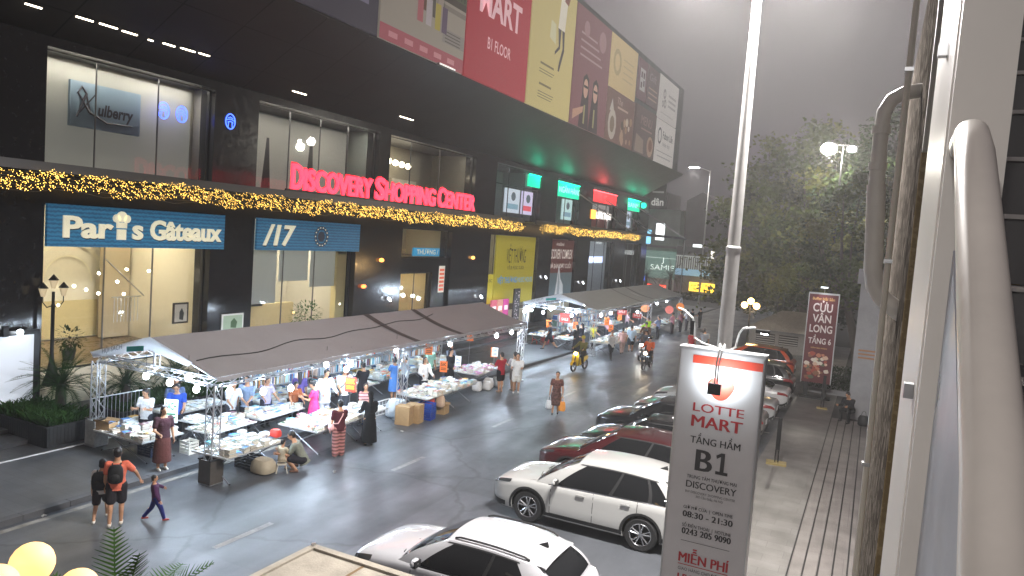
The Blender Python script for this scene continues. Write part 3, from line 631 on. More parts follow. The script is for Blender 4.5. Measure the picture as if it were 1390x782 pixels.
t, yc, h = bill('white lower billboard with a round dark letter mark at the far end', 62.6, 69.1, 13.75, 17.4, 'b0aba6', .32)
b = MB(); 
for r1, r2 in ((.45, .62),):
    vs = []
    for i in range(20):
        a = 2*math.pi*i/20
        for r in (r1, r2): vs.append((.01, -2.0+r*math.cos(a), 2.3+r*1.15*math.sin(a)))
    b.add(vs, [(2*i, 2*i+1, (2*i+3) % 40, (2*i+2) % 40) for i in range(20)], BK('3c3836', .08))
text(b, 'Fubon Life', (.01, -1.0, 2.2), R_, U_, .62, 3.4, BK('4a4644', .1), bold=.02); text(b, 'Nhân thọ', (.01, -.9, 1.55), R_, U_, .35, 2.4, BK('6a6664', .14)); strip(b, .01, -2.7, 2.7, .95, 1.0, BK('6a6664', .14)); strip(b, .01, -2.4, 2.2, .5, .6, BK('8a8684', .2)); b.build('lettering', parent=t, fix=False)
b = MB(); b.cbox((0, 0, 0), (.12, 1.4, .1), mat('lamp_housing', (.3, .3, .3), .4)); b.cbox((.07, 0, .02), (.02, 1.3, .06), glow('dim_strip', (1, .95, .9), .5)); o = b.build('glow_strip'); o.location = (-17.88, 28.4, 13.72); tag(o, 'short pale strip lamp under the suitcase billboard', 'lamp')

# shop signs along the storeys
GR = (.0, .62, .33)
def ledsign(label, y0, y1, z0, z1, col, s, words=None, wcol=(.5, 1, .8), x=XF+.1):
    t = thing('shop_sign', label, 'sign', (x, (y0+y1)/2, z0)); yc = (y1-y0)/2
    b = MB(); b.box((-.12, -yc, 0), (0, yc, z1-z0), glow('led_%.2f_%.2f_%.1f' % (col[0], col[1], s), col, s)); b.build('light_box', parent=t)
    b = MB(); b.box((-.13, -yc-.04, z1-z0), (.02, yc+.04, z1-z0+.05), DARK); b.build('frame', parent=t)
    b = MB(); b.box((.02, -yc, z1-z0+.0), (.07, yc, z1-z0+.04), glow('led_tube_%.2f' % col[0], col, 6.)); b.build('light_tube', parent=t)
    lamp('sign_glow', (.5, 0, z1-z0-.1), 42., col, .3, t)
    if words:
        c = MB(); text(c, words, (.012, 0, (z1-z0)*.3), R_, U_, (z1-z0)*.42, yc*1.6, glow('led_word_%.1f' % wcol[0], wcol, .9), 'c'); c.build('lettering', parent=t, fix=False)
    return t
ledsign('green bank sign on the wall before the first green-lit window', 46.3, 50.2, 9.95, 10.75, GR, .8, None)
ledsign('green bank sign over the window of the second green-lit bay', 51.2, 56.6, 9.7, 10.75, GR, .85, 'NGÂN HÀNG', (.45, 1., .8))
ledsign('red shop sign with a white top strip in the upper row', 58.9, 65.4, 9.85, 10.75, (1., .06, .07), .6, None)
ledsign('green bank sign right of the red one', 68.5, 72.9, 9.7, 10.75, GR, .85, 'BANK', (.45, 1., .8))
ledsign('narrow green sign at the far corner of the upper storey', 74.3, 75.9, 9.6, 10.6, GR, 1.0)
b = MB(); b.quad((0, -2.2, 0), (.0, 2.2, 0), (0, 2.2, .5), (0, -2.2, .5), None)
t = thing('wall_sign', 'small white letters with a yellow tile on the column by the red sign', 'sign', (XF+.3, 60.8, 8.35))
b = MB(); b.box((-.05, -2.2, 0), (0, -1.2, .75), glow('yellow_tile', (1., .35, .05), 2.)); b.build('tile', parent=t)
b = MB(); text(b, 'LƯƠN THỊNH', (0.01, -1.0, .1), R_, U_, .55, 3.8, glow('white_letters', (1, .95, .9), 1.6), bold=.02); b.build('lettering', parent=t, fix=False)
t, yc, h = board('window_poster', 'white poster with black words in the window under the red sign', XF-.3, 59.3, 64.6, 7.7, 9.7, self_glow('c9c6c4', .25), 'poster')
b = MB(); text(b, 'LƯƠN NGON', (.01, 0, 1.1), R_, U_, .55, 4.4, INK, 'c', bold=.02); strip(b, .01, -2.4, 2.4, 0, .75, self_glow('7a3a34', .15)); b.build('lettering', parent=t, fix=False)
for (y0, y1, c, l) in ((43.7, 45.9, 'b8c4d0', 'lit shop screen with a plant outline, left of a pair upstairs'), (46.3, 48.0, 'c9c2e0', 'lit violet screen with a red band, right of a pair upstairs'), (53.6, 55.6, 'b5d4d4', 'pale blue lit screen below the second green sign'), (69.4, 71.6, 'ccd8ea', 'white lit screen below the far green sign')):
    t, yc, h = board('screen', l, XF-.3, y0, y1, 8.0, 9.6, self_glow(c, .55), 'screen')
    b = MB(); strip(b, .01, -yc*.8, yc*.8, .25, .6, self_glow('c04a58' if c == 'c9c2e0' else '6a8a9a', .7)); polyg(b, .01, [(.1+.35*math.cos(a*.6283), 1.1+.3*math.sin(a*.6283)) for a in range(10)], self_glow('50606a', .4)); b.build('picture', parent=t, fix=False)
t, yc, h = board('window_banner', 'tall yellow shop banner covering the lower window', XF+.05, 42.3, 48.3, 1.9, 6.44, self_glow('b0a42c', .20), 'banner')
b = MB(); DB = mat('dark_print', (.05, .04, .02), .6)
text(b, 'VIỆT THƯƠNG', (.01, 0, 2.75), R_, U_, .95, 3.0, DB, 'c'); text(b, 'YOUR MUSIC GUIDE', (.01, 0, 2.3), R_, U_, .22, 2.6, DB, 'c'); text(b, 'VIỆT THƯƠNG', (.01, -2.6, 1.4), R_, U_, .38, 2.9, self_glow('2a7ab8', .4), bold=.02); text(b, 'MUSIC HOUSE', (.01, .45, 1.4), R_, U_, .34, 2.4, self_glow('5a96c0', .4)); b.build('lettering', parent=t, fix=False)
t, yc, h = board('window_poster', 'small yellow poster on the sill left of the tall yellow banner', XF+.02, 41.1, 42.2, 2.0, 3.9, self_glow('b0a430', .35), 'poster')
b = MB(); text(b, 'MUSIC', (.01, 0, 1.4), R_, U_, .2, .8, DB, 'c'); b.build('lettering', parent=t, fix=False)
t, yc, h = board('standing_sign', 'narrow dark standing sign with pale specks before the yellow banner', XF+.9, 43.7, 44.6, .45, 3.0, mat('speck_dark', (.05, .045, .05), .5), 'sign')
b = MB(); rr = random.Random(4)
for i in range(40): y, z = rr.uniform(-.35, .3), rr.uniform(.1, 2.4); strip(b, .006, y, y+.08, z, z+.06, self_glow('d8c8d0', .4))
b.build('print', parent=t, fix=False)
for k, (c, l) in enumerate((('c05a6a', 'red end'), ('c88a7a', 'salmon middle'), ('c04a90', 'magenta end'))):
    t, yc, h = board('lit_display', l+' of three bright panels at the foot of the yellow banner', XF+.5, 41.3+k*.85, 42.05+k*.85, .4, 2.3, self_glow(c, .35), 'display')
    b = MB(); strip(b, .006, -.25, .25, 1.2, 1.5, self_glow('f0e0e0', .4)); b.build('print', parent=t, fix=False)
t, yc, h = board('window_banner', 'brown property banner with white capitals and a pale tower', XF+.05, 50.8, 55.8, 1.9, 6.4, self_glow('6a3a36', .16), 'banner')
b = MB(); PW = self_glow('d8cfc8', .32); strip(b, .006, -yc, yc, 0, 1.95, self_glow('5f7078', .2)); text(b, 'DISCOVERY COMPLEX', (.012, -.1, 3.05), R_, U_, .72, 4.7, PW, 'c', bold=.01); text(b, 'MỞ BÁN ĐỢT CUỐI', (.012, -.1, 2.3), R_, U_, .34, 4.3, PW, 'c'); text(b, 'vimefulland', (.012, -.4, 4.05), R_, U_, .26, 1.5, PW, 'c')
polyg(b, .012, [(-.9, 0), (.9, 0), (.7, 1.0), (.1, 1.5), (-.35, 2.6), (-.6, 1.2)], self_glow('b8bcc0', .3)); polyg(b, .014, [(-.4, 0), (.1, 0), (.0, 1.2), (-.35, 2.2)], self_glow('8a949c', .25)); b.build('lettering', parent=t, fix=False)
t, yc, h = board('shop_sign', 'white lit coffee sign inside the far lower window', XF-.2, 58.95, 63.8, 4.55, 5.15, glow('cool_box', (.55, .65, 1.), .9), 'sign')
b = MB(); text(b, 'COFFEE HOUSE', (.012, 0, .14), R_, U_, .34, 4.2, glow('coolwhite', (.9, .95, 1.), 2.6), 'c', bold=.02); b.build('lettering', parent=t, fix=False)
t, yc, h = board('window_sign', 'blue shop sign strip seen through the glass over the portal', XF-.6, 33.8, 36.6, 5.0, 5.45, self_glow('2d8ab5', .5), 'sign')
b = MB(); text(b, 'THƯƠNG /', (.012, 0, .1), R_, U_, .26, 2.2, LETW, 'c', bold=.02); b.build('lettering', parent=t, fix=False)
t, yc, h = board('menu_board', 'narrow orange and white menu strip right of the portal doorway', XF+.12, 35.4, 36.0, 3.0, 4.5, self_glow('c8c0b4', .35), 'sign')
b = MB()
for k in range(6): strip(b, .006, -.25, .25, .1+k*.22, .24+k*.22, self_glow('c2542e', .4))
b.build('print', parent=t, fix=False)
# small lit things on the black wall
for (y, z, c, l) in ((29.6, 4.85, (1., .35, .06), 'warm orange lantern on the black wall left of the portal'), (38.7, 5.0, (1., .42, .08), 'warm orange lantern on the black wall right of the portal'), (28.3, 3.6, (1., .2, .05), 'small dim red lamp on the black wall by the blinds')):
    t = thing('wall_lantern', l, 'lantern', (XF+.32, y, z)); b = MB(); b.ball((.06, 0, 0), (.1, .16, .1), 8, glow('lantern_%.2f' % c[1], c, 2.5)); b.build('lamp_shade', parent=t); b = MB(); b.box((-.04, -.06, -.06), (.0, .06, .06), DARK); b.build('bracket', parent=t)
for i, (y, z) in enumerate(((30.3, 2.9), (39.9, 2.6), (49.6, 3.6), (57.4, 3.0), (67.3, 2.9))):
    where = ['left of the portal', 'left of the yellow banner', 'between the yellow and brown banners', 'right of the brown banner', 'right of the coffee window'][i]
    t = thing('wall_spotlight', 'small twin white spotlight on the black column '+where, 'spotlight', (XF+.32, y, z)); b = MB(); b.cyl((0, 0, -.02), (.14, 0, -.02), .03, mt=DARK); b.build('bracket', parent=t)
    b = MB(); b.ball((.16, -.07, .05), .06, 8, glow('spot_white', (.9, .95, 1.), 8.)); b.ball((.16, .08, -.05), .06, 8, glow('spot_white', (.9, .95, 1.), 8.)); b.build('lamp', parent=t)
# big white display screen at far left, its spotlight, framed pictures
t = thing('display_board', 'large white display board in a black frame against the plinth', 'display', (XF+.62, 11.5, .62))
b = MB(); b.box((-.1, -1.7, 0), (0, 1.55, 2.25), DARK); b.build('frame', parent=t); b = MB(); b.box((-.02, -1.62, .1), (.012, 1.38, 2.12), self_glow('c4cad4', .32)); b.build('panel', parent=t)
t = thing('spotlight', 'white spotlight clipped on top of the display board', 'spotlight', (XF+.7, 12.3, 2.9)); b = MB(); b.cbox((0, -.25, 0), (.12, .14, .3), DARK); b.build('clamp', parent=t); b = MB(); b.ball((.06, .12, -.05), .085, 10, glow('spot_hot', (.85, .95, 1.), 14.)); b.build('lamp', parent=t)
def frame(label, x, y0, y1, z0, z1, art):
    t = thing('framed_picture', label, 'picture', (x, (y0+y1)/2, z0)); yc = (y1-y0)/2; h = z1-z0
    b = MB(); b.box((-.05, -yc, 0), (0, yc, h), mat('frame_'+art, '#'+('2a2420' if art == 'a9a294' else 'd8d8d4'), .5)); b.build('frame', parent=t)
    b = MB(); strip(b, .006, -yc+.06, yc-.06, .06, h-.06, self_glow(art, .12)); polyg(b, .009, [(-.2*yc, .2*h), (.3*yc, .15*h), (.4*yc, .5*h), (.1*yc, .75*h), (-.2*yc, .55*h)], mat('art_dark_'+art, '#'+('3a3a38' if art == 'a9a294' else '3f5a3a'), .6)); b.build('picture', parent=t, fix=False)
frame('black framed grey picture inside the bakery window', XF-.3, 18.3, 18.95, 2.5, 3.25, 'a9a294')
frame('white framed green poster on the black column beside the bakery', XF+.32, 19.95, 21.0, 2.15, 2.8, '8fa08a')
# ================================================================== the two book tents
ALU = mat('truss_metal', (.62, .63, .65), .38, metal=.85, var=.1)
def truss(b, A, B, s=.2, r=.017, step=.32):
    A = Vector(A); B = Vector(B); d = (B-A); L = d.length; d.normalize()
    e = d.cross(Vector((0, 0, 1))) if abs(d.z) < .9 else Vector((1, 0, 0)); e.normalize(); g = d.cross(e).normalized()
    cs = [e*(s/2*i)+g*(s/2*j) for i, j in ((1, 1), (1, -1), (-1, -1), (-1, 1))]
    for c in cs: b.cyl(A+c, B+c, r, n=5, mt=ALU)
    n = max(2, int(L/step))
    for k in range(n):
        for q in range(4):
            c0, c1 = cs[q], cs[(q+1) % 4]
            p, w = (c0, c1) if k % 2 else (c1, c0)
            b.cyl(A+d*(L*k/n)+p, A+d*(L*(k+1)/n)+w, r*.6, n=4, mt=ALU, caps=False)
def cloth_roof(b, y0, y1, xe, xr, ze, zr, m, m2, seams, ph):
    nx, ny = 9, max(8, int((y1-y0)/.5)); bay = 4.3
    def Z(t, y):
        s = math.sin(math.pi*t)*(.05+.07*abs(math.sin((y-y0)/bay*math.pi)))
        return ze+(zr-ze)*t-s+.008*math.sin(y*3.1+ph+t*5)
    for t0, t1, mm in ((0, 1, m),):
        rows = []
        for i in range(nx):
            t = i/(nx-1); rows.append([(xe+(xr-xe)*t, y0+(y1-y0)*j/ny, Z(t, y0+(y1-y0)*j/ny)) for j in range(ny+1)])
        b.grid(rows, mm)
    for ys in seams:                                   # overlapping seam bands
        b.grid([[(xe+(xr-xe)*i/8, ys+dy, Z(i/8, ys+dy)+.012) for i in range(9)] for dy in (-.16, .16)], m2)
    # scalloped valance along the eave
    b.grid([[(xe+(.03 if xe > xr else -.03), y0+(y1-y0)*j/(ny*2), ze-dz*(1+.2*math.sin(j*1.3))) for j in range(ny*2+1)] for dz in (0, .10)], m)
def tent(label, y0, y1, posts, mc, mc2, seams, ph):
    t = thing('market_tent', label, 'tent', (-16.15, y0, 0)); X = lambda x: x+16.15; L = y1-y0
    b = MB(); cloth_roof(b, -.1, L+.1, X(-13.85), 0, 2.66, 3.34, mc, mc2, seams, ph); b.build('roof', parent=t, smooth=True, fix=False)
    b = MB(); cloth_roof(b, -.1, L+.1, X(-18.42), 0, 2.66, 3.34, mc, mc2, seams, ph+1); b.build('roof', parent=t, smooth=True, fix=False)
    for x in (-14.0, -18.3):
        b = MB(); truss(b, (X(x), 0, 2.5), (X(x), L, 2.5)); b.build('truss', parent=t, fix=False)
    b = MB(); b.cyl((0, 0, 3.26), (0, L, 3.26), .03, mt=ALU); b.build('ridge_pole', parent=t)
    for y in posts:
        b = MB(); truss(b, (X(-18.3), y, 2.5), (X(-14.0), y, 2.5), .18); b.cyl((0, y, 2.55), (0, y, 3.26), .03, mt=ALU); b.cyl((.2, y, 2.55), (.2, y, 3.2), .02, mt=ALU)
        b.cyl((X(-18.3), y, 2.6), (0, y, 3.24), .022, mt=ALU); b.cyl((X(-14.0), y, 2.6), (0, y, 3.24), .022, mt=ALU); b.build('cross_frame', parent=t, fix=False)
        for x in (-18.3, -14.0):
            z0 = .13 if x < -15.2 else .01
            b = MB(); truss(b, (X(x), y, z0), (X(x), y, 2.42), .24); b.cbox((X(x), y, z0+.02), (.4, .4, .03), ALU); b.build('post', parent=t, fix=False)
    # white gable valance with faint print at the near end
    b = MB(); G = translucent('gable_white', (.78, .80, .82), .6, .05); yg = -.16
    b.add([(X(-18.45), yg, 2.66), (0, yg, 3.36), (X(-14.6), yg, 2.92), (X(-14.75), yg, 2.8), (0, yg, 3.02), (X(-18.3), yg, 2.52)], [(0, 1, 4, 5), (1, 2, 3, 4)], G)
    g = b.build('gable_valance', parent=t, fix=False)
    b = MB(); b.quad((X(-17.0), yg-.006, 2.86), (X(-16.35), yg-.006, 2.97), (X(-16.35), yg-.006, 3.1), (X(-17.0), yg-.006, 3.0), mat('teal_print', (.02, .45, .40), .6)); text(b, 'HỘI SÁCH', (X(-17.95), yg-.006, 2.68), (1, 0, .3), (0, 0, 1), .13, .8, mat('grey_print', (.2, .22, .25), .6)); b.build('print', parent=g, fix=False)
    return t
def tentcloth(n, h, rough=.75): return mat(n, h, rough, var=.10, vscale=1.2, bump=.3, bscale=4)
TB = tentcloth('tent_brown', (.27, .258, .265)); TB2 = tentcloth('tent_seam', (.05, .043, .043)); TG = tentcloth('tent_grey', (.34, .355, .36)); TG2 = tentcloth('tent_grey_seam', (.17, .18, .18))
tent('long near market tent with a brown cloth roof over the book tables', 12.75, 30.0, (0, 8.0, 17.25), TB, TB2, (8.6, 11.6), 0)
tent('far market tent with a grey cloth roof behind the walking people', 39.6, 60.3, (0, 11.5, 20.7), TG, TG2, (9.0, 12.2), 2)
b = MB(); rr = random.Random(2)
pts = []
for i in range(30):
    y = 12.9+i*.42; tt = .42+.012*i-.0*i+.03*math.sin(i*.9); x = -13.85-2.3*tt; s = math.sin(math.pi*tt)*(.05+.07*abs(math.sin((y-12.65)/4.3*math.pi)))
    pts.append((x, y, 2.66+.68*tt-s+.02))
b.tube(pts, .016, 5, mat('black_cable', (.012, .012, .012), .6)); o = b.build('cable'); tag(o, 'thin black cable lying along the brown tent roof', 'cable')
for (x, y, l, c, h) in ((-18.3, 12.75, 'pale grey ballast box round the foot of the rear near tent post', 'a0a2a0', .72), (-14.0, 12.75, 'dark ballast box round the foot of the front near tent post', '4a4540', .62)):
    z0 = .13 if x < -15.2 else .0; t = thing('ballast_box', l, 'box', (x, y, z0))
    b = MB(); s = .2
    for a, q in (((-s, -s, 0.04), (s, -s+.03, h)), ((-s, s-.03, 0.04), (s, s, h)), ((-s, -s+.03, 0.04), (-s+.03, s-.03, h)), ((s-.03, -s+.03, 0.04), (s, s-.03, h))): b.box(a, q, mat('ballast_'+c, '#'+c, .6, var=.3, vscale=9))
    b.build('side_panel', parent=t); b = MB(); b.box((-s-.02, -s-.02, h), (-s+.05, s+.02, h+.03), DARK); b.box((s-.05, -s-.02, h), (s+.02, s+.02, h+.03), DARK); b.build('rim', parent=t)

# ------------------------------------------------------------------ bulbs
BULB = glow('bulb_white', (.86, .93, 1.), 26.); BULB.cycles.emission_sampling = 'NONE'
def bulb_proto():
    t = thing('hanging_bulb', '', 'lamp'); b = MB(); b.ball((0, 0, 0), (.078, .078, .092), 12, BULB); b.build('bulb', parent=t, smooth=True)
    b = MB(); b.cyl((0, 0, .07), (0, 0, .13), .03, mt=mat('bulb_cap', (.5, .5, .5), .4)); b.build('socket', parent=t)
    b = MB(); b.cyl((0, 0, .13), (0, 0, .55), .006, n=5, mt=mat('black_cable', (.012, .012, .012), .6)); b.build('cord', parent=t); return t
BP = None; NB = [0]
def bulb(x, y, z, label, group, power):
    global BP
    if BP is None: BP = bulb_proto(); o = BP; o.location = (x, y, z); o['label'] = label; o['group'] = group
    else: o = dup(BP, (x, y, z), 0, label, group)
    lamp('bulb_light', (x, y, z), power, (.66, .82, 1.), .10)
BPOW = 155.
G1, G2 = 'bulbs hanging in the near brown tent', 'bulbs hanging in the far grey tent'
for p, l in zip([(-16.4, 12.72, 2.3), (-15.52, 12.72, 2.27), (-14.88, 12.72, 2.5), (-14.58, 12.72, 2.25)], ['white bulb on the near end truss, leftmost, close to the gable pole', 'white bulb on the near end truss, the brightest lowest one in the middle', 'white bulb on the near end truss, hung high near the front corner', 'white bulb on the near end truss, hung low beside the front post']): bulb(*p, l, G1, BPOW*.8)
for p, l in zip([(-14.15, 13.37, 2.17), (-14.15, 14.51, 1.97), (-14.15, 15.54, 1.9), (-14.15, 16.69, 1.79)], ['first bulb behind the front post under the brown eave', 'bulb between the blue shirted and lavender shoppers', 'bulb beside the pink dressed shopper', 'large bright bulb just left of the two men in white']): bulb(*p, l, G1, BPOW)
for p, l in zip([(-14.3, 17.15, 2.33), (-14.3, 18.1, 2.06), (-14.3, 18.3, 2.2), (-14.3, 20.71, 2.36), (-14.3, 24.27, 2.22), (-14.3, 28.14, 2.18), (-14.3, 29.6, 2.2)], ['bulb high over the two men in white', 'lower bulb of a close pair right of the men in white', 'upper bulb of a close pair right of the men in white', 'small bulb at the eave beside the middle tent post', 'bulb above the woman in the black robe under the eave', 'bulb under the right end of the brown tent, left of the last', 'last bulb at the right end of the brown tent by the post']): bulb(*p, l, G1, BPOW)
for i, p in enumerate([(-17.3, 15.8, 2.3), (-17.3, 19.6, 2.3), (-17.3, 23.4, 2.3), (-17.3, 27.2, 2.3), (-16.0, 21.6, 2.45), (-16.0, 25.6, 2.45)]): bulb(*p, ['rear row bulb over the back table of folded prints', 'rear row bulb behind the men in white', 'rear row bulb over the heaped back tables', 'rear row bulb by the far end of the back tables', 'inner bulb under the ridge over the heaped books', 'inner bulb under the ridge by the mint shirted shopper'][i], G1, BPOW*.9)
far2 = [(-18.34, 39.5, 2.08), (-17.9, 39.5, 2.2), (-17.14, 39.5, 2.15), (-16.66, 39.5, 2.4), (-15.65, 39.5, 2.42), (-15.34, 39.5, 2.18), (-15.06, 39.5, 2.4), (-14.3, 41.62, 2.17), (-14.3, 43.38, 2.19), (-14.3, 45.42, 2.2), (-14.3, 49.11, 1.9), (-14.3, 51.81, 1.95), (-14.3, 54.08, 2.22), (-14.3, 56.87, 2.25), (-16.5, 44.5, 2.4), (-16.5, 49, 2.4), (-16.5, 54, 2.4)]
fl = ['leftmost bulb of the far tent end truss', 'second bulb of the far tent end truss', 'bulb in the left part of the far tent end truss, alone', 'bulb hung high left of the red hanging sign', 'high bulb just right of the far gable pole', 'low bulb over the black robed shoppers', 'high bulb beside the front corner of the far tent', 'first eave bulb of the far tent beside the small lamp arm', 'second eave bulb of the far tent', 'large eave bulb in the middle of the far tent', 'low bulb over the neon yellow shirt', 'low bulb left of the far middle post', 'eave bulb just right of the far middle post', 'last eave bulb near the far tent end', 'inner bulb behind the pink shopper in the far tent', 'inner bulb in the middle of the far tent', 'inner bulb toward the far end of the far tent']
for p, l in zip(far2, fl): bulb(*p, l, G2, BPOW*1.05)

# ------------------------------------------------------------------ folding tables heaped with books
TTOP = mat('table_top', (.45, .45, .44), .5, var=.1); TLEG = mat('table_leg', (.34, .35, .37), .35, metal=.8)
TABLES = {}
def table(key, label, x, y, w, l, rz=0., z=.72, top=None):
    zg = .12 if x < -15.24 else 0.
    t = thing('folding_table', label, 'table', (x, y, zg), rz, 'folding book tables in the tents'); h = z-zg+.0
    b = MB(); b.box((-w/2, -l/2, h-.035), (w/2, l/2, h), top or TTOP); b.build('tabletop', parent=t)
    for yy in (-l/2+.22, l/2-.22):
        for s in (1, -1):
            b = MB(); b.tube([(s*(w/2-.08), yy, .0), (-s*(w/2-.12), yy, h-.05)], .016, 6, TLEG); b.ball((s*(w/2-.08), yy, .018), .022, 6, mat('rubber', (.02, .02, .02), .8)); b.build('leg', parent=t)
    b = MB(); b.tube([(0, -l/2+.22, h*.48), (0, l/2-.22, h*.48)], .012, 6, TLEG); b.build('stretcher', parent=t)
    TABLES[key] = (x, y, w, l, rz, z, label); return t
TL = [('a', 'folding table at the near end heaped with books, a woman in white behind it', -16.9, 12.95, 1.9, 1.25, 0),
 ('b', 'table of flat prints against the planted plinth in the near tent', -18.05, 15.6, .85, 2.2, 0),
 ('c', 'small white folding table with thin papers between larger tables', -16.85, 14.75, .7, .8, .1),
 ('d', 'long table of mixed books behind the front post, near half', -15.85, 14.75, .95, 1.7, .05),
 ('e', 'long table of mixed books by the pink dressed shopper, far half', -15.95, 16.75, .95, 1.9, .05),
 ('f', 'front folding table with grey old books beside the crouching man', -14.08, 13.7, 1.15, 2.0, .04),
 ('g', 'wide bright table of new books before the woman with the pink bag', -14.15, 16.95, 1.4, 2.2, .03),
 ('h', 'table with wire basket edge behind the black robed woman', -14.15, 18.75, 1.1, 1.4, 0),
 ('i', 'back table along the rear truss behind the men in white', -17.4, 18.4, 1.1, 2.4, 0),
 ('j', 'heaped table of books facing the woman in the blue dress', -16.75, 21.2, 1.3, 2.4, 0),
 ('k', 'heaped back table beyond the one facing the blue dress', -16.95, 24.0, 1.3, 2.4, 0),
 ('l', 'front table beside the cardboard boxes, near half', -14.0, 22.2, 1.3, 1.7, .03),
 ('m', 'front table beyond the cardboard boxes, far half', -14.05, 24.1, 1.3, 1.7, .03),
 ('n', 'table with pink wrapped books at the far end of the near tent', -14.9, 27.6, 1.4, 2.3, .05),
 ('o', 'last rear table of the near tent behind the grey shirted clerk', -17.0, 27.2, 1.2, 2.6, 0),
 ('p', 'near left table of the far tent with red chairs under it', -17.6, 41.0, 1.2, 2.4, 0),
 ('q', 'table in the middle of the far tent end by the walking man in navy', -15.9, 40.6, 1.0, 2.0, 0),
 ('r', 'front table of the far tent behind the yellow scooter', -13.7, 41.3, 1.4, 2.4, 0),
 ('s', 'second front table of the far tent behind the walking clerk', -13.9, 44.4, 1.4, 2.6, 0),
 ('t', 'rear table in the middle of the far tent', -16.8, 45.2, 1.3, 3.0, 0),
 ('u', 'third front table of the far tent by the neon yellow shirt', -14.2, 48.4, 1.3, 2.8, 0),
 ('v', 'rear table toward the end of the far tent', -16.8, 50.2, 1.3, 3.4, 0),
 ('w', 'fourth front table of the far tent by the far middle post', -14.1, 52.3, 1.2, 2.8, 0),
 ('x', 'last front table of the far tent by the round orange signs', -14.1, 56.4, 1.2, 3.0, 0)]
WT = mat('white_table', (.7, .7, .68), .5)
for q in TL: table(*q, top=WT if q[0] == 'c' else None)
COVERS = ['e8e6e0', 'dfe4ea', 'c9d6e2', 'f0ece2', '3f78b8', '5fb0c8', 'c8553a', 'e0dcd4', 'b9c4cc', '8a6a4a', 'd8a850', '4a6a58', 'efefef', 'a8b4c0', '7a4a58', 'd0c4b4', '2f4f86', 'f2d7c4', 'c4dfd8']
OLD = ['8a8278', 'a49a8c', 'b8b4ac', '6a5a4c', 'c4beb4', '8f96a0', '5a6470', 'd0ccc4', '9aa4ac']
PAGE = mat('pages', '#e2dccb', .85, var=.1, vscale=40)
def cover(c): return mat('cover_'+c, '#'+c, .45, var=.10, vscale=14)
BKM = {}
def book_mesh(c):                                      # a book: cover boards, spine and recessed page block
    if c in BKM: return BKM[c]
    b = MB(); m = cover(c)
    b.box((-.5, -.5, 0), (.5, .5, .09), m); b.box((-.5, -.5, .91), (.5, .5, 1), m); b.box((-.5, -.5, .09), (-.46, .5, .91), m); b.box((-.46, -.47, .09), (.47, .47, .91), PAGE)
    b.quad((-.28, -.1, 1.004), (.3, -.1, 1.004), (.3, .25, 1.004), (-.28, .25, 1.004), cover(random.choice(COVERS)))
    BKM[c] = b.mesh('book'); return BKM[c]
SB = MB(); BN = [0]
def fill(key, pal, quota, hmax=4, cell=(.17, .235), label=None, tilt=.0, rim=0.):
    x, y, w, l, rz, z, tl = TABLES[key]; rr = random.Random(key); M = Matrix.Rotation(rz, 3, 'Z')
    nx, ny = max(1, int((w+.06)/cell[0])), max(1, int((l+.06)/cell[1])); cells = [(i, j) for i in range(nx) for j in range(ny)]
    cells.sort(key=lambda c: (-(c[0]) + c[1]*.6)); n = 0
    for (i, j) in cells:
        px = (i+.5-nx/2)*cell[0]+rr.uniform(-.02, .02); py = (j+.5-ny/2)*cell[1]+rr.uniform(-.02, .02)
        if rr.random() < .05: continue
        hgt = 0.; k = 1+int((hmax-.01)*rr.random()**1.6); a = rr.gauss(0, .10); c0 = rr.choice(pal)
        for q in range(k):
            th = rr.uniform(.014, .04); bw = cell[0]*rr.uniform(.82, 1.0); bl = cell[1]*rr.uniform(.85, 1.02); ang = rz+a+rr.gauss(0, .05); c = c0 if rr.random() < .6 else rr.choice(pal)
            p = M@Vector((px+rr.uniform(-.012, .012), py+rr.uniform(-.012, .012), 0)); loc = (x+p.x, y+p.y, z+hgt+.001)
            if q == k-1 and n < quota:
                o = bpy.data.objects.new('book', book_mesh(c)); COL.objects.link(o); o.location = loc; o.rotation_euler = (rr.gauss(0, .03), rr.gauss(0, .03), ang); o.scale = (bw, bl, th)
                tag(o, label, 'book', 'books on the '+label.split(' on the ')[1]); n += 1; BN[0] += 1
            else:
                R = Matrix.Rotation(ang, 3, 'Z'); cc = Vector((loc[0], loc[1], loc[2]+th/2))
                SB.cbox(cc, (bw*.97, bl*.97, th*.8), PAGE, M=R); SB.cbox(cc+Vector((0, 0, th*.45)), (bw, bl, th*.1), cover(c), M=R); SB.cbox(cc-Vector((0, 0, th*.45)), (bw, bl, th*.1), cover(c), M=R)
            hgt += th+.0015
fill('a', COVERS+OLD, 34, 8, label='book among the heap on the near end table by the woman in white')
fill('f', OLD+COVERS[:6], 52, 7, label='book among the grey rows on the front table by the crouching man')
fill('d', COVERS, 30, 6, label='book among the mixed books on the long table behind the front post')
fill('e', COVERS, 30, 6, label='book among the mixed books on the long table by the pink dress')
fill('g', COVERS, 84, 4, label='book laid in rows on the wide bright table by the pink bag')
fill('h', COVERS[:4]+OLD, 20, 4, label='book standing pile on the wire edged table by the black robe')
fill('l', COVERS, 30, 6, label='book among the rows on the front table by the cardboard boxes')
fill('b', COVERS[:4], 0, 2); fill('c', ['f0ece2', 'efefef'], 4, 1, label='thin white paper stack on the small white table')
fill('i', COVERS, 0, 6); fill('j', COVERS, 0, 8, cell=(.19, .25)); fill('k', COVERS, 0, 9, cell=(.19, .25)); fill('m', COVERS, 16, 6, label='book among the rows on the front table past the cardboard boxes'); fill('n', ['d58ac0', 'c77ab8', 'e8e6e0', 'dfe4ea', 'c9d6e2', 'e0dcd4'], 0, 5); fill('o', COVERS, 0, 9, cell=(.2, .26))
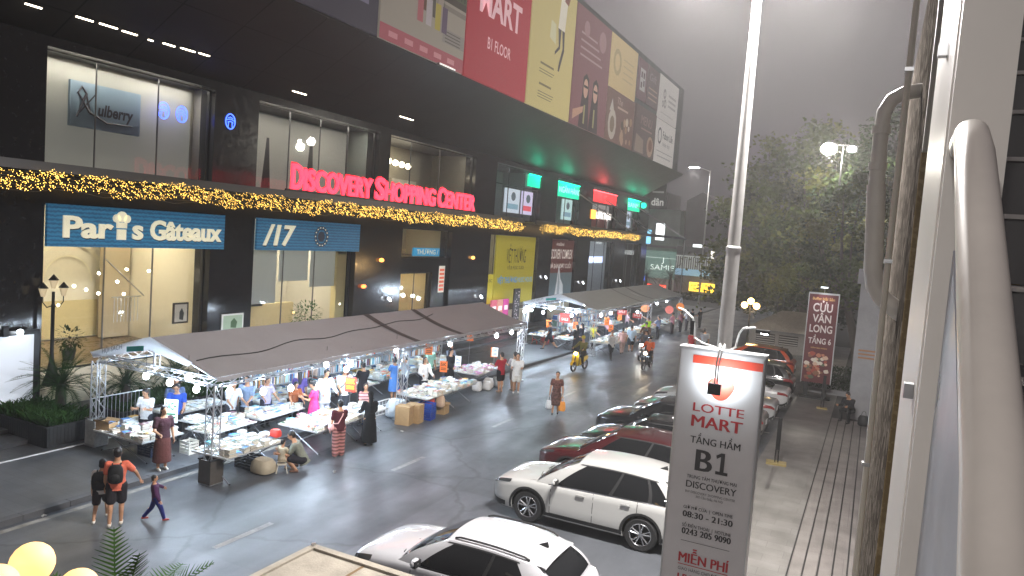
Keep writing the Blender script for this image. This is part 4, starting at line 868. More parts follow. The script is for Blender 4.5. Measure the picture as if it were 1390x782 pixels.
for k in 'pqrstuvwx': fill(k, COVERS, 0, 6 if k in 'tv' else 4, cell=(.22, .28))
o = SB.build('books', fix=False); o['kind'] = 'stuff'; o['label'] = 'heaps and stacks of books filling the tent tables'
# heaped shelves along the rear of both tents
SH = mat('shelf_metal', (.4, .41, .43), .4, metal=.6)
def shelf(label, x, y0, y1, tiers):
    t = thing('book_shelf', label, 'shelf', (x, (y0+y1)/2, .12)); L = (y1-y0)/2
    for k in range(tiers):
        b = MB(); b.box((-.22, -L, .35+k*.42), (.22, L, .38+k*.42), SH); b.build('shelf', parent=t)
    for s in (-1, 1):
        for q in (-1, 1):
            b = MB(); b.box((s*.22-.015, q*L-.015, 0), (s*.22+.015, q*L+.015, .45+tiers*.42), SH); b.build('upright', parent=t)
    b = MB(); rr = random.Random(int(y0*10))
    for k in range(tiers):
        yy = -L+.03
        while yy < L-.1:
            w = rr.uniform(.02, .05); h = rr.uniform(.2, .33); b.box((-.15, yy, .38+k*.42), (.13+rr.uniform(0, .05), yy+w*.93, .38+k*.42+h), cover(rr.choice(COVERS))); yy += w
    o = b.build('book', parent=t); o['kind'] = 'stuff'
shelf('low shelf of upright books under the rear eave behind the men in white', -18.0, 17.6, 20.6, 3)
shelf('shelf of upright books under the rear eave in the middle of the near tent', -18.0, 20.9, 24.9, 3)
shelf('shelf of upright books at the far rear of the near tent', -18.0, 25.2, 29.4, 3)
shelf('shelf of books along the near rear of the far tent', -18.0, 43.4, 48.0, 3)
shelf('shelf of books along the far rear of the far tent', -18.0, 48.4, 55.0, 3)

# ------------------------------------------------------------------ crates, boxes, bags, signs among the tables
CARD = mat('cardboard', '#a88a62', .8, var=.15, vscale=8); CARD2 = mat('cardboard_edge', '#6e5638', .8)
def carton(label, x, y, z, w, d, h, rz=0., open_=False, m=None):
    t = thing('cardboard_box', label, 'box', (x, y, z), rz); b = MB(); m = m or CARD
    e = .008
    b.box((-w/2, -d/2, 0), (w/2, d/2, e), m)
    for a, q in (((-w/2, -d/2, e), (w/2, -d/2+e, h)), ((-w/2, d/2-e, e), (w/2, d/2, h)), ((-w/2, -d/2+e, e), (-w/2+e, d/2-e, h)), ((w/2-e, -d/2+e, e), (w/2, d/2-e, h))): b.box(a, q, m)
    b.build('body', parent=t); b = MB()
    if open_:
        b.quad((-w/2, -d/2, h), (w/2, -d/2, h), (w/2, -d/2-.1, h+.1), (-w/2, -d/2-.1, h+.1), m); b.quad((-w/2, d/2, h), (w/2, d/2, h), (w/2, d/2+.1, h+.06), (-w/2, d/2+.1, h+.06), m)
    else:
        b.box((-w/2, -d/2, h), (w/2, -.008, h+.008), m); b.box((-w/2, .008, h), (w/2, d/2, h+.008), m)
    b.build('flap', parent=t, fix=False); b = MB(); b.box((-w/2-.002, -.025, h*.2), (-w/2+.001, .025, h), mat('tape', '#c8b48a', .3)); b.build('tape', parent=t); return t
carton('tall cardboard box standing on the road by the middle tent post, left of a pair', -13.62, 20.42, 0, .5, .38, .62, .2)
carton('tall cardboard box standing on the road by the middle tent post, right of a pair', -13.5, 20.88, 0, .5, .38, .62, .12)
carton('small open cardboard box on the road under the front table', -13.4, 22.55, 0, .3, .4, .3, .1, True)
carton('brown book carton on the near end table, left corner', -17.62, 12.55, .72, .42, .3, .2, .2, True)
def crate(label, x, y, z, c, w=.55, d=.38, h=.28, rz=0.):
    t = thing('plastic_crate', label, 'crate', (x, y, z), rz); m = mat('crate_'+c, '#'+c, .4, var=.06); b = MB(); e = .02
    b.box((-w/2, -d/2, 0), (w/2, d/2, e), m)
    for k in range(4):
        z0 = .02+k*h/4; z1 = z0+h/4*.6
        b.box((-w/2, -d/2, z0), (w/2, -d/2+e, z1), m); b.box((-w/2, d/2-e, z0), (w/2, d/2, z1), m); b.box((-w/2, -d/2+e, z0), (-w/2+e, d/2-e, z1), m); b.box((w/2-e, -d/2+e, z0), (w/2, d/2-e, z1), m)
    for sx in (-1, 1):
        for sy in (-1, 1): b.cbox((sx*(w/2-.012), sy*(d/2-.012), h/2), (.034, .034, h), m)
    b.build('basket', parent=t); b = MB(); b.box((-w/2-.01, -d/2-.01, h-.03), (w/2+.01, -d/2+.012, h+.004), m); b.box((-w/2-.01, d/2-.012, h-.03), (w/2+.01, d/2+.01, h+.004), m); b.build('rim', parent=t)
crate('blue slatted crate on the road by the cardboard pair, lower of two', -13.45, 21.5, 0, '1d3f9a', rz=.1)
crate('blue slatted crate stacked on another by the cardboard pair', -13.45, 21.5, .285, '23489f', rz=.14)
crate('black crate under the front table of grey books', -14.2, 14.2, 0, '16181c', .6, .45, .3)
crate('dark blue crate under the near end table', -16.6, 13.1, .12, '14203c', .5, .4, .25)
crate('white tub of papers behind the woman in the brown skirt', -16.0, 13.8, .12, 'd8d6cc', .36, .3, .34)
def bag(name, label, x, y, z, w, d, h, c, rz=0., handles=True, cat='bag', strap=False):
    t = thing(name, label, cat, (x, y, z), rz); m = mat('bag_'+c, '#'+c, .7, var=.1, bump=.4, bscale=12)
    prof = [(.72, 0), (1.0, .12), (1.04, .4), (.95, .75), (.72, 1.0)]; rows = []
    for s, t_ in prof: rows.append([(w/2*s*math.copysign(abs(math.cos(a))**.6, math.cos(a)), d/2*s*math.copysign(abs(math.sin(a))**.6, math.sin(a)), h*t_) for a in [2*math.pi*k/14 for k in range(14)]])
    b = MB(); b.grid(rows, m, True); b.add(rows[0], [tuple(range(14))], m); b.add(rows[-1], [tuple(range(14))], m); b.build('body', parent=t, smooth=True)
    if handles:
        b = MB()
        for s in (-1, 1): b.tube([(-w*.22, s*d*.2, h*.97), (-w*.16, s*d*.1, h+.14), (0, 0, h+.2), (w*.16, s*d*.1, h+.14), (w*.22, s*d*.2, h*.97)], .008, 5, m)
        b.build('handle', parent=t)
    return t
bag('plastic_sack', 'big pale plastic sack of goods by the middle tent post', -14.3, 20.95, 0, .7, .6, .62, 'c9d4dc', handles=False, cat='sack')
bag('plastic_sack', 'red and white sack on the road beneath the near front table half', -13.6, 21.9, .3, .4, .3, .42, 'c0443c', handles=False, cat='sack')
bag('paper_bag', 'tan carrier bag hanging beside the red sack', -13.35, 22.25, .3, .34, .2, .4, 'c8ac92', cat='bag')
for i, (x, y, s) in enumerate(((-14.3, 26.7, .4), (-14.1, 27.2, .36), (-14.25, 27.6, .42), (-14.0, 28.1, .38), (-14.3, 28.4, .34))):
    bag('white_bundle', ['white shrink wrapped bundle under the pink book table, nearest the road end', 'white bundle under the pink book table, second from its near end', 'white bundle in the middle under the pink book table', 'white bundle under the pink book table next to the red shirted man', 'small white bundle at the far leg of the pink book table'][i], x, y, 0, s, s*.8, s, 'd4d2ce', handles=False, cat='bundle')
def price(label, x, y, z, c, words, w=.3, h=.42, kind='price_sign', rz=RAD(25), stick=True, wc='3a1a10'):
    t = thing(kind, label, 'price sign', (x, y, z), rz); b = MB(); b.box((-w/2, -.008, 0), (w/2, .008, h), mat('card_'+c, '#'+c, .5)); b.build('card', parent=t)
    b = MB(); text(b, words, (0, -.012, h*.56), (1, 0, 0), U_, h*.3, w*.8, mat('print_'+wc, '#'+wc, .6), 'c', bold=.02); 
    for k in range(2): b.quad((-w*.34, -.0115, h*(.2+.14*k)), (w*.34, -.0115, h*(.2+.14*k)), (w*.34, -.0115, h*(.26+.14*k)), (-w*.34, -.0115, h*(.26+.14*k)), mat('print_'+wc, '#'+wc, .6))
    b.build('print', parent=t, fix=False)
    if stick:
        b = MB(); b.cyl((0, .012, -max(.05, z-.74)), (0, .012, h*.6), .008, n=5, mt=TLEG); b.build('stick', parent=t)
price('red and yellow price sign standing over the table by the black robed woman', -14.3, 18.35, 1.32, 'd8301c', '10K', .34, .46, wc='f4d820')
OR = 'e8742a'
for x, y, z, l in ((-15.0, 23.9, 1.75, 'orange price card left of the mint shirted shopper'), (-14.3, 23.9, 1.18, 'orange price card low before the mint shirted shopper'), (-14.9, 26.9, 2.0, 'orange price card hung high beside the black robed clerk'), (-14.6, 28.6, 1.15, 'orange price card at the back of the pink book table'), (-17.1, 40.4, 1.2, 'orange price card over the red chairs in the far tent'), (-15.6, 40.9, 1.25, 'orange price card by the walking man in navy'), (-14.0, 41.9, 1.6, 'orange price card on the post of the far tent, high'), (-14.05, 42.9, 1.1, 'orange price card before the pink shopper of the far tent'), (-14.6, 46.2, 1.5, 'orange price card in the middle of the far tent')): price(l, x, y, z, OR, '5K', .28, .42)
price('white price card on a stick left of the red shirted man', -14.4, 28.3, 1.25, 'e8eaea', '20K', .26, .38, wc='2a4a8a')
price('white notice card hanging in front of the black robed clerk', -14.6, 25.5, 1.15, 'e6e8ec', 'SALE', .24, .42, wc='3a4a6a')
price('green and white timetable board beside the man in blue', -16.2, 13.35, 1.0, 'e4eee8', 'SÁCH', .36, .62, wc='127a4a')
for x, y, z, l, c in ((-13.2, 53.5, 1.6, 'round pink paper fan sign by the far middle post', 'e0766a'), (-13.0, 56.0, 1.7, 'round orange paper fan sign near the far end of the far tent', 'f08a3c'), (-14.3, 51.0, 1.75, 'round orange disc sign under the far eave', 'e88a50')):
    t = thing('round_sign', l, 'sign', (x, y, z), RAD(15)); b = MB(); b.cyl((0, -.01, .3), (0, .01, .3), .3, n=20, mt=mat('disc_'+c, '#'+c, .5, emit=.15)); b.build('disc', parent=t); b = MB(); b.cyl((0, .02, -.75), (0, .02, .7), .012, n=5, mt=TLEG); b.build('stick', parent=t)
for x, y, z, l in ((-16.3, 40.9, 1.55, 'red hanging banner with pale writing left of the far post'), (-14.1, 45.0, 2.0, 'red sale banner under the far eave, first'), (-14.2, 48.8, 1.5, 'red sale banner beside the neon yellow shirt')):
    t = thing('hanging_banner', l, 'banner', (x, y, z), RAD(12)); b = MB(); b.box((-.3, -.006, 0), (.3, .006, .55 if y < 42 else .32), mat('banner_red', '#b8342c', .6)); b.build('cloth', parent=t); b = MB(); text(b, 'SALE', (0, -.01, .12), (1, 0, 0), U_, .16, .42, mat('banner_ink', '#f0d8cc', .6), 'c', bold=.02); b.build('print', parent=t, fix=False)
# wire basket edge of table h
t = thing('wire_basket', 'white wire grid panel along the edge of the table by the black robe', 'wire panel', (-13.58, 18.75, .6)); b = MB(); WW = mat('white_wire', (.7, .72, .75), .4)
for k in range(9): b.cyl((0, -.7+k*.175, 0), (0, -.7+k*.175, .42), .006, n=5, mt=WW)
for z in (0, .14, .28, .42): b.cyl((0, -.7, z), (0, .7, z), .007, n=5, mt=WW)
b.build('grid', parent=t); b = MB(); b.tube([(0, -.71, -.05), (0, -.71, .44), (0, .71, .44), (0, .71, -.05)], .012, 5, WW); b.build('frame', parent=t)
# red plastic chairs under the near left table of the far tent
def stool(label, x, y, c, z=.12, s=1., back=True, group=None):
    t = thing('plastic_chair' if back else 'plastic_stool', label, 'chair' if back else 'stool', (x, y, z), random.uniform(0, 6), group); m = mat('plastic_'+c, '#'+c, .4); b = MB(); b.box((-.17*s, -.17*s, .30*s), (.17*s, .17*s, .34*s), m); b.build('seat', parent=t)
    for a in (-1, 1):
        for q in (-1, 1): b = MB(); b.cyl((a*.2*s, q*.2*s, 0), (a*.14*s, q*.14*s, .3*s), .02*s, .018*s, 6, m); b.build('leg', parent=t)
    if back: b = MB(); b.box((-.17*s, .15*s, .34*s), (.17*s, .18*s, .66*s), m); b.build('backrest', parent=t)
for i, (x, y) in enumerate(((-17.9, 40.3), (-17.4, 40.5), (-17.1, 40.9), (-17.7, 41.3))): stool('low red plastic chair under the near left table of the far tent', x, y, 'c8382c', s=.8, group='red chairs under the far tent table')
stool('pale plastic stool the small seated child sits on', -13.3, 14.42, 'c8bfae', z=0, s=.7, back=False)
stool('plastic stool the plaid shirted seller sits on', -14.75, 19.75, '3a5aa0', z=0, s=1.2, back=False)
bag('cloth_sack', 'limp beige cloth sack on the road by the seated child', -13.62, 14.1, 0, .6, .5, .36, 'a89c86', handles=False, cat='sack')
bag('red_bag', 'red bag on the corner of the front table above the crouching man', -13.75, 14.62, .8, .3, .22, .2, 'c8382c', handles=False)
# ================================================================== people
def skinm(h='b98a6a'): return mat('skin_'+h, '#'+h, .55, var=.05)
HAIR = mat('hair_black', (.012, .010, .010), .45, var=.2, vscale=30); EYE_M = mat('eye_dark', (.01, .008, .008), .2); LIP = mat('lip', '#8a4a42', .5)
def capsule(b, A, B, ra, rb, n=12, mt=None, sq=1.0):
    A = Vector(A); B = Vector(B); d = (B-A); L = d.length
    if L < 1e-5: b.ball(A, ra, n, mt); return
    d.normalize(); rows = []
    e = d.orthogonal().normalized(); g = d.cross(e)
    seq = [(-1, 0.), (-.8, .6), (-.4, .92), (0, 1.)]
    for s, k in seq: rows.append((A+d*(s*ra), ra*max(k, .02)))
    for s, k in [(0, 1.), (.4, .92), (.8, .6), (1, .0)]: rows.append((B+d*(s*rb), rb*max(k, .02)))
    b.grid([[p+e*(r*math.cos(2*math.pi*i/n))+g*(r*math.sin(2*math.pi*i/n)) for i in range(n)] for p, r in rows], mt, True)
    o = len(b.v); b.f.append(tuple(range(o-n, o))); b.mi.append(b.m(mt)); q = o-n*len(rows); b.f.append(tuple(range(q, q+n))); b.mi.append(b.m(mt))
def loft(b, secs, mt=None, n=18):                      # secs: (centre, half width, half depth, side axis, front axis)
    rows = []
    for c, rx, ry, sx, fy in secs: rows.append([Vector(c)+sx*(rx*math.cos(2*math.pi*i/n))+fy*(ry*math.sin(2*math.pi*i/n)) for i in range(n)])
    b.grid(rows, mt, True); o = len(b.v); b.f.append(tuple(range(o-n, o))); b.mi.append(b.m(mt)); q = o-n*len(rows); b.f.append(tuple(range(q, q+n))); b.mi.append(b.m(mt))
def remesh(mb, vox, sm, name, m, extra=None):
    me = mb.mesh('tmp', m, fix=True); o = bpy.data.objects.new('tmp', me); COL.objects.link(o)
    r = o.modifiers.new('r', 'REMESH'); r.mode = 'VOXEL'; r.voxel_size = vox; r.use_smooth_shade = True
    s = o.modifiers.new('s', 'SMOOTH'); s.iterations = sm; s.factor = .5
    dg = bpy.context.evaluated_depsgraph_get(); dg.update(); e = o.evaluated_get(dg)
    out = bpy.data.meshes.new_from_object(e); bpy.data.objects.remove(o)
    out.name = name; out.materials.clear(); out.materials.append(m)
    if extra:
        bm = bmesh.new(); bm.from_mesh(out)
        for x, mm in extra:
            out.materials.append(mm); k = len(out.materials)-1
            for v, f in [(x.v, x.f)]:
                vs = [bm.verts.new(p) for p in v]
                for q in f:
                    try: nf = bm.faces.new([vs[i] for i in q]); nf.smooth = True; nf.material_index = k if mm is not m else 0
                    except ValueError: pass
        bm.to_mesh(out); bm.free()
    return out
def person(label, x, y, z=0., face=(1, 0), h=1.62, top=('tee', '888888'), bot=('trousers', '333333'), hair='short', shoes='2a2a2a', skin='b98a6a', pose='stand', armL=None, armR=None, lean=0., head=0., group=None, fem=True, cap=None, legs=None, far=False, dz=0.):
    S = h; f = Vector((face[0], face[1], 0)).normalized(); rz = math.atan2(-f.x, f.y)
    t = thing('person', label, 'person', (x, y, z), rz, group)
    X = Vector((1, 0, 0)); Yv = Vector((0, 1, 0))
    legs = legs or {'stand': ((2, 4), (-2, 2)), 'walk': ((24, 8), (-18, 22)), 'stride': ((30, 12), (-24, 26)), 'squat': ((112, 142), (100, 140)), 'sit': ((82, 88), (78, 84)), 'ride': ((62, 74), (62, 74))}[pose]
    ARM = {'down': (4, 10, 8), 'browse': (28, 8, 38), 'read': (22, 6, 85), 'swing': (24, 8, 22), 'back': (-22, 8, 14), 'carry': (2, 12, 6), 'bent': (8, 14, 70), 'face': (38, 6, 118), 'ride': (52, 14, 22), 'out': (18, 40, 14), 'hold': (30, 4, 66)}
    aL = ARM[armL] if isinstance(armL, str) else (armL or ARM['down']); aR = ARM[armR] if isinstance(armR, str) else (armR or ARM['down'])
    TH, SHN = .245*S, .24*S
    def legpts(s, a, k, hip):
        a1 = RAD(a); a2 = RAD(a-k); kn = hip+Vector((s*.012*S*(1 if pose in ('squat', 'ride', 'sit') else .3)*4*(1 if pose != 'stand' and pose != 'walk' and pose != 'stride' else .3), math.sin(a1), -math.cos(a1)*1))*1
        kn = hip+Vector((s*(.05*S if pose in ('squat', 'ride', 'sit') else .004*S), TH*math.sin(a1), -TH*math.cos(a1)))
        an = kn+Vector((s*.0, SHN*math.sin(a2), -SHN*math.cos(a2))); return kn, an, a2
    hipw = (.056 if fem else .054)*S; lows = []
    for s, (a, k) in ((1, legs[0]), (-1, legs[1])): lows.append(legpts(s, a, k, Vector((s*hipw, 0, 0)))[1].z)
    hz = -min(lows)+.042*S+dz; hip0 = Vector((0, 0, hz))
    LG = []
    for s, (a, k) in ((1, legs[0]), (-1, legs[1])): hp = Vector((s*hipw, 0, hz)); kn, an, a2 = legpts(s, a, k, hp); LG.append((s, hp, kn, an, a2))
    la = RAD(lean); sd = Vector((0, math.sin(la), math.cos(la))); fd = Vector((0, math.cos(la), -math.sin(la)))
    def sp(k): return hip0+sd*(k*S)
    shw = (.108 if fem else .122)*S
    body = MB()
    g = 1.0 if fem else .96
    tors = [(-.045, .082*g, .062), (0., .098*g, .070), (.05, .090*g, .066), (.10, .080 if fem else .088, .060), (.17, .092, .066), (.225, .100 if fem else .108, .066), (.275, .098 if fem else .112, .056), (.30, .060, .042), (.325, .036, .036)]
    secs = [(sp(k), rx*S, ry*S, X, fd) for k, rx, ry in tors]; loft(body, secs)
    if fem:
        for s in (1, -1): body.ball(sp(.205)+X*(s*.046*S)+fd*(.042*S), .036*S, 8)
    neck0 = sp(.31); ha = la*.35+RAD(head); hu = Vector((0, math.sin(ha), math.cos(ha))); hf = Vector((0, math.cos(ha), -math.sin(ha)))
    neck1 = neck0+hu*(.05*S); capsule(body, sp(.29), neck1+hu*.01*S, .038*S, .034*S)
    hc = neck1+hu*(.062*S)+hf*(.008*S); HM = Matrix((X, hf, hu)).transposed()
    def hp_(a, b_, c): return hc+X*(a*S)+hf*(b_*S)+hu*(c*S)
    body.ball(hp_(0, 0, .012), (.047*S, .058*S, .060*S), 16, M=HM); body.ball(hp_(0, .014, -.030), (.036*S, .042*S, .040*S), 12, M=HM)
    capsule(body, hp_(0, .052, .008), hp_(0, .064, -.014), .007*S, .010*S, 8)
    for s in (1, -1): body.ball(hp_(s*.047, -.004, -.002), (.006*S, .011*S, .017*S), 8, M=HM)
    AR = []
    for s, (af, ao, eb) in ((1, aR), (-1, aL)):
        sh = sp(.277)+X*(s*shw*.96); a = RAD(af)+la*0; o = RAD(ao)
        ud = Vector((s*math.sin(o), math.cos(o)*math.sin(a), -math.cos(o)*math.cos(a))); el = sh+ud*(.172*S)
        a2 = a+RAD(eb); o2 = o*.4 if eb < 60 else -o*.8
        dd = Vector((s*math.sin(o2), math.cos(o2)*math.sin(a2), -math.cos(o2)*math.cos(a2))); wr = el+dd*(.146*S)
        capsule(body, sp(.268)+X*(s*shw*.72), sh, .040*S, .036*S); capsule(body, sh, el, .032*S, .024*S); capsule(body, el, wr, .024*S, .0155*S); AR.append((s, sh, el, wr, dd))
    for s, hp, kn, an, a2 in LG:
        capsule(body, hp, kn, .058*S, .036*S); capsule(body, kn, an, .036*S, .021*S); body.ball(kn.lerp(an, .28)-Vector((0, math.cos(a2)*.010*S, 0)), (.031*S, .034*S, .07*S), 8)
        capsule(body, an-Vector((0, .012*S, .018*S)), an+Vector((0, .085*S, -.030*S)), .021*S, .014*S)
    hands = MB()
    for s, sh, el, wr, dd in AR:
        sx = dd.cross(Vector((s, 0, 0))); 
        if sx.length < .1: sx = Vector((0, 1, 0))
        sx.normalize(); pn = dd.cross(sx).normalized()      # sx: across the palm, pn: palm normal
        HMt = Matrix((sx, pn, dd)).transposed(); pc = wr+dd*(.028*S); hands.ball(pc, (.023*S, .011*S, .030*S), 10, M=HMt)
        for k, (off, ln) in enumerate(((-.017, .036), (-.006, .043), (.006, .041), (.017, .031))):
            p0 = wr+dd*(.050*S)+sx*(off*S); p1 = p0+dd*(ln*.55*S)+pn*(-s*.004*S)+sx*(off*.12*S); p2 = p1+dd*(ln*.45*S)*.8+pn*(-s*.014*S); hands.tube([p0, p1, p2], [.0056*S, .0052*S, .0038*S], 6)
        b0 = wr+dd*(.016*S)+sx*(.018*S); b1 = b0+sx*(.016*S)+dd*(.016*S); hands.tube([b0, b1, b1+dd*(.018*S)+sx*.003*S], [.0075*S, .0062*S, .0045*S], 6)
    eyes = MB()
    for s in (1, -1): eyes.ball(hp_(s*.019, .052, .006), .0062*S, 8)
    lips = MB(); lips.ball(hp_(0, .053, -.034), (.012*S, .004*S, .004*S), 8, M=HM)
    brow = MB()
    for s in (1, -1): brow.ball(hp_(s*.019, .0545, .019), (.012*S, .003*S, .0025*S), 8, M=HM)
    sk = skinm(skin); vox = .0175*S/1.6 if far else .0125*S/1.6
    me = remesh(body, vox, 2, 'body', sk, [(hands, sk), (eyes, EYE_M), (lips, LIP), (brow, HAIR)])
    o = bpy.data.objects.new('body', me); COL.objects.link(o); o.parent = t
    def cl(name, mb, m, v=None, sm=3):
        me = remesh(mb, v or vox*1.15, sm, name, m); o = bpy.data.objects.new(name, me); COL.objects.link(o); o.parent = t; return o
    E = .013*S
    if top:
        k, c = top[0], top[1]; m = cloth(c); b = MB(); lo = {'tee': -.055, 'shirt': -.075, 'long': -.16, 'vest': -.05, 'crop': 0., 'dress': -.02, 'robe': -.02}.get(k, -.05)
        ss = [(sp(kk), rx*S+E*(1.35 if k in ('tee', 'shirt', 'long', 'robe') else .9), ry*S+E*(1.3 if k != 'dress' else 1.), X, fd) for kk, rx, ry in tors if kk >= lo-.001 and kk < .31]
        if lo < -.05: ss = [(sp(lo), .106*S+E*1.4, .078*S+E*1.4, X, fd)]+[q for q in ss]
        ss[-1] = (ss[-1][0], .050*S, .046*S, X, fd); loft(b, ss)
        if fem:
            for s in (1, -1): b.ball(sp(.205)+X*(s*.046*S)+fd*(.042*S), .036*S+E*.8, 8)
        for s, sh, el, wr, dd in AR:
            capsule(b, sp(.268)+X*(s*shw*.72), sh, .040*S+E*.7, .036*S+E*.8)
            if k != 'vest':
                fr = {'tee': .62, 'dress': .5, 'shirt': .7, 'long': 1, 'robe': 1, 'crop': .5}.get(k, .6); capsule(b, sh, sh.lerp(el, min(1, fr+(.35 if len(top) > 2 else 0))), .034*S+E*.8, .029*S+E)
                if k in ('long', 'robe') or len(top) > 2: capsule(b, el, el.lerp(wr, .93), .026*S+E*.8, .022*S+E*(1.6 if k == 'robe' else .9))
        cl('dress' if k == 'dress' else ('robe' if k == 'robe' else 'shirt'), b, m)
    if bot:
        k, c = bot[0], bot[1]; m = cloth(c); b = MB()
        if k in ('trousers', 'shorts', 'wide'):
            loft(b, [(sp(kk), rx*S+E*.8, ry*S+E*.8, X, fd) for kk, rx, ry in tors[:4]])
            for s, hp, kn, an, a2 in LG:
                if k == 'shorts': capsule(b, hp, hp.lerp(kn, .78), .060*S+E, .046*S+E*1.5)
                else: capsule(b, hp, kn, .058*S+E*.8, .038*S+E*(1.9 if k == 'wide' else .9)); capsule(b, kn, kn.lerp(an, .93), .038*S+E*(1.9 if k == 'wide' else .9), .026*S+E*(2.6 if k == 'wide' else .8))
            cl('trousers' if k != 'shorts' else 'shorts', b, m)
        else:
            ln = {'skirt': .40, 'midi': .30, 'robe': .455, 'knee': .22}[k]; yc = sum(q[3].y for q in LG)/2; zb = max(.05*S, hz-ln*S); amp = abs(LG[0][3].y-LG[1][3].y)/2
            ss = [(Vector((0, yc*kk**1.5, hz+.10*S+(zb-hz-.10*S)*kk)), (.086+.030*kk+(.012 if kk > .2 else 0))*S+E+(.02*S*kk if k == 'robe' else 0), (.064+.034*kk+(.010 if kk > .2 else 0))*S+E+amp*.55*kk, X, Yv) for kk in (0, .2, .4, .6, .8, .95, 1.)]
            loft(b, ss); cl('skirt', b, m)
    # shoes
    b = MB(); 
    for s, hp, kn, an, a2 in LG:
        capsule(b, an+Vector((0, -.014*S, -.022*S)), an+Vector((0, .088*S, -.028*S)), .026*S, .018*S, 10)
    if shoes: cl('shoe', b, mat('shoe_'+shoes, '#'+shoes, .5), vox, 1)
    # hair
    if hair:
        b = MB(); b.ball(hp_(0, -.010, .024), (.053*S, .060*S, .056*S), 16, M=HM); b.ball(hp_(0, -.026, -.004), (.050*S, .042*S, .052*S), 12, M=HM)
        if hair in ('long', 'scarf'): capsule(b, hp_(0, -.045, .0), neck0-sd*(.09*S)-fd*(.060*S), .045*S, .036*S); 
        if hair == 'tail': capsule(b, hp_(0, -.066, .02), hp_(0, -.085, -.10), .020*S, .014*S)
        if hair == 'bun': b.ball(hp_(0, -.066, .04), .027*S, 10)
        if hair == 'bob': b.ball(hp_(0, -.020, -.026), (.056*S, .046*S, .048*S), 12, M=HM)
        cl('hair' if hair != 'scarf' else 'headscarf', b, HAIR if hair != 'scarf' else cloth(top[1]), vox, 2)
    if cap:
        b = MB(); m = mat('helmet_'+cap, '#'+cap, .25, coat=.5); b.ball(hp_(0, -.006, .030), (.066*S, .076*S, .066*S), 16, M=HM); capsule(b, hp_(0, .06, .03), hp_(0, .082, .02), .022*S, .012*S); cl('helmet', b, m, vox, 2)
    t['hand'] = [tuple(AR[0][3]), tuple(AR[1][3])]; t['hz'] = hz
    return t, AR, LG, hz, sp, fd
def world(t, v): return Matrix.Translation(t.location)@Matrix.Rotation(t.rotation_euler.z, 4, 'Z')@Vector(v)

PV = .12
# --- near left
person('woman in a dark top and long brown skirt standing at the kerb', -15.42, 12.5, PV, (.95, -.3), 1.60, ('tee', '3a2128'), ('skirt', '55302c'), 'long', 'd8d4cc', armL='down', armR='bent', head=8)
pt, AR, LG, hz, sp, fd = person('woman in an orange tee and dark shorts with a black backpack on the road', -13.58, 9.94, 0, (-.72, .69), 1.60, ('tee', 'd87058'), ('shorts', '2a272b'), 'bun', 'ddd2c4', armL='down', armR='out', legs=((4, 4), (-8, 4)))
def backpack(label, pt, sp, fd, S, c, w=.28, hh=.38):
    p = world(pt, sp(.19)-fd*(.105*S+.05)); t = thing('backpack', label, 'backpack', p, pt.rotation_euler.z); m = mat('backpack_'+c, '#'+c, .7, var=.1, bump=.3)
    b = MB(); rows = []
    for z, s in ((-hh/2, .7), (-hh*.44, .95), (-.05, 1.05), (hh*.25, 1.0), (hh*.44, .78), (hh*.5, .4)): rows.append([(w/2*s*math.cos(a), .085*s*math.sin(a), z) for a in [2*math.pi*k/16 for k in range(16)]])
    b.grid(rows, m, True); b.add(rows[0], [tuple(range(16))], m); b.add(rows[-1], [tuple(range(16))], m); b.build('body', parent=t, smooth=True)
    b = MB(); b.ball((0, -.07, -.07), (w*.36, .05, .1), 10, m); b.build('pocket', parent=t, smooth=True)
    for s in (1, -1): b = MB(); b.tube([(s*.07, .05, hh*.42), (s*.075, .10, hh*.5), (s*.085, .2, hh*.36), (s*.1, .22, .05), (s*.11, .1, -hh*.3)], .014, 6, m); b.build('strap', parent=t)
backpack('small black backpack on the back of the orange shirted woman', pt, sp, fd, 1.6, '0c0c0e')
pt, AR, LG, hz, sp, fd = person('child in a white tee walking close behind the orange shirted woman', -14.02, 9.92, 0, (-.7, .7), 1.32, ('tee', 'cfc8c2'), ('shorts', '3b3638'), 'bob', 'd8d0c8', pose='walk')
backpack('big black backpack on the child in the white tee', pt, sp, fd, 1.32, '101012', .32, .38)
person('small boy in a red and blue outfit leaning away on the road', -13.15, 10.55, 0, (.6, .8), 1.0, ('tee', '4a2a4c', 1), ('trousers', '2a3170'), 'short', 'a83a34', pose='walk', armL=(35, 50, 20), armR=(10, 20, 20), lean=-8, fem=False)
# --- near tent
A_ = lambda *a, **k: person(*a, **k)
A_('woman in a white tee reading behind the near end table', -17.42, 13.55, PV, (.4, -.9), 1.56, ('tee', 'dcdcdc'), ('trousers', '2c2c34'), 'bun', armL='read', armR='read', head=22)
A_('young man in a bright blue shirt looking down beside the green board', -17.2, 14.35, PV, (.6, -.75), 1.6, ('tee', '2a50b0'), ('trousers', '22242a'), 'short', armL='browse', armR='browse', head=20, fem=False)
A_('dark haired person half hidden behind the man in blue', -17.7, 14.7, PV, (.8, -.5), 1.62, ('tee', '5a6a8a'), ('trousers', '22242a'), 'short', fem=False)
A_('person in a white shirt behind the front post of the near tent', -16.6, 15.75, PV, (1, -.2), 1.6, ('tee', 'd4d6da'), ('trousers', '3a3a44'), 'short', armL='browse', armR='browse', lean=10, fem=False)
A_('shopper in a grey blue shirt with a dark shoulder strap', -16.5, 16.25, PV, (.3, -.95), 1.64, ('shirt', '8496b0'), ('trousers', '2a2c34'), 'short', armL='browse', armR='down', fem=False)
A_('shopper in a lavender shirt beside the grey blue shirted one', -16.4, 16.95, PV, (.95, -.3), 1.55, ('tee', 'a9a0bc'), ('trousers', '2e2c38'), 'bob', armL='browse', armR='browse', head=18)
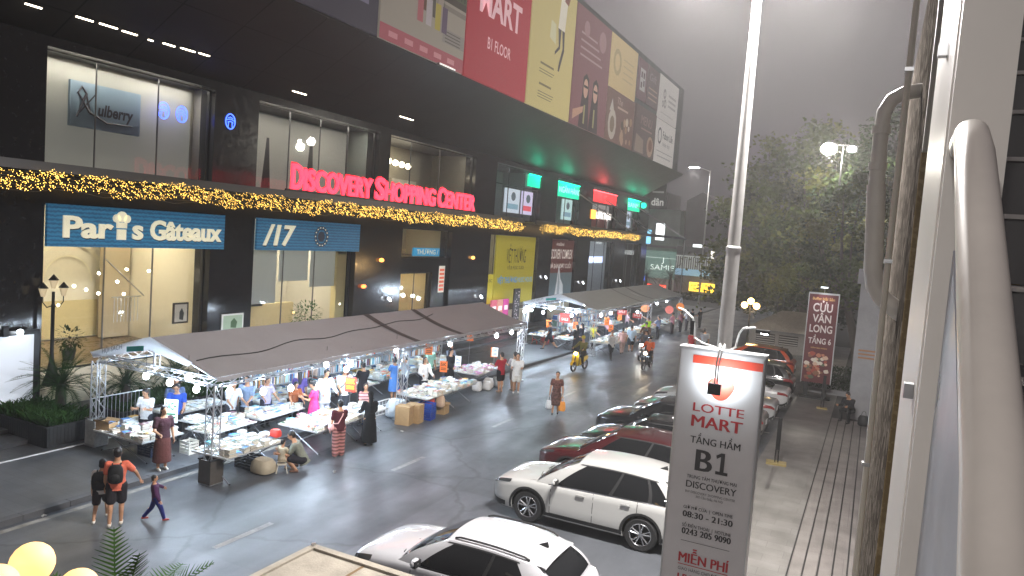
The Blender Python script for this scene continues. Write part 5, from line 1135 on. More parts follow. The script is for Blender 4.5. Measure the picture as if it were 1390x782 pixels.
A_('shopper in a brown orange shirt bending over the long table', -15.95, 17.65, PV, (.9, -.5), 1.42, ('tee', '8a4c2c'), ('trousers', '2a2a30'), 'bob', armL='browse', armR='browse', lean=18, head=15)
A_('woman in a bright pink dress reading at the long table', -15.2, 17.75, 0., (-.9, -.4), 1.60, ('dress', 'd83a74'), ('knee', 'd83a74'), 'bun', 'c8b8a8', armL='read', armR='read', head=22)
A_('shopper in a purple top behind the pink dressed woman', -16.3, 18.3, PV, (-.7, .7), 1.58, ('tee', '5a4c8c'), ('trousers', '2a2c44'), 'long', armL='browse', armR='down')
A_('man in a long white shirt at the wide bright table, left of two', -15.5, 18.6, PV, (.9, -.4), 1.68, ('long', 'd6dade'), ('trousers', 'b8bcc4'), 'short', armL='browse', armR='browse', fem=False, head=15)
pt, AR, LG, hz, sp, fd = A_('man in a white shirt with a dark sling bag at the wide bright table', -15.35, 19.35, PV, (.9, -.5), 1.70, ('shirt', 'e0e4e8'), ('trousers', '3c4048'), 'short', armL='browse', armR='browse', fem=False, head=18)
def sling(label, pt, sp, fd, S, c, side=1, drop=-.03):
    t = thing('sling_bag', label, 'bag', pt.location, pt.rotation_euler.z); m = mat('bag_'+c, '#'+c, .6)
    X = Vector((1, 0, 0)); b = MB(); q = sp(drop)+X*(side*.135*S)+fd*.03*S
    b.ball(q, (.055*S, .085*S, .075*S), 12, m); b.build('body', parent=t, smooth=True)
    b = MB(); b.tube([q+Vector((0, .03, .07*S)), sp(.14)+fd*(.105*S)+X*(side*.05*S), sp(.25)+fd*(.095*S)-X*(side*.03*S), sp(.315)-X*(side*.062*S), sp(.24)-fd*(.095*S)-X*side*.02*S, sp(.1)-fd*(.1*S)+X*(side*.06*S), q+Vector((0, -.03, .07*S))], .011*S, 6, m); b.build('strap', parent=t)
sling('dark sling bag across the man in the white shirt', pt, sp, fd, 1.7, '1c1c20')
pt, AR, LG, hz, sp, fd = A_('woman in a maroon top and striped wide trousers on the road', -13.05, 16.35, 0, (-.85, .5), 1.58, ('tee', '4a1f26'), ('wide', '8a5a56~s'), 'bun', 'c0a49a', armL='down', armR='browse')
sling('pink shoulder bag on the woman in striped trousers', pt, sp, fd, 1.58, 'd8a09c', -1, .0)
A_('woman in a full black robe seen from behind at the table edge', -13.05, 17.75, 0, (-.75, .65), 1.58, ('robe', '0b0b0d'), ('robe', '0b0b0d'), 'scarf', '2a2a2c', armL='browse', armR='browse', lean=6)
A_('seller in a pink plaid shirt sitting by the wire basket', -14.75, 19.75, 0, (.7, -.7), 1.55, ('tee', 'b07c7c~s'), ('trousers', '3a3038'), 'bob', pose='sit', armL='hold', armR='hold', dz=.02)
A_('shopper in a dark top with a pink strap before the heaped tables', -15.6, 20.7, PV, (-.9, .4), 1.62, ('tee', '1f1b20'), ('trousers', '1c1e26'), 'bun', armL='browse', armR='browse', head=12)
A_('woman in a denim blue dress facing the heaped tables', -15.55, 22.5, PV, (-.95, .25), 1.60, ('dress', '4a78b8'), ('midi', '4a78b8'), 'bob', 'a8b0b8', armL='browse', armR='browse', head=14)
A_('woman in a pale blue shirt just beyond the one in denim blue', -15.55, 23.2, PV, (-.95, -.2), 1.60, ('tee', 'b8c8d4'), ('trousers', '3a4458'), 'bun', armL='browse', armR='browse')
A_('long haired woman in a white shirt with a dark strap behind the middle post', -15.2, 24.0, 0, (.8, -.5), 1.60, ('shirt', 'ded9d4', 1), ('trousers', '2c2e36'), 'long', armL='browse', armR='bent')
A_('clerk in a mint green shirt between the price cards', -16.0, 25.6, PV, (.9, -.4), 1.64, ('shirt', '9cc8ae'), ('trousers', '34383c'), 'short', armL='down', armR='browse', fem=False)
A_('woman in a black robe and dark face scarf behind the far front table', -15.1, 25.75, PV, (1., -.2), 1.62, ('robe', '17171d'), ('robe', '17171d'), 'scarf', armL='browse', armR='browse')
A_('clerk in a grey shirt behind the pink wrapped books', -15.85, 27.0, PV, (.9, -.3), 1.60, ('tee', '767c8a'), ('trousers', '33353d'), 'bob', armL='hold', armR='browse')
A_('man in a red shirt and black shorts seen from behind', -13.52, 27.25, 0, (-.9, .35), 1.64, ('shirt', '9c2430'), ('shorts', '131316'), 'short', 'a08068', armL='hold', armR='hold', fem=False)
pt, AR, LG, hz, sp, fd = A_('boy in a white jersey numbered 5 beside the red shirted man', -13.25, 27.95, 0, (-.8, .55), 1.62, ('tee', 'c9c4c8'), ('shorts', '70665e'), 'short', '8a7460', armL='hold', armR='down', fem=False)
b = MB(); bk = sp(.13)-fd*(.066*1.62+.036); text(b, '5', bk+Vector((0, 0, -.02)), (1, 0, 0), (0, 0, 1), .15, .10, mat('number_navy', (.03, .03, .06), .6), 'c', bold=.03); b.build('jersey_number', parent=pt, fix=False)
A_('youth all in white holding a phone, rightmost of the group by the tent', -12.92, 27.55, 0, (.35, -.9), 1.66, ('shirt', 'd8d6d2'), ('shorts', 'd2cdc4'), 'short', 'c8c4c0', armL='hold', armR='hold', head=10, fem=False, legs=((4, 4), (-4, 4)))
A_('man in a grey green shirt crouching on the road by the front table', -12.98, 14.85, 0, (-.75, -.55), 1.66, ('shirt', '7a7c70'), ('shorts', '26242a'), 'short', '6a4a3a', pose='squat', armL='hold', armR='hold', lean=28, head=12, fem=False)
A_('small child in pale beige seated on a stool beside the crouching man', -13.3, 14.42, 0, (.1, 1), 1.05, ('tee', 'b8ac94'), ('shorts', 'a89a84'), 'short', '8a7a6a', pose='sit', armL='down', armR='hold', fem=False, dz=0.)
# --- on the road
pt, AR, LG, hz, sp, fd = A_('woman in a patterned brown dress walking with shopping bags', -10.21, 25.36, 0, (.35, -.94), 1.58, ('dress', '5a362e~p'), ('midi', '4c302a~p'), 'bun', '231a1a', pose='walk', armL='carry', armR='carry', legs=((6, 4), (-6, 6)))
for (s, sh, el, wr, dd), (n_, l_, c, w, d, h) in zip(AR, (('paper_bag', 'white plastic bag in the right hand of the walking woman', 'd0d2d4', .26, .2, .3), ('paper_bag', 'orange paper bag in the left hand of the walking woman', 'e0923c', .26, .12, .36))):
    p = world(pt, wr+dd*.07); bag(n_, l_, p.x, p.y, p.z-h-.2, w, d, h, c, RAD(30))
A_('woman in red seen from behind far down the road', -9.4, 44.2, 0, (.1, 1), 1.6, ('tee', 'c23a3c'), ('trousers', '24262c'), 'bun', far=True)
A_('man in a pale grey shirt far down the road beside the woman in red', -8.9, 45.4, 0, (.05, 1), 1.7, ('shirt', 'b4b8bc'), ('trousers', '2c2e34'), 'short', fem=False, far=True)
# --- far tent
FT = dict(far=True)
A_('man in navy walking past the near end of the far tent', -16.4, 39.0, PV, (-.75, -.5), 1.66, ('tee', '2a3040'), ('shorts', '2a2c34'), 'short', pose='stride', fem=False, armL='swing', armR='back', **FT)
A_('woman in a black robe at the far tent end, nearer of two', -15.1, 39.9, 0, (-.9, .3), 1.6, ('robe', '111116'), ('robe', '14141a'), 'scarf', armL='browse', armR='browse', **FT)
A_('woman in a black robe and blue scarf, farther of two', -15.2, 41.0, 0, (-.9, .2), 1.6, ('robe', '151722'), ('robe', '14141a'), 'scarf', armL='browse', armR='browse', **FT)
A_('clerk in white bending over the far tent end table', -16.4, 42.0, PV, (.8, -.5), 1.62, ('tee', 'dcdfe2'), ('trousers', '3a3c44'), 'short', armL='browse', armR='browse', lean=16, **FT)
A_('shopper in a yellow top behind the front far table', -14.95, 42.2, 0, (.9, -.4), 1.55, ('tee', 'd8d028'), ('trousers', '33353c'), 'tail', armL='browse', armR='browse', **FT)
A_('clerk in a pink shirt behind the second far table', -15.2, 45.6, PV, (.8, -.6), 1.62, ('tee', 'dca8b4'), ('trousers', '3a3a42'), 'bun', armL='hold', armR='hold', **FT)
A_('clerk in a white shirt and black trousers striding on the road', -12.82, 39.5, 0, (.55, -.75), 1.66, ('shirt', 'c4c0ba', 1), ('trousers', '0f1014'), 'short', '0c0c0c', pose='stride', armL='face', armR='face', fem=False, **FT)
A_('woman in pale pink walking beside the man in light blue', -12.95, 41.9, 0, (-.4, .85), 1.58, ('tee', 'd8aca4'), ('trousers', 'c4a8a0'), 'bun', '2c2624', pose='walk', **FT)
A_('man in a light blue shirt and dark shorts walking away', -12.75, 43.0, 0, (-.3, .95), 1.70, ('shirt', 'b9cddc'), ('shorts', '24262e'), 'short', '2a2624', pose='stride', fem=False, **FT)
A_('person in a neon yellow green jacket at the front of the far tent', -13.4, 48.9, 0, (-.85, .4), 1.64, ('shirt', 'a8e01c', 1), ('trousers', '30323a'), 'short', fem=False, armL='browse', armR='browse', **FT)
A_('shopper in a dusty blue shirt right of the neon jacket', -13.15, 50.6, 0, (-.9, .2), 1.64, ('shirt', '7482a8'), ('trousers', '30323a'), 'short', fem=False, armL='browse', armR='browse', **FT)
for i, (x, y, c, b_, l) in enumerate(((-13.15, 54.6, 'c88a98', '40343c', 'shopper in a dusty pink shirt past the middle post of the far tent'), (-13.0, 56.6, 'b07884', '33303a', 'shopper in a mauve shirt left of the white shirted one'), (-12.9, 58.2, 'd6cfd2', '55505a', 'shopper in a white shirt by the last orange sign'), (-12.9, 60.0, '22242a', '15161a', 'person in black standing at the far tent corner'), (-12.5, 61.2, '1b1c22', '15161a', 'person in black just beyond the far tent corner'), (-15.3, 50.2, 'c8a8b0', '30323a', 'clerk in pale pink in the middle of the far tent'), (-15.4, 53.8, 'd4d0d4', '30323a', 'clerk in off white toward the end of the far tent'))):
    A_(l, x, y, PV if x < -15.2 else 0, (-.8 if x > -15 else .8, .3), 1.6+.03*(i % 3), ('tee', c), ('trousers', b_), ('bun', 'short', 'bob')[i % 3], armL='browse', armR='browse', **FT)
A_('person in dark clothes sitting at the end of the steps by the pillar', -.35, 32.6, .02, (-.5, -.85), 1.64, ('tee', '1f2024', 1), ('trousers', '191a1e'), 'short', pose='sit', armL='hold', armR='hold', lean=22, head=20, fem=False, legs=((88, 96), (84, 92)), far=True)
bag('black_bag', 'black bag on the steps beside the sitting person', .15, 32.3, .02, .4, .3, .4, '17181b', handles=True)
# ================================================================== cars
TYRE = mat('tyre', (.014, .014, .015), .75); RIMM = mat('alloy', (.55, .56, .58), .25, metal=1.); RIMD = mat('rim_dark', (.03, .03, .032), .4, metal=.5)
TINT = mat('tinted_glass', (.008, .009, .010), .04, spec=.7); BLK = mat('black_trim', (.016, .016, .017), .5); CHR = mat('chrome', (.7, .7, .72), .12, metal=1.)
HLG = mat('headlight_glass', (.10, .105, .11), .05, metal=.6); TLR = mat('tail_light_red', (.22, .012, .012), .12, coat=1.); GAP = mat('panel_gap', (.01, .01, .01), .6)
PLATE = mat('number_plate', (.75, .75, .74), .4)
def interp(tab, x):
    if x <= tab[0][0]: return tab[0][1]
    for (a, p), (b, q) in zip(tab, tab[1:]):
        if x <= b:
            t = (x-a)/(b-a); t = t*t*(3-2*t) if False else t
            return p+(q-p)*t
    return tab[-1][1]
def spl(tab):                                          # smooth interpolation (Catmull-Rom on the table)
    def f(x):
        n = len(tab)
        if x <= tab[0][0]: return tab[0][1]
        if x >= tab[-1][0]: return tab[-1][1]
        for i in range(n-1):
            if x <= tab[i+1][0]:
                x0, y0 = tab[i]; x1, y1 = tab[i+1]; xm, ym = tab[max(i-1, 0)]; xp, yp = tab[min(i+2, n-1)]
                m0 = (y1-ym)/(x1-xm) if x1 != xm else 0; m1 = (yp-y0)/(xp-x0) if xp != x0 else 0
                s = (y1-y0)/(x1-x0)
                if m0*s <= 0: m0 = 0
                if m1*s <= 0: m1 = 0
                if abs(m0) > 3*abs(s): m0 = 3*s
                if abs(m1) > 3*abs(s): m1 = 3*s
                d = x1-x0; t = (x-x0)/d
                return (2*t**3-3*t*t+1)*y0+(t**3-2*t*t+t)*d*m0+(-2*t**3+3*t*t)*y1+(t**3-t*t)*d*m1
    return f
KINDC = {
 'suv': dict(L=4.62, W=1.86, wb=(.98, 3.66), wr=.37, hoodz=[(0, .70), (.04, .79), (.16, .87), (.5, .95), (1.0, 1.01), (1.35, 1.05), (4.3, 1.08), (4.55, 1.0), (4.62, .9)], belt=[(0, .70), (.1, .82), (.5, .90), (1.3, .98), (2.5, 1.03), (3.8, 1.07), (4.5, 1.03), (4.62, .9)], cowl=1.10, wtop=2.12, rtop=4.02, rbase=4.42, roof=1.66, win=[(.30, .53), (.555, .80), (.825, .945)]),
 'cross': dict(L=4.17, W=1.80, wb=(.84, 3.44), wr=.335, hoodz=[(0, .66), (.04, .76), (.16, .86), (.5, .95), (.9, 1.0), (1.25, 1.03), (3.9, 1.03), (4.1, .95), (4.17, .85)], belt=[(0, .62), (.1, .74), (.5, .84), (1.2, .92), (2.4, .98), (3.4, 1.03), (4.05, .98), (4.17, .85)], cowl=1.0, wtop=1.92, rtop=3.52, rbase=3.96, roof=1.52, win=[(.30, .55), (.575, .84)]),
 'sedan': dict(L=4.65, W=1.80, wb=(.92, 3.60), wr=.33, hoodz=[(0, .60), (.04, .68), (.16, .76), (.5, .84), (1.0, .89), (1.3, .92), (3.75, .98), (4.4, .98), (4.58, .94), (4.65, .84)], belt=[(0, .58), (.1, .68), (.5, .78), (1.3, .86), (2.5, .90), (3.8, .93), (4.5, .90), (4.65, .80)], cowl=1.12, wtop=2.2, rtop=3.25, rbase=4.0, roof=1.44, win=[(.30, .54), (.565, .82)]),
}
def car(kind, label, nose, yc, hexc, yaw=0., rail=False, roofc=None, grp=None, rimstyle=10, detail=True, flip=False, sc=1.):
    K = KINDC[kind]; L, W = K['L'], K['W']; t = thing('parked_car', label, 'car', (nose, yc, 0), yaw, grp); P = paint(hexc); t.scale = (sc, sc, sc)
    hz, bz = spl(K['hoodz']), spl(K['belt'])
    wid = spl([(0, .70), (.03, .78), (.12, .88), (.3, .95), (.7, .992), (1.2, 1.), (L-1.2, 1.), (L-.5, .975), (L-.15, .92), (L-.03, .84), (L, .78)])
    zs = spl([(0, .34), (.06, .27), (.2, .22), (.5, .20), (L-.6, .21), (L-.2, .27), (L-.04, .36), (L, .42)])
    def section(x):
        w = wid(x)*W/2; zb, zt, z0 = bz(x), hz(x), zs(x); f = min(1, x/.3, (L-x)/.3); zt = max(zt, zb+.012)
        p = [(0, z0), (w*.86, z0), (w*.955, z0+.05), (w*.985, z0+.16), (w*1.0, z0+.34*(zb-z0)+.06), (w*.992, z0+.62*(zb-z0)), (w*1.0, z0+.80*(zb-z0)), (w*.985, zb-.035), (w*.955, zb), (w*.90, zb+(zt-zb)*.45), (w*.80, zb+(zt-zb)*.78), (w*.5, zt+.0), (0, zt+.012)]
        return p
    xs = [0, .015, .04, .08, .13, .2, .3, .4, .52, .65, .8, .95, 1.1, 1.25, 1.4]+[1.4+(L-2.2)*i/10 for i in range(1, 11)]+[L-.65, L-.5, L-.38, L-.28, L-.2, L-.13, L-.08, L-.04, L-.015, L]
    xs = sorted(set(round(v, 4) for v in xs)); b = MB(); rows = []
    for x in xs:
        p = section(x); rows.append([(x, -y, z) for y, z in p]+[(x, y, z) for y, z in p[-2:0:-1]])
    b.grid(rows, P, True); n = len(rows[0]); b.add(rows[0], [tuple(range(n))], P); b.add(rows[-1], [tuple(range(n))], P)
    me = b.mesh('body', fix=True); bm = bmesh.new(); bm.from_mesh(me); bmesh.ops.remove_doubles(bm, verts=bm.verts, dist=1e-5); bmesh.ops.recalc_face_normals(bm, faces=bm.faces); bm.to_mesh(me); bm.free()
    o = bpy.data.objects.new('tmpbody', me); COL.objects.link(o)
    cut = MB(); R = K['wr']+.055
    for wx in K['wb']: cut.lathe([(R, -1.2), (R, 1.2)], (wx, 0, K['wr']), 'y', 30, P)
    cutters = []
    for wx in K['wb']:
        c = MB(); c.cyl((wx, -1.2, K['wr']), (wx, 1.2, K['wr']), R, n=32, mt=P); cme = c.mesh('cut'); co = bpy.data.objects.new('cut', cme); COL.objects.link(co); cutters.append(co)
        md = o.modifiers.new('b', 'BOOLEAN'); md.object = co; md.operation = 'DIFFERENCE'; md.solver = 'EXACT'
    dg = bpy.context.evaluated_depsgraph_get(); dg.update(); out = bpy.data.meshes.new_from_object(o.evaluated_get(dg)); out.name = 'body'
    for q in cutters+[o]: bpy.data.objects.remove(q)
    bm = bmesh.new(); bm.from_mesh(out)
    for f in bm.faces: f.smooth = True; f.material_index = 0
    for e in bm.edges:
        if len(e.link_faces) == 2 and e.calc_face_angle(0) > RAD(33): e.smooth = False
    bm.to_mesh(out); bm.free(); out.materials.clear(); out.materials.append(P)
    body = bpy.data.objects.new('body', out); COL.objects.link(body); body.parent = t
    # cabin
    xb0, xb1, xr1, xr0, ZR = K['cowl'], K['wtop'], K['rtop'], K['rbase'], K['roof']
    wroof = W*.37; 
    def Xf(v): return xb0+(xb1-xb0)*v+.05*math.sin(math.pi*v)*-1
    def Xr(v): return xr0+(xr1-xr0)*v+.07*math.sin(math.pi*v)
    def roofz(u): return ZR-.055*(2*abs(u-.42))**2.2-(.04*max(0, u-.7)/.3 if kind == 'sedan' else 0)
    def side(u, v):
        x = Xf(v)+(Xr(v)-Xf(v))*u; zb = bz(min(x, L-.05))-.01; wb = wid(min(x, L-.02))*W/2*.955; e = (2*abs(u-.5))**4
        y = wb+(wroof-wb)*(max(v, 0)**1.25)-.05*e*(.4+.6*v); z = zb+(roofz(u)-.045-zb)*v; return Vector((x, y, z))
    NU, NV = 22, 7; cab = MB(); roofm = paint(roofc) if roofc else P
    for s in (1, -1): cab.grid([[Vector((p.x, s*p.y, p.z)) for p in [side(i/NU, j/NV) for i in range(NU+1)]] for j in range(NV+1)], P)
    def cross(u, v, tt, bow):
        p = side(u, v); return Vector((p.x+bow*(1-tt*tt), tt*p.y, p.z+.018*(1-tt*tt)*(1 if v > .9 else .3)))
    T = [-1+2*k/12 for k in range(13)]
    for u, bow in ((0, -.10), (1, .07)): cab.grid([[cross(u, j/NV, tt, bow*(1-.5*j/NV)) for tt in T] for j in range(NV+1)], P)
    cab.build('cabin', parent=t, smooth=True, angle=38)
    rf = MB(); T2 = [-1, -.97, -.9, -.75, -.5, -.25, 0, .25, .5, .75, .9, .97, 1]
    rf.grid([[Vector((p.x+(-.05 if i == 0 else .035 if i == NU else 0)*(1-tt*tt), tt*p.y, p.z+.05*(1-abs(tt)**3.5))) for tt in T2] for i, p in [(i, side(i/NU, 1.)) for i in range(NU+1)]], roofm); rf.build('roof', parent=t, smooth=True, angle=60)
    OFF = .006
    def wpatch(b, u0, u1, v0, v1, m, s, off=OFF, rnd=.0, u0t=None, u1t=None):
        g = []
        for j in range(6):
            row = []; v = v0+(v1-v0)*j/5; a = u0+((u0t if u0t is not None else u0)-u0)*j/5; c = u1+((u1t if u1t is not None else u1)-u1)*j/5
            for i in range(8):
                p = side(a+(c-a)*i/7, v); row.append(Vector((p.x, s*(p.y+off), p.z+off*.3)))
            g.append(row)
        b.grid(g, m)
    for s in (1, -1):
        wl = K['win']
        for i, (u0, u1) in enumerate(wl):
            b = MB(); wpatch(b, u0*.5 if i == 0 else u0, u1, .05, .90, TINT, s, OFF, 0, (u0-.17) if i == 0 else None, u1-.05 if i == len(wl)-1 else None); b.build('window', parent=t, smooth=True, fix=False)
        b = MB(); wpatch(b, .10, wl[-1][1]+.006, -.005, .045, CHR if kind != 'cross' else BLK, s, OFF+.002); 
        for i in range(len(wl)-1): wpatch(b, wl[i][1], wl[i+1][0], .045, .93, BLK, s, OFF-.002)
        wpatch(b, .05, wl[-1][1]-.02, .90, .945, BLK, s, OFF-.001); b.build('window_trim', parent=t, smooth=True, fix=False)
    for u, bow, nm, v0, v1, tm in ((0, -.10, 'windscreen', .04, .96, .93), (1, .07, 'rear_window', .16 if kind != 'sedan' else .06, .9, .86)):
        b = MB(); sg = -1 if u == 0 else 1; b.grid([[cross(u, v0+(v1-v0)*j/6, tt*tm, bow*(1-.5*(v0+(v1-v0)*j/6)))+Vector((sg*.008, 0, .006)) for tt in T] for j in range(7)], TINT if u else mat('windscreen_glass', (.012, .014, .016), .03, spec=.8)); b.build(nm, parent=t, smooth=True, fix=False)
    b = MB(); b.grid([[cross(0, v, tt*.95, -.105)+Vector((-.02-.12*(1-k), 0, .012+.0*k)) for tt in T] for k, v in ((0, 0.02), (1, .05))], BLK); b.build('cowl', parent=t, fix=False)
    b = MB()
    for s in (-1, 1):
        p = cross(0, .06, .1+.0*s, -.1); q = cross(0, .12, s*.0+.75*(1 if s > 0 else -.15), -.1); b.tube([cross(0, .04, .55 if s > 0 else -.2, -.1)+Vector((-.03, 0, .03)), cross(0, .16, -.1 if s > 0 else -.8, -.1)+Vector((-.025, 0, .025))], .010, 5, BLK)
    b.build('wiper', parent=t)
    if kind != 'sedan':
        b = MB(); b.grid([[Vector((p.x+d, tt*p.y, p.z+.05*(1-abs(tt)**3.5)+dz)) for tt in T2[1:-1]] for p in [side(1., 1.)] for d, dz in ((-.02, .006), (.14, -.005), (.16, -.03), (.0, -.05))], roofm); b.build('spoiler', parent=t, smooth=True, fix=False)
        b = MB(); p = side(.9, 1); b.add([(p.x-.1, -.012, p.z+.05), (p.x+.1, -.02, p.z+.05), (p.x+.1, .02, p.z+.05), (p.x-.1, .012, p.z+.05), (p.x+.08, 0, p.z+.14)], [(0, 1, 4), (1, 2, 4), (2, 3, 4), (3, 0, 4)], BLK); b.build('antenna', parent=t)
    if rail:
        for s in (-1, 1):
            b = MB(); pts = [side(.06+.86*k/14, 1.) for k in range(15)]; b.tube([(p.x, s*(p.y-.055), p.z+.030+(.022 if 0 < k < 14 else 0)) for k, p in enumerate(pts)], .018, 6, BLK); b.build('roof_rail', parent=t, smooth=True)
    # patches on the lower body
    def bpt(x, k, s, off):
        p = section(x); i = min(int(k), len(p)-2); f = k-i; y = p[i][0]+(p[i+1][0]-p[i][0])*f; z = p[i][1]+(p[i+1][1]-p[i][1])*f
        ex = -off*.8 if x < .3 else (off*.8 if x > L-.3 else 0)
        return Vector((x+ex, s*(y+off), z+(off if k > 8 else 0)))
    def bpatch(b, x0, x1, k0, k1, m, s, off=.005, nx=6, nk=3): b.grid([[bpt(x0+(x1-x0)*i/nx, k0+(k1-k0)*j/nk, s, off) for i in range(nx+1)] for j in range(nk+1)], m)
    for s in (-1, 1):
        b = MB(); bpatch(b, .03, .52 if kind != 'sedan' else .6, 7.1, 8.6, HLG, s, .006); bpatch(b, .05, .50, 6.9, 7.15, BLK, s, .007); b.build('headlight', parent=t, smooth=True, fix=False)
        b = MB(); bpatch(b, L-.42, L-.02, 6.2, 7.8, TLR, s, .006); b.build('tail_light', parent=t, smooth=True, fix=False)
        b = MB(); a0, a1 = K['wb'][0]+R+.01, K['wb'][1]-R-.01; bpatch(b, a0, a1, 1.0, 3.0, BLK, s, .006); 
        bpatch(b, L-.55, L-.02, 1.2, 3.1, BLK, s, .006); bpatch(b, .02, .40, 1.2, 3.2, BLK, s, .006); b.build('sill_cladding', parent=t, smooth=True, fix=False)
        b = MB()
        for wx in K['wb']:
            vs = []; z0 = K['wr']; NA = 20
            for i in range(NA+1):
                a = RAD(-12+204*i/NA)
                for rr in (R-.002, R+.05):
                    px, pz = wx+rr*math.cos(a), z0+rr*math.sin(a); p = section(max(.02, min(L-.02, px)))
                    yy = interp([(q[1], q[0]) for q in p[1:9]], pz); vs.append((px, s*(yy+.008), pz))
            b.add(vs, [(2*i, 2*i+1, 2*i+3, 2*i+2) for i in range(NA)], BLK if kind == 'cross' or rimstyle == 10 and kind == 'suv' else P)
        b.build('wheel_arch', parent=t, smooth=True, fix=False)
        b = MB()                                       # door gaps
        for xx in (K['wb'][0]+R+.12, (K['wb'][0]+K['wb'][1])/2+.22, K['wb'][1]-.12): bpatch(b, xx, xx+.013, 3.0 if xx < K['wb'][1]-.2 else 5.6, 8, GAP, s, .002, 1, 6)
        bpatch(b, K['wb'][0]+R+.12, K['wb'][1]-.1, 3.0, 3.06, GAP, s, .002, 10, 1); b.build('door_gap', parent=t, fix=False)
        for xx in (K['wb'][0]+1.18, K['wb'][0]+2.22):
            b = MB(); p = bpt(xx, 6.5, s, .012); b.cbox(p+Vector((.09, s*.012, .0)), (.2, .022, .032), P); b.cbox(p+Vector((.09, 0, .0)), (.20, .010, .042), mat('handle_recess_'+hexc, tuple(c*.7 for c in srgb(hexc)), .3)); b.build('door_handle', parent=t)
        b = MB(); p = side(.13, .06); c = Vector((p.x+.08, s*(p.y+.14), p.z+.10)); b.ball(c, (.062, .115, .078), 14, P); b.cbox(c+Vector((.035, 0, -.005)), (.05, .17, .11), BLK); b.ball(c+Vector((.008, 0, -.035)), (.06, .105, .05), 12, BLK); b.cyl((p.x+.06, s*p.y, p.z+.03), (c.x, c.y-s*.06, c.z-.05), .022, mt=BLK); b.build('mirror', parent=t, smooth=True)
    # nose and tail
    b = MB(); zc = (zs(0)+bz(0))/2; w0 = W/2*.68
    b.grid([[(-.012-.004*(1-abs(q)), q*w0*k1, z) for q in (-1, -.6, -.2, .2, .6, 1)] for z, k1 in ((zs(0)+.02, .96), (zs(0)+.15, 1.), (bz(0)-.06, .98), (bz(0)-.015, .9))], BLK)
    b.cbox((-.02, 0, bz(0)-.10), (.02, .16, .06), CHR); b.box((-.022, -w0*.85, bz(0)-.04), (-.014, w0*.85, bz(0)-.02), CHR); b.build('grille', parent=t, fix=False)
    for x, sgn in ((-.024, -1), (L+.006, 1)):
        b = MB(); b.cbox((x, 0, .52 if sgn < 0 else .70), (.008, .34, .17 if sgn > 0 else .12), PLATE); b.build('number_plate', parent=t)
    b = MB(); b.grid([[(L+.006, q*W/2*.72, z) for q in (-1, -.5, 0, .5, 1)] for z in (.43, .56)], BLK); b.build('rear_bumper', parent=t, fix=False)
    b = MB(); b.grid([[(L+.004, q*W/2*.70, z) for q in (-1, 0, 1)] for z in (bz(L)-.06, bz(L)-.03)], TLR if kind == 'sedan' else CHR); b.build('tail_trim', parent=t, fix=False)
    # wheels
    for wx in K['wb']:
        for s in (-1, 1):
            w = thing_part('wheel', t, (wx, s*(W/2-.125), K['wr'])); r = K['wr']; b = MB()
            b.lathe([(r*.66, -.105), (r*.9, -.112), (r*.985, -.085), (r, -.04), (r, .04), (r*.985, .085), (r*.9, .112), (r*.66, .105), (r*.66, -.105)], (0, 0, 0), 'y', 32, TYRE); ty = b.build('tyre', parent=w, smooth=True)
            b = MB(); b.lathe([(r*.67, -.09), (r*.62, -.09), (r*.60, -.05), (r*.60, .06), (.0, .06)], (0, 0, 0), 'y', 28, RIMD); yo = s*.085
            b.lathe([(r*.68, s*.10), (r*.66, s*.108), (r*.61, s*.10), (r*.60, s*.05)], (0, 0, 0), 'y', 28, RIMM)
            for k in range(5):
                for dlt in (-.13, .13) if rimstyle == 10 else (-.07, .07):
                    a = 2*math.pi*k/5+.3; p0 = Vector((r*.10*math.cos(a+dlt), yo-s*.01, r*.10*math.sin(a+dlt))); p1 = Vector((r*.63*math.cos(a+dlt*1.6), yo, r*.63*math.sin(a+dlt*1.6))); b.tube([p0, p0.lerp(p1, .5), p1], [.022, .017, .020], 6, RIMM)
            b.lathe([(.001, yo+s*.012), (r*.12, yo+s*.010), (r*.14, yo-s*.02)], (0, 0, 0), 'y', 14, RIMM); b.build('rim', parent=w, smooth=True)
    b = MB()
    for wx in K['wb']:
        vs = []; 
        for i in range(17):
            a = math.pi*i/16-.15*(1-2*i/16)
            for y in (-W/2*.93, W/2*.93): vs.append((wx+(R-.01)*math.cos(a), y, K['wr']+(R-.01)*math.sin(a)))
        b.add(vs, [(2*i, 2*i+1, 2*i+3, 2*i+2) for i in range(16)], GAP)
    b.build('wheel_well', parent=t, fix=False)
    return t
def thing_part(name, parent, loc):
    o = bpy.data.objects.new(name, None); COL.objects.link(o); o.parent = parent; o.location = loc; return o
car('cross', 'small white crossover with black roof rails, nearest of the parked row', -7.85, 11.1, 'b2b2b6', rail=True)
car('suv', 'white sport utility car parked second in the row', -7.62, 16.15, 'b0b0ae')
car('suv', 'dark red sport utility car behind the second white one', -7.75, 19.0, '3c0a0e')
car('suv', 'black car parked behind the dark red one, shorter nose', -7.5, 21.35, '0b0c0e', rail=True, sc=.95)
car('suv', 'black car with a long bonnet beside the first silver car', -7.85, 23.9, '0d0f12')
car('sedan', 'grey beige saloon, first pale car behind the black pair', -7.55, 27.0, '7c7874')
car('sedan', 'pale silver saloon parked just past the grey beige one', -7.5, 29.7, 'a2a4a4')
car('sedan', 'white saloon with a dark rear window before the black estate', -7.35, 32.8, 'bcbcbc')
car('suv', 'black estate car between the white saloon and the orange car', -7.4, 35.7, '0c0d10')
car('sedan', 'white saloon half hidden in front of the orange car', -8.2, 38.4, 'c0beb8')
car('suv', 'orange sport utility car at the far end of the parked row', -7.9, 41.3, 'd2501a', roofc='5a2c1c')

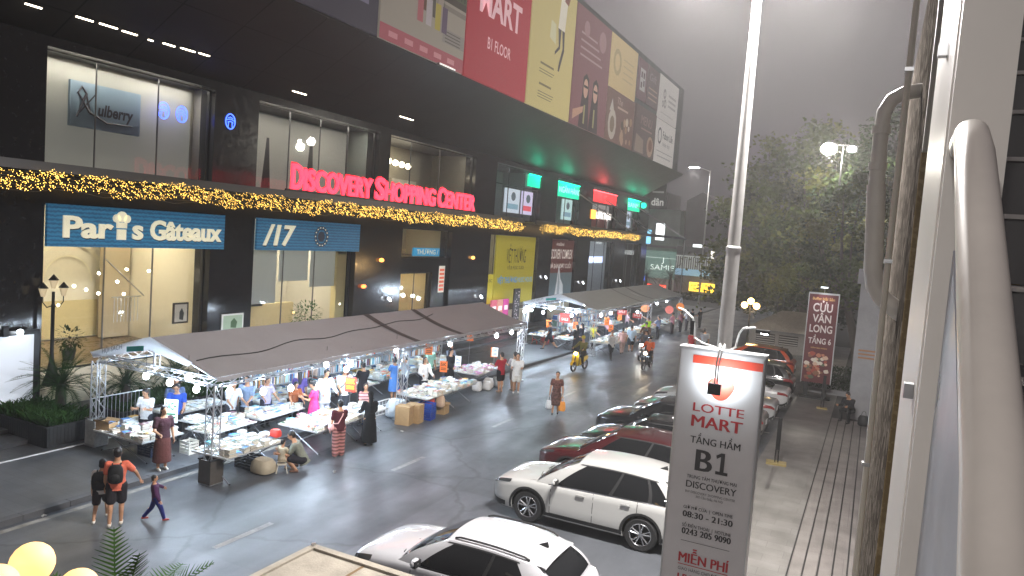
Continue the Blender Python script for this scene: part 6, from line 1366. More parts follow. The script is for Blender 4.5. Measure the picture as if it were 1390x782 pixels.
# ================================================================== scooters and riders
def scooter(label, x, y, face, c, seat='17181a', lit=(1., .75, .4), pw=6.):
    f = Vector((face[0], face[1], 0)).normalized(); rz = math.atan2(-f.x, f.y); t = thing('motor_scooter', label, 'scooter', (x, y, 0), rz); m = paint(c, .3); bk = BLK
    for yy in (.62, -.60):
        w = thing_part('wheel', t, (0, yy, .26)); b = MB(); b.lathe([(.19, -.04), (.24, -.05), (.26, 0), (.24, .05), (.19, .04)], (0, 0, 0), 'x', 20, TYRE); b.build('tyre', parent=w, smooth=True); b = MB(); b.lathe([(.19, -.03), (.17, .0), (.19, .03)], (0, 0, 0), 'x', 16, RIMM)
        for k in range(5): a = k*1.2566; b.cyl((0, .03*math.cos(a), .03*math.sin(a)), (0, .18*math.cos(a), .18*math.sin(a)), .012, mt=RIMM)
        b.build('rim', parent=w)
    b = MB(); loft(b, [(Vector((0, -.82, .66)), .05, .04, Vector((1, 0, 0)), Vector((0, 0, 1))), (Vector((0, -.65, .60)), .13, .13, Vector((1, 0, 0)), Vector((0, 0, 1))), (Vector((0, -.3, .52)), .16, .16, Vector((1, 0, 0)), Vector((0, 0, 1))), (Vector((0, -.08, .40)), .13, .13, Vector((1, 0, 0)), Vector((0, 0, 1))), (Vector((0, .1, .32)), .14, .05, Vector((1, 0, 0)), Vector((0, 0, 1))), (Vector((0, .38, .32)), .14, .05, Vector((1, 0, 0)), Vector((0, 0, 1)))], m); b.build('body', parent=t, smooth=True)
    b = MB(); b.grid([[(s*w, y_, z) for s in (-1, -.6, 0, .6, 1)] for w, y_, z in ((.16, .42, .30), (.20, .50, .55), (.19, .47, .80), (.12, .43, .96))], m); b.grid([[(s*w, y_-.02-.06*(abs(s) > .9), z) for s in (-1, -.6, 0, .6, 1)] for w, y_, z in ((.16, .42, .30), (.20, .50, .55), (.19, .47, .80), (.12, .43, .96))], bk); b.build('leg_shield', parent=t, smooth=True, fix=False)
    b = MB(); b.cyl((0, .62, .26), (0, .42, .98), .03, mt=RIMD); b.build('fork', parent=t); b = MB(); b.grid([[(sx*.07, .62+.3*math.cos(a), .26+.3*math.sin(a)) for sx in (-1, 0, 1)] for a in [RAD(20+20*k) for k in range(7)]], m); b.build('mudguard', parent=t, smooth=True, fix=False)
    b = MB(); loft(b, [(Vector((0, -.72, .78)), .11, .03, Vector((1, 0, 0)), Vector((0, 0, 1))), (Vector((0, -.4, .76)), .14, .05, Vector((1, 0, 0)), Vector((0, 0, 1))), (Vector((0, -.02, .70)), .10, .04, Vector((1, 0, 0)), Vector((0, 0, 1)))], mat('seat_'+seat, '#'+seat, .6)); b.build('seat', parent=t, smooth=True)
    b = MB(); b.tube([(-.33, .30, 1.02), (-.16, .40, 1.0), (0, .43, .98), (.16, .40, 1.0), (.33, .30, 1.02)], .016, 6, bk); b.build('handlebar', parent=t)
    for s in (-1, 1): b = MB(); b.cyl((s*.2, .4, 1.0), (s*.28, .36, 1.16), .008, mt=bk); b.ball((s*.29, .36, 1.2), (.05, .015, .035), 8, bk); b.build('mirror', parent=t)
    b = MB(); b.ball((0, .50, .90), (.09, .06, .07), 12, glow('scooter_lamp_%.2f' % lit[1], lit, 30.)); b.build('headlight', parent=t, smooth=True)
    l = lamp('headlight_beam', (0, .60, .9), pw, lit, .05, t, 'SPOT', spot_size=RAD(80), spot_blend=.6); l.rotation_euler = (RAD(78), 0, 0)
    return t
RIDE = dict(pose='ride', armL='ride', armR='ride', fem=False, far=True, lean=6)
def rider(label, x, y, face, top, bot, helm, dz=.0):
    f = Vector((face[0], face[1], 0)).normalized(); p = Vector((x, y, 0))-f*.28
    person(label, p.x, p.y, .31, face, 1.64, ('shirt', top, 1), ('trousers', bot), None, '2a2826', cap=helm, legs=((66, 78), (66, 78)), **RIDE)
scooter('yellow scooter with its headlamp on before the far tent', -12.85, 34.7, (-.12, -.99), 'd8b418', lit=(1., .72, .3)); rider('rider in olive clothes on the yellow scooter', -12.85, 34.7, (-.12, -.99), '6a6430', '2e2c26', 'b8a628')
scooter('dark scooter with a warm headlamp, nearest of the oncoming group', -10.3, 38.0, (-.02, -1.), '1d1c20', lit=(1., .8, .55)); rider('rider in an orange jacket on the nearest oncoming scooter', -10.3, 38.0, (-.02, -1.), 'd8602c', '26242a', '1c1c20')
scooter('pale scooter with a white headlamp behind the orange rider', -11.35, 40.9, (-.02, -1.), 'a8aab0', lit=(1., .93, .82)); rider('rider in dark grey on the pale scooter', -11.35, 40.9, (-.02, -1.), '4a4c54', '26242a', '2a2a30')
scooter('orange lit scooter at the front table of the far tent', -12.35, 44.6, (.2, -.97), '3a2a20', lit=(1., .6, .2)); rider('rider in a brown jacket on the orange lit scooter', -12.35, 44.6, (.2, -.97), '5a4034', '26242a', '3a3a40')
# ================================================================== plants
def leafm(h, r=.75): return mat('leaf_'+h, '#'+h, r, var=.3, vscale=5, spec=.08)
BARK = mat('bark', (.06, .045, .035), .9, var=.3, vscale=12, bump=.6, bscale=20)
def frond(b, base, d, L, droop, m, n=14, w=.16, rr=random):
    d = Vector(d).normalized(); side = d.cross(Vector((0, 0, 1))); side = side.normalized() if side.length > .05 else Vector((1, 0, 0)); pts = []
    p = Vector(base); dd = d.copy()
    for i in range(n+1):
        pts.append(p.copy()); dd = (dd+Vector((0, 0, -droop/n))).normalized(); p = p+dd*(L/n)
    b.tube([pts[0], pts[n//2], pts[n]], [.012, .008, .003], 4, m)
    for i in range(1, n+1):
        k = i/n; ln = w*L*(.35+1.5*k*(1-k)*1.6)*(1-.3*k); t = (pts[i]-pts[i-1]).normalized(); u = side.cross(t).normalized()
        for sgn in (-1, 1):
            for o in (0, .5):
                q = pts[i-1].lerp(pts[i], o); tip = q+(side*sgn*.85+t*.55+u*rr.uniform(.0, .28)-Vector((0, 0, .12*k))).normalized()*ln*rr.uniform(.85, 1.1); b.add([q-t*.012, q+t*.014, tip+t*.004, tip], [(0, 1, 2, 3)], m)
def cycad(name, label, x, y, z, trunk, r, n, c, seed=1, cat='palm', tr=.14, lw=.16):
    rr = random.Random(seed); t = thing(name, label, cat, (x, y, z)); b = MB(); pts = [(0, 0, 0), (.01, 0, trunk*.5), (0, .01, trunk)]; b.tube(pts, [tr*1.15, tr, tr*.9], 10, BARK); b.build('trunk', parent=t, smooth=True)
    b = MB(); m = leafm(c)
    for i in range(n):
        a = 2.4*i+rr.uniform(-.2, .2); el = RAD(78-70*(i/n)**.8+rr.uniform(-6, 6)); frond(b, (0, 0, trunk-.03), (math.cos(a)*math.cos(el), math.sin(a)*math.cos(el), math.sin(el)), r*rr.uniform(.85, 1.12), 1.0+.9*(i/n), m, rr=rr, w=lw)
    b.build('frond', parent=t, fix=False); return t
def plantbed(b, x0, x1, y0, y1, z, n, m, h, rr):
    for i in range(n):
        p = Vector((rr.uniform(x0, x1), rr.uniform(y0, y1), z)); a = rr.uniform(0, 6.28)
        for k in range(3):
            a2 = a+k*2.1+rr.uniform(-.4, .4); l = h*rr.uniform(.6, 1.2); q = p+Vector((math.cos(a2)*l*.7, math.sin(a2)*l*.7, l*.75)); s = Vector((-math.sin(a2), math.cos(a2), 0))*.03
            b.add([p-s*.4, p+s*.4, p.lerp(q, .6)+s+Vector((0, 0, .05)), q, p.lerp(q, .6)-s+Vector((0, 0, .05))], [(0, 1, 2, 3, 4)], m)
def planter(label, x0, x1, y0, y1, z, h, leaf, n, ph, seed):
    rr = random.Random(seed); cx, cy = (x0+x1)/2, (y0+y1)/2; t = thing('planter', label, 'planter', (cx, cy, z)); m = mat('planter_black', (.014, .014, .015), .5, var=.3, vscale=4); X0, X1, Y0, Y1 = x0-cx, x1-cx, y0-cy, y1-cy; e = .06
    b = MB(); b.box((X0, Y0, 0), (X1, Y0+e, h), m); b.box((X0, Y1-e, 0), (X1, Y1, h), m); b.box((X0, Y0+e, 0), (X0+e, Y1-e, h), m); b.box((X1-e, Y0+e, 0), (X1, Y1-e, h), m)
    k = X0+.1
    while k < X1: b.box((k, Y0-.012, .02), (k+.09, Y0-.001, h-.02), m); k += .1
    k = Y0+.1
    while k < Y1: b.box((X1+.001, k, .02), (X1+.012, k+.09, h-.02), m); k += .1
    b.build('box', parent=t); b = MB(); b.box((X0+e, Y0+e, 0), (X1-e, Y1-e, h-.05), mat('soil', (.03, .022, .016), .95)); b.build('soil', parent=t)
    b = MB(); plantbed(b, X0+.05, X1-.05, Y0+.05, Y1-.05, h-.05, n, leafm(leaf), ph, rr); o = b.build('leaves', parent=t, fix=False); o['kind'] = 'stuff'
planter('black slatted planter of low leafy plants under the big cycad palm', -21.3, -18.9, 11.75, 13.05, .14, .55, '2d4a20', 420, .42, 3)
cycad('cycad_palm', 'big dark cycad palm in the black planter by the bakery', -20.2, 12.95, .62, .85, 1.35, 46, '1f3a18', 4)
cycad('cycad_palm', 'cycad palm behind the left truss of the near tent', -19.7, 14.6, .3, 1.0, 1.1, 34, '1c3516', 9)
cycad('cycad_palm', 'cycad palm under the gable of the near tent', -19.6, 16.3, .3, 1.1, 1.1, 34, '1d3817', 12)
planter('long black planter of ground cover along the plinth behind the near tent', -20.6, -19.0, 14.0, 22.0, .14, .5, '2c4a1e', 700, .34, 6)
t = thing('crowd_barrier', 'grey metal crowd barriers standing by the left tent post', 'barrier', (-18.9, 13.9, .2)); b = MB()
b.tube([(0, -.9, 0), (0, -.9, 1.05), (0, .9, 1.05), (0, .9, 0)], .02, 6, ALU); b.build('frame', parent=t); b = MB()
for k in range(14): b.cyl((0, -.8+k*.123, .15), (0, -.8+k*.123, 1.03), .008, n=5, mt=ALU)
b.build('bars', parent=t)
def bushplant(label, x, y, z, h, c, n, pot, seed):
    rr = random.Random(seed); t = thing('potted_plant', label, 'plant', (x, y, z)); b = MB(); b.lathe([(.001, 0), (.16, 0), (.22, .34), (.2, .34), (.001, .3)], (0, 0, 0), 'z', 14, mat('pot_'+pot, '#'+pot, .5)); b.build('pot', parent=t); b = MB()
    for k in range(5): a = k*1.26; b.tube([(0, 0, .28), (.1*math.cos(a), .1*math.sin(a), h*.5), (.25*math.cos(a), .25*math.sin(a), h*.8)], [.014, .01, .005], 5, BARK)
    b.build('stem', parent=t); b = MB(); m = leafm(c)
    for i in range(n):
        v = Vector((rr.gauss(0, 1), rr.gauss(0, 1), rr.gauss(0, .8))).normalized()*rr.uniform(.5, 1)*h*.45; q = Vector((0, 0, h*.72))+v; d = (v.normalized()+Vector((rr.uniform(-.5, .5), rr.uniform(-.5, .5), rr.uniform(-.6, .3)))).normalized(); s = d.cross(Vector((0, 0, 1))).normalized()*.035; b.add([q, q+d*.06+s, q+d*.15, q+d*.06-s], [(0, 1, 2, 3)], m)
    b.build('leaves', parent=t, fix=False)
bushplant('leafy green potted plant before the blinds, seen over the tent roof', -21.2, 24.0, 1.46, 1.5, '37602c', 420, '5a4636', 5)
bushplant('dark potted shrub on the terrace inside the bakery glass', XF-1.2, 15.1, 1.47, 1.0, '1e3016', 200, '2a2622', 8)
bushplant('dark potted shrub at the left edge of the bakery window', XF-.9, 13.6, 1.47, .8, '1e3016', 160, '2a2622', 18)
# three lantern street lamp by the bakery
t = thing('street_lamp', 'black iron lamp post with three lanterns by the bakery window', 'street lamp', (-21.3, 13.36, 1.2)); IRON = mat('black_iron', (.012, .012, .012), .5, metal=.4)
b = MB(); b.lathe([(.22, 0), (.22, .1), (.13, .35), (.07, .7), (.05, 1.0), (.05, 2.3), (.065, 2.32), (.04, 2.4), (.04, 2.75)], (0, 0, 0), 'z', 12, IRON); b.build('post', parent=t, smooth=True)
for dy, zz in ((-.3, 2.62), (.3, 2.62), (0, 2.85)):
    if dy: b = MB(); b.tube([(0, 0, 2.35), (0, dy*.6, 2.3), (0, dy, 2.45), (0, dy, zz)], .016, 6, IRON); b.build('arm', parent=t)
    b = MB(); b.lathe([(.05, 0), (.115, .24), (.001, .24)], (0, dy, zz), 'z', 6, mat('lantern_glass', (.35, .28, .18), .2, emit=.25, ecol=(1, .8, .5))); l = b.build('lantern', parent=t); c = MB(); c.lathe([(.14, .24), (.07, .33), (.015, .40), (.001, .42)], (0, dy, zz), 'z', 6, IRON); c.build('cap', parent=l)
# ================================================================== globe lamp, booth roof and palm at the bottom of the view
t = thing('globe_lamp', 'park lamp post with a cluster of glowing yellow globes, close below', 'street lamp', (-4.88, 2.95, 0)); b = MB(); b.lathe([(.16, 0), (.14, .25), (.05, .4), (.045, 3.6), (.06, 3.7), (.001, 3.75)], (0, 0, 0), 'z', 12, IRON); b.build('post', parent=t, smooth=True)
GLOBE = glow('globe_glow', (1., .64, .24), .72)
for k, (p) in enumerate(((-.02, .03, 4.15), (.12, -.28, 4.15), (.04, .32, 3.87), (.32, -.04, 3.92))):
    b = MB(); b.tube([(0, 0, 3.4), (p[0]*.6, p[1]*.6, 3.45), (p[0], p[1], p[2]-.13)], .015, 6, IRON); b.build('arm', parent=t); b = MB(); b.ball(p, .138, 20, GLOBE); b.build('globe', parent=t, smooth=True)
t = thing('booth_roof', 'beige flat concrete roof of the booth at the bottom edge', 'roof', (-5.1, 5.6, 0)); b = MB(); CONC = mat('beige_concrete', (.30, .27, .225), .8, var=.4, vscale=2.2, bump=.3, bscale=30)
t['category'] = 'booth'; t.name = 'guard_booth'
b.box((-.92, -1.6, 2.36), (2.0, 1.58, 2.47), CONC); b.build('roof', parent=t); b = MB(); b.box((-.95, -1.62, 2.34), (-.86, 1.60, 2.5), CONC); b.box((-.86, 1.50, 2.34), (2.02, 1.60, 2.5), CONC); b.cyl((-.905, 1.55, 2.5), (-.905, 1.55, 2.53), .03, mt=STEEL); b.build('rim', parent=t); b = MB(); b.quad((-.1, -1.5, 2.474), (-.06, -1.5, 2.474), (-.06, 1.5, 2.474), (-.1, 1.5, 2.474), CARD2); b.build('seam', parent=t, fix=False); b = MB(); b.box((-.7, -1.4, 0), (1.8, 1.35, 2.36), mat('booth_wall', (.25, .24, .22), .7)); b.build('wall', parent=t)
cycad('palm_plant', 'palm with broad fronds at the bottom left edge', -5.55, 4.1, 0, 2.75, 1.05, 26, '34501f', 21, tr=.08, lw=.27)
# ================================================================== road lamp pole
POLE = mat('galvanised_pole', (.42, .41, .40), .45, metal=.35, var=.12)
def lamp_pole(label, x, y, pw):
    t = thing('lamp_pole', label, 'street lamp', (x, y, 0)); b = MB(); b.tube([(0, 0, 0), (0, 0, 6.6)], [.135, .112], 12, POLE); b.tube([(0, 0, 6.6), (0, 0, 11.0)], [.100, .066], 12, POLE); b.lathe([(.114, 6.55), (.122, 6.58), (.122, 6.64), (.10, 6.66)], (0, 0, 0), 'z', 12, POLE); b.build('pole', parent=t, smooth=True)
    b = MB(); b.tube([(0, 0, 10.95), (-.2, .0, 11.15), (-.6, 0, 11.25)], .035, 8, POLE); b.tube([(0, 0, 10.95), (.2, .0, 11.15), (.6, 0, 11.25)], .035, 8, POLE); b.build('arm', parent=t)
    for s in (-1, 1):
        b = MB(); b.cbox((s*.85, 0, 11.28), (.7, .3, .12), POLE); h = b.build('lamp_head', parent=t); c = MB(); c.box((s*.85-.28, -.12, 11.205), (s*.85+.28, .12, 11.215), glow('street_led', (1., .95, .88), 60.)); c.build('lens', parent=h)
        lamp('street_light', (s*.85, 0, 11.15), pw, (1., .96, .92), .2, t, 'SPOT', spot_size=RAD(172), spot_blend=.35)
lamp_pole('tall tapering galvanised street lamp pole behind the white pylon sign', -2.1, 12.4, 4300.)
lamp_pole('unseen street lamp pole added behind the stairs to light the near rail', -2.4, -12.0, 1050.)  # added lamp out of view, lights rail, plaza and cars from behind
# ================================================================== the white pylon sign
t = thing('pylon_sign', 'tall white pylon sign with red and black lettering, lit at its logo', 'sign', (-1.8, 10.5, 0)); SW = mat('sign_white', (.60, .585, .60), .55, var=.05, vscale=2); hw = .565
b = MB(); b.box((-hw, 0, .25), (hw, .22, 5.15), SW); b.build('panel', parent=t); b = MB(); b.box((-hw-.02, -.012, .2), (-hw, .24, 5.16), STEEL); b.box((hw, -.012, .2), (hw+.02, .24, 5.16), STEEL); b.box((-hw-.03, -.02, 5.152), (hw+.03, .25, 5.19), mat('sign_cap', (.5, .5, .52), .4, metal=.5)); b.box((-hw, 0.02, 0), (hw, .2, .25), DARK); b.build('frame', parent=t)
SRED = mat('sign_red', '#b0242c', .5); SCOR = mat('sign_coral', '#d8452f', .45); SBK = mat('sign_black', (.022, .02, .024), .5)
R2, U2 = (1, 0, 0), (0, 0, 1)
# the shop sign faces the stair: its lettering stands just proud of the sheet
b = MB(); y = -.006
def sx(p): return -hw+p*(2*hw)                        # 0..1 across the face
b.quad((sx(.155), y, 4.97), (hw, y, 4.97), (hw, y, 5.085), (sx(.155), y, 5.085), SCOR)
pts = []
for k in range(30):
    a = 2*math.pi*k/30; r = .165*(1+.10*math.cos(3*(a+math.pi/2))); pts.append((sx(.525)+r*1.08*math.cos(a), y, 4.66+r*.95*math.sin(a)))
b.add(pts, [tuple(range(30))], SCOR)
b.build('logo', parent=t, fix=False); b = MB(); Y2 = -.0075
def line(s, z, h, x0, x1, m, bold=.0):
    n = 1 if bold <= 0 else (3 if bold < .011 else 5)
    for k in range(n):
        d = (k-(n-1)/2)*h*.022; text(b, s, (sx(x0)+d, Y2-.0002*k, z), R2, U2, h, (x1-x0)*2*hw, m)
line('LOTTE', 4.29, .122, .213, .83, SRED, .01); line('MART', 4.07, .165, .21, .825, SRED, .012); line('TẦNG HẦM', 3.83, .10, .215, .825, SBK, .01); line('B', 3.445, .31, .31, .50, SBK, .012)
for q in ([(.605, 3.445), (.655, 3.445), (.655, 3.755), (.610, 3.755)], [(.555, 3.445), (.705, 3.445), (.705, 3.49), (.555, 3.49)], [(.55, 3.71), (.61, 3.755), (.62, 3.71), (.56, 3.665)]): b.add([(sx(p), Y2-.0015-.0003*len(q), z) for p, z in q], [(0, 1, 2, 3)], SBK); Y2 -= .0003
line('TRUNG TÂM THƯƠNG MẠI', 3.32, .048, .213, .825, SBK, .005); line('DISCOVERY', 3.185, .098, .212, .83, SBK, .01); line('B1F DISCOVERY SHOPPING CENTER', 3.105, .034, .21, .825, SBK, -.0); line('302 Cầu Giấy, Hà Nội', 3.05, .034, .345, .68, SBK)
line('GIỜ MỞ CỬA  |  OPEN TIME', 2.868, .046, .206, .815, SBK, .005); line('08:30 - 21:30', 2.748, .088, .205, .82, SBK, .02); line('SỐ ĐIỆN THOẠI  |  HOTLINE', 2.604, .046, .21, .815, SBK, .005); line('0243 205 9090', 2.497, .09, .213, .818, SBK, .02)
b.quad((sx(.21), Y2, 2.395), (sx(.815), Y2, 2.395), (sx(.815), Y2, 2.402), (sx(.21), Y2, 2.402), SBK); line('MIỄN PHÍ', 2.085, .14, .205, .82, SRED, .02); b.quad((sx(.20), Y2, 2.045), (sx(.82), Y2, 2.045), (sx(.82), Y2, 2.056), (sx(.20), Y2, 2.056), SRED)
line('GIAO HÀNG CHO ĐƠN TỪ', 1.962, .046, .205, .815, SBK); line('150K', 1.77, .14, .21, .52, SRED, .01); b.quad((sx(.57), Y2, 1.78), (sx(.82), Y2, 1.78), (sx(.82), Y2, 1.92), (sx(.57), Y2, 1.92), SBK); line('BÁN KÍNH 5KM', 1.65, .05, .21, .80, SBK)
b.build('lettering', parent=t, fix=False)
def armlamp(label, pts, head, col, s, lit, ld=None, pw=0., size=70):
    t2 = thing('sign_lamp', label, 'lamp', (-1.8, 10.5, 5.19)); b = MB(); b.tube(pts, .014, 6, mat('white_pipe', (.55, .55, .54), .4)); b.build('arm', parent=t2, smooth=True)
    b = MB(); b.cbox(head, s, DARK); b.build('lamp_head', parent=t2)
    if lit:
        b = MB(); d = Vector(ld).normalized(); Q = d.to_track_quat('Z', 'Y').to_matrix(); b.cbox(Vector(head)+d*(min(s)*.52+.01), (s[0]*.85, s[2]*.85, .01), glow('sign_spot', (.85, .95, 1.), 40.), M=Q); b.build('lens', parent=t2)
        l = lamp('sign_spot_light', Vector(head)+d*.06, pw, (.86, .95, 1.), .05, t2, 'SPOT', spot_size=RAD(size), spot_blend=.7); aim(l, d)
armlamp('lamp hanging before the pylon logo', [(-.02, .1, .02), (-.02, -.1, .10), (.03, -.38, .06), (.02, -.46, -.12), (.02, -.46, -.40)], (.02, -.44, -.47), None, (.17, .06, .15), True, (0.02, 1., .28), 20., 124)
t3 = bpy.data.objects['sign_lamp']; b = MB(); b.tube([(.02, .12, .02), (.04, -.08, .1), (.07, -.4, .05), (.05, -.46, -.15), (.05, -.45, -.4)], .012, 6, mat('white_pipe', (.55, .55, .54), .4)); b.build('arm', parent=t3, smooth=True)
armlamp('unlit dark lamp on a bent pipe at the left top of the pylon', [(-.1, .1, .02), (-.3, .1, .06), (-.42, .1, .12), (-.44, .1, .32), (-.47, .1, .40), (-.62, .25, .48), (-.75, .4, .5)], (-.46, .12, .26), None, (.05, .07, .2), False)
armlamp('bluish lit lamp on a white pipe at the right top of the pylon', [(.1, .1, .02), (.16, .1, .06), (.19, .1, .26), (.24, .1, .34), (.40, .1, .36)], (.50, .12, .32), None, (.18, .10, .045), True, (.6, .5, -.6), 6., 90)
# stanchions and the red banner pylon
def stanchion(label, x, y, s=1.):
    t = thing('sign_stand', label, 'stand', (x, y, .01), .1); b = MB(); b.box((-.3*s, -.2*s, 0), (.3*s, .2*s, .06), mat('brass_base', (.42, .33, .14), .4, metal=.6)); b.build('base', parent=t); b = MB(); b.cyl((-.045, 0, .06), (-.045, 0, 1.45), .018, mt=IRON); b.cyl((.045, 0, .06), (.045, 0, 1.45), .018, mt=IRON); b.build('post', parent=t); b = MB(); b.box((-.06, -.012, .45), (.06, .012, 1.46), IRON); b.build('panel', parent=t)
stanchion('narrow black sign stand on a brassy base on the plaza', -2.2, 24.3); stanchion('small dark sign stand on the plaza by the red banner', -1.5, 34.6, .7)
t = thing('pylon_sign', 'red restaurant pylon banner with white letters and a seafood photo', 'sign', (-2.0, 37, 0)); b = MB(); b.box((-.62, 0, .72), (.62, .22, 4.85), mat('banner_maroon', '#5e141c', .5, var=.15)); b.build('panel', parent=t); b = MB(); b.box((-.66, -.01, .68), (-.62, .23, 4.9), STEEL); b.box((.62, -.01, .68), (.66, .23, 4.9), STEEL); b.box((-.66, -.02, 4.85), (.66, .24, 4.92), STEEL); b.box((-.5, .04, 0), (-.3, .2, .72), DARK); b.box((.3, .04, 0), (.5, .2, .72), DARK); b.box((-.7, -.3, 0), (.7, .5, .06), DARK); b.build('frame', parent=t)
b = MB(); WL = mat('banner_white', '#e4d8d4', .6); GD = mat('banner_gold', '#d0a060', .6)
for s, z, h, w, m in (('Buffet Hải Sản', 4.58, .13, .95, GD), ('CỬU', 4.05, .38, .84, WL), ('VÂN', 3.55, .36, .8, WL), ('LONG', 3.08, .34, .98, WL), ('TẦNG 6', 2.55, .26, .98, WL), ('mừng khai trương', 2.32, .07, .7, GD)): text(b, s, (0, -.008, z), R2, U2, h, w, m, 'c', bold=.02)
b.build('lettering', parent=t, fix=False); b = MB(); rr = random.Random(11)
for i in range(46):
    X0 = rr.uniform(-.5, .5); Z0 = rr.uniform(.85, 2.1); r = rr.uniform(.06, .16); pts = [(X0+r*math.cos(a*.785+i)*rr.uniform(.7, 1.1), -.006-.0006*i, Z0+r*.8*math.sin(a*.785+i)*rr.uniform(.7, 1.1)) for a in range(8)]; b.add(pts, [tuple(range(8))], mat('food_'+['c0785a', 'd8b49a', 'a8442e', 'e0d4c4', '5a6448', '8a5a40'][i % 6], '#'+['c0785a', 'd8b49a', 'a8442e', 'e0d4c4', '5a6448', '8a5a40'][i % 6], .5))
b.build('picture', parent=t, fix=False)
t2 = thing('sign_lamp', 'small white lamp on top of the red banner pylon', 'lamp', (-2.0, 37, 4.92)); b = MB(); b.tube([(0, .1, 0), (0, .0, .25), (0, -.4, .3)], .015, 6, STEEL); b.build('arm', parent=t2); b = MB(); b.cbox((0, -.42, .27), (.3, .1, .06), mat('lamp_white_head', (.8, .8, .8), .4, emit=1.5, ecol=(.9, .95, 1))); b.build('lamp_head', parent=t2); l = lamp('banner_light', (0, -.6, .2), 22, (.95, .95, 1), .05, t2, 'SPOT', spot_size=RAD(100), spot_blend=.8); aim(l, (0, .5, -1))
# ================================================================== the stair side, rail, columns and pipes on the right
WPAINT = mat('white_steel', (.70, .66, .61), .42, var=.08, vscale=3); WPIPE = mat('handrail_paint', (.74, .69, .62), .34, var=.12, vscale=7)
def terrazzo(name, a, c, sc):
    m = bpy.data.materials.new(name); m.use_nodes = True; n = m.node_tree.nodes; L = m.node_tree.links; bs = n['Principled BSDF']; t = n.new('ShaderNodeTexCoord'); v = n.new('ShaderNodeTexVoronoi'); v.inputs['Scale'].default_value = sc
    L.new(t.outputs['Object'], v.inputs['Vector']); x = n.new('ShaderNodeSeparateColor'); L.new(v.outputs['Color'], x.inputs[0]); r = n.new('ShaderNodeValToRGB'); r.color_ramp.elements[0].position = .55; r.color_ramp.elements[0].color = (*a, 1); r.color_ramp.elements[1].position = .95; r.color_ramp.elements[1].color = (*c, 1); L.new(x.outputs[0], r.inputs[0]); L.new(r.outputs[0], bs.inputs['Base Color']); bs.inputs['Roughness'].default_value = 1.; bs.inputs['Specular IOR Level'].default_value = 0.; return m
t = thing('handrail_post', 'flat white steel post beside the near handrail', 'post', (.102, 1.15, 5.2)); b = MB(); b.box((-.032, 0, -1.2), (.036, .03, 3.2), WPAINT); b.box((-.034, .03, -1.2), (.030, .50, 3.2), WPAINT); b.build('panel', parent=t); b = MB()
b.cbox((-.040, .22, 1.74), (.014, .02, .02), STEEL)
b.cbox((-.040, .10, 1.21), (.014, .02, .022), STEEL); b.build('bolt', parent=t)
t = thing('handrail', 'thick pale painted handrail tube rising along the stairs, closest of all', 'handrail', (.078, 0, 6.6)); b = MB(); b.tube([(-.02, .0, -.50), (-.014, .25, -.30), (-.005, .5, -.12), (-.003, .76, .05), (.0, .88, .115), (.004, .98, .148), (.008, 1.08, .155), (.012, 1.16, .155)], .0178, 20, WPIPE); b.build('tube', parent=t, smooth=True)
t = thing('balustrade', 'pale grey panel under the near handrail', 'panel', (.10, .4, 5.2)); b = MB(); b.add([(-.012, .0, -.9), (-.012, .72, -.6), (-.012, .72, 1.42), (-.012, .0, .95), (.0, .0, -.9), (.0, .72, -.6), (.0, .72, 1.42), (.0, .0, .95)], [(0, 1, 2, 3), (4, 5, 6, 7), (0, 1, 5, 4), (1, 2, 6, 5), (2, 3, 7, 6), (3, 0, 4, 7)], mat('panel_grey', (.36, .37, .41), .35, var=.05)); b.build('panel', parent=t)
t = thing('stone_wall', 'brown flecked terrazzo wall end on the right, front face coloured golden as if lit', 'wall', (.155, 4.5, 0)); b = MB(); b.box((0, .0, 3.2), (.5, 5.0, 8.58), terrazzo('terrazzo_shaded', (.055, .047, .040), (.17, .15, .13), 14)); b.build('wall', parent=t); b = MB(); b.box((.002, -.06, 3.2), (.5, -.003, 7.18), terrazzo('terrazzo_lit', (.19, .14, .075), (.26, .20, .11), 60)); b.build('front_face', parent=t); b = MB(); b.box((.003, -.07, 7.184), (.5, -.004, 8.6), mat('grey_cladding', (.30, .28, .25), .6, var=.1)); b.build('upper_panel', parent=t)  # one terrazzo; its lit front and shaded side are put into the colours
t = thing('wall_pipe', 'thin cream pipe running up beside the terrazzo wall', 'pipe', (.055, 4.4, 0)); b = MB(); b.tube([(0.03, 0, .05), (0, 0, 6.7), (0, 0, 9.4)], .016, 8, mat('cream_pipe', (.62, .57, .48), .4)); b.build('tube', parent=t, smooth=True); b = MB()
for z in (5.5, 6.6, 7.6): b.cbox((0.0, .0, z), (.042, .042, .02), STEEL)
b.build('bracket', parent=t)
t = thing('downpipe', 'grey plastic downpipe with elbows at both ends', 'pipe', (-.03, 5.5, 6.6)); b = MB(); b.tube([(.22, .1, 1.14), (.09, 0, 1.10), (.02, 0, 1.06), (-.02, 0, .98), (-.026, 0, .85)], .046, 14, mat('pvc_grey', (.60, .57, .53), .45, var=.08)); b.tube([(-.02, 0, .5), (.012, 0, 0), (.014, 0, -.06), (.035, 0, -.17), (.09, 0, -.25), (.24, 0, -.36)], .058, 14, mat('pvc_grey', (.60, .57, .53), .45)); b.tube([(-.026, 0, .85), (-.02, 0, .5)], [.046, .050], 14, mat('pvc_grey', (.60, .57, .53), .45)); b.build('tube', parent=t, smooth=True)
for z, x in ((.86, -.026), (.62, -.024)): b = MB(); b.cyl((x, 0, z-.025), (x, 0, z+.025), .058, n=14, mt=mat('pvc_grey', (.60, .57, .53), .45)); b.build('collar', parent=t)
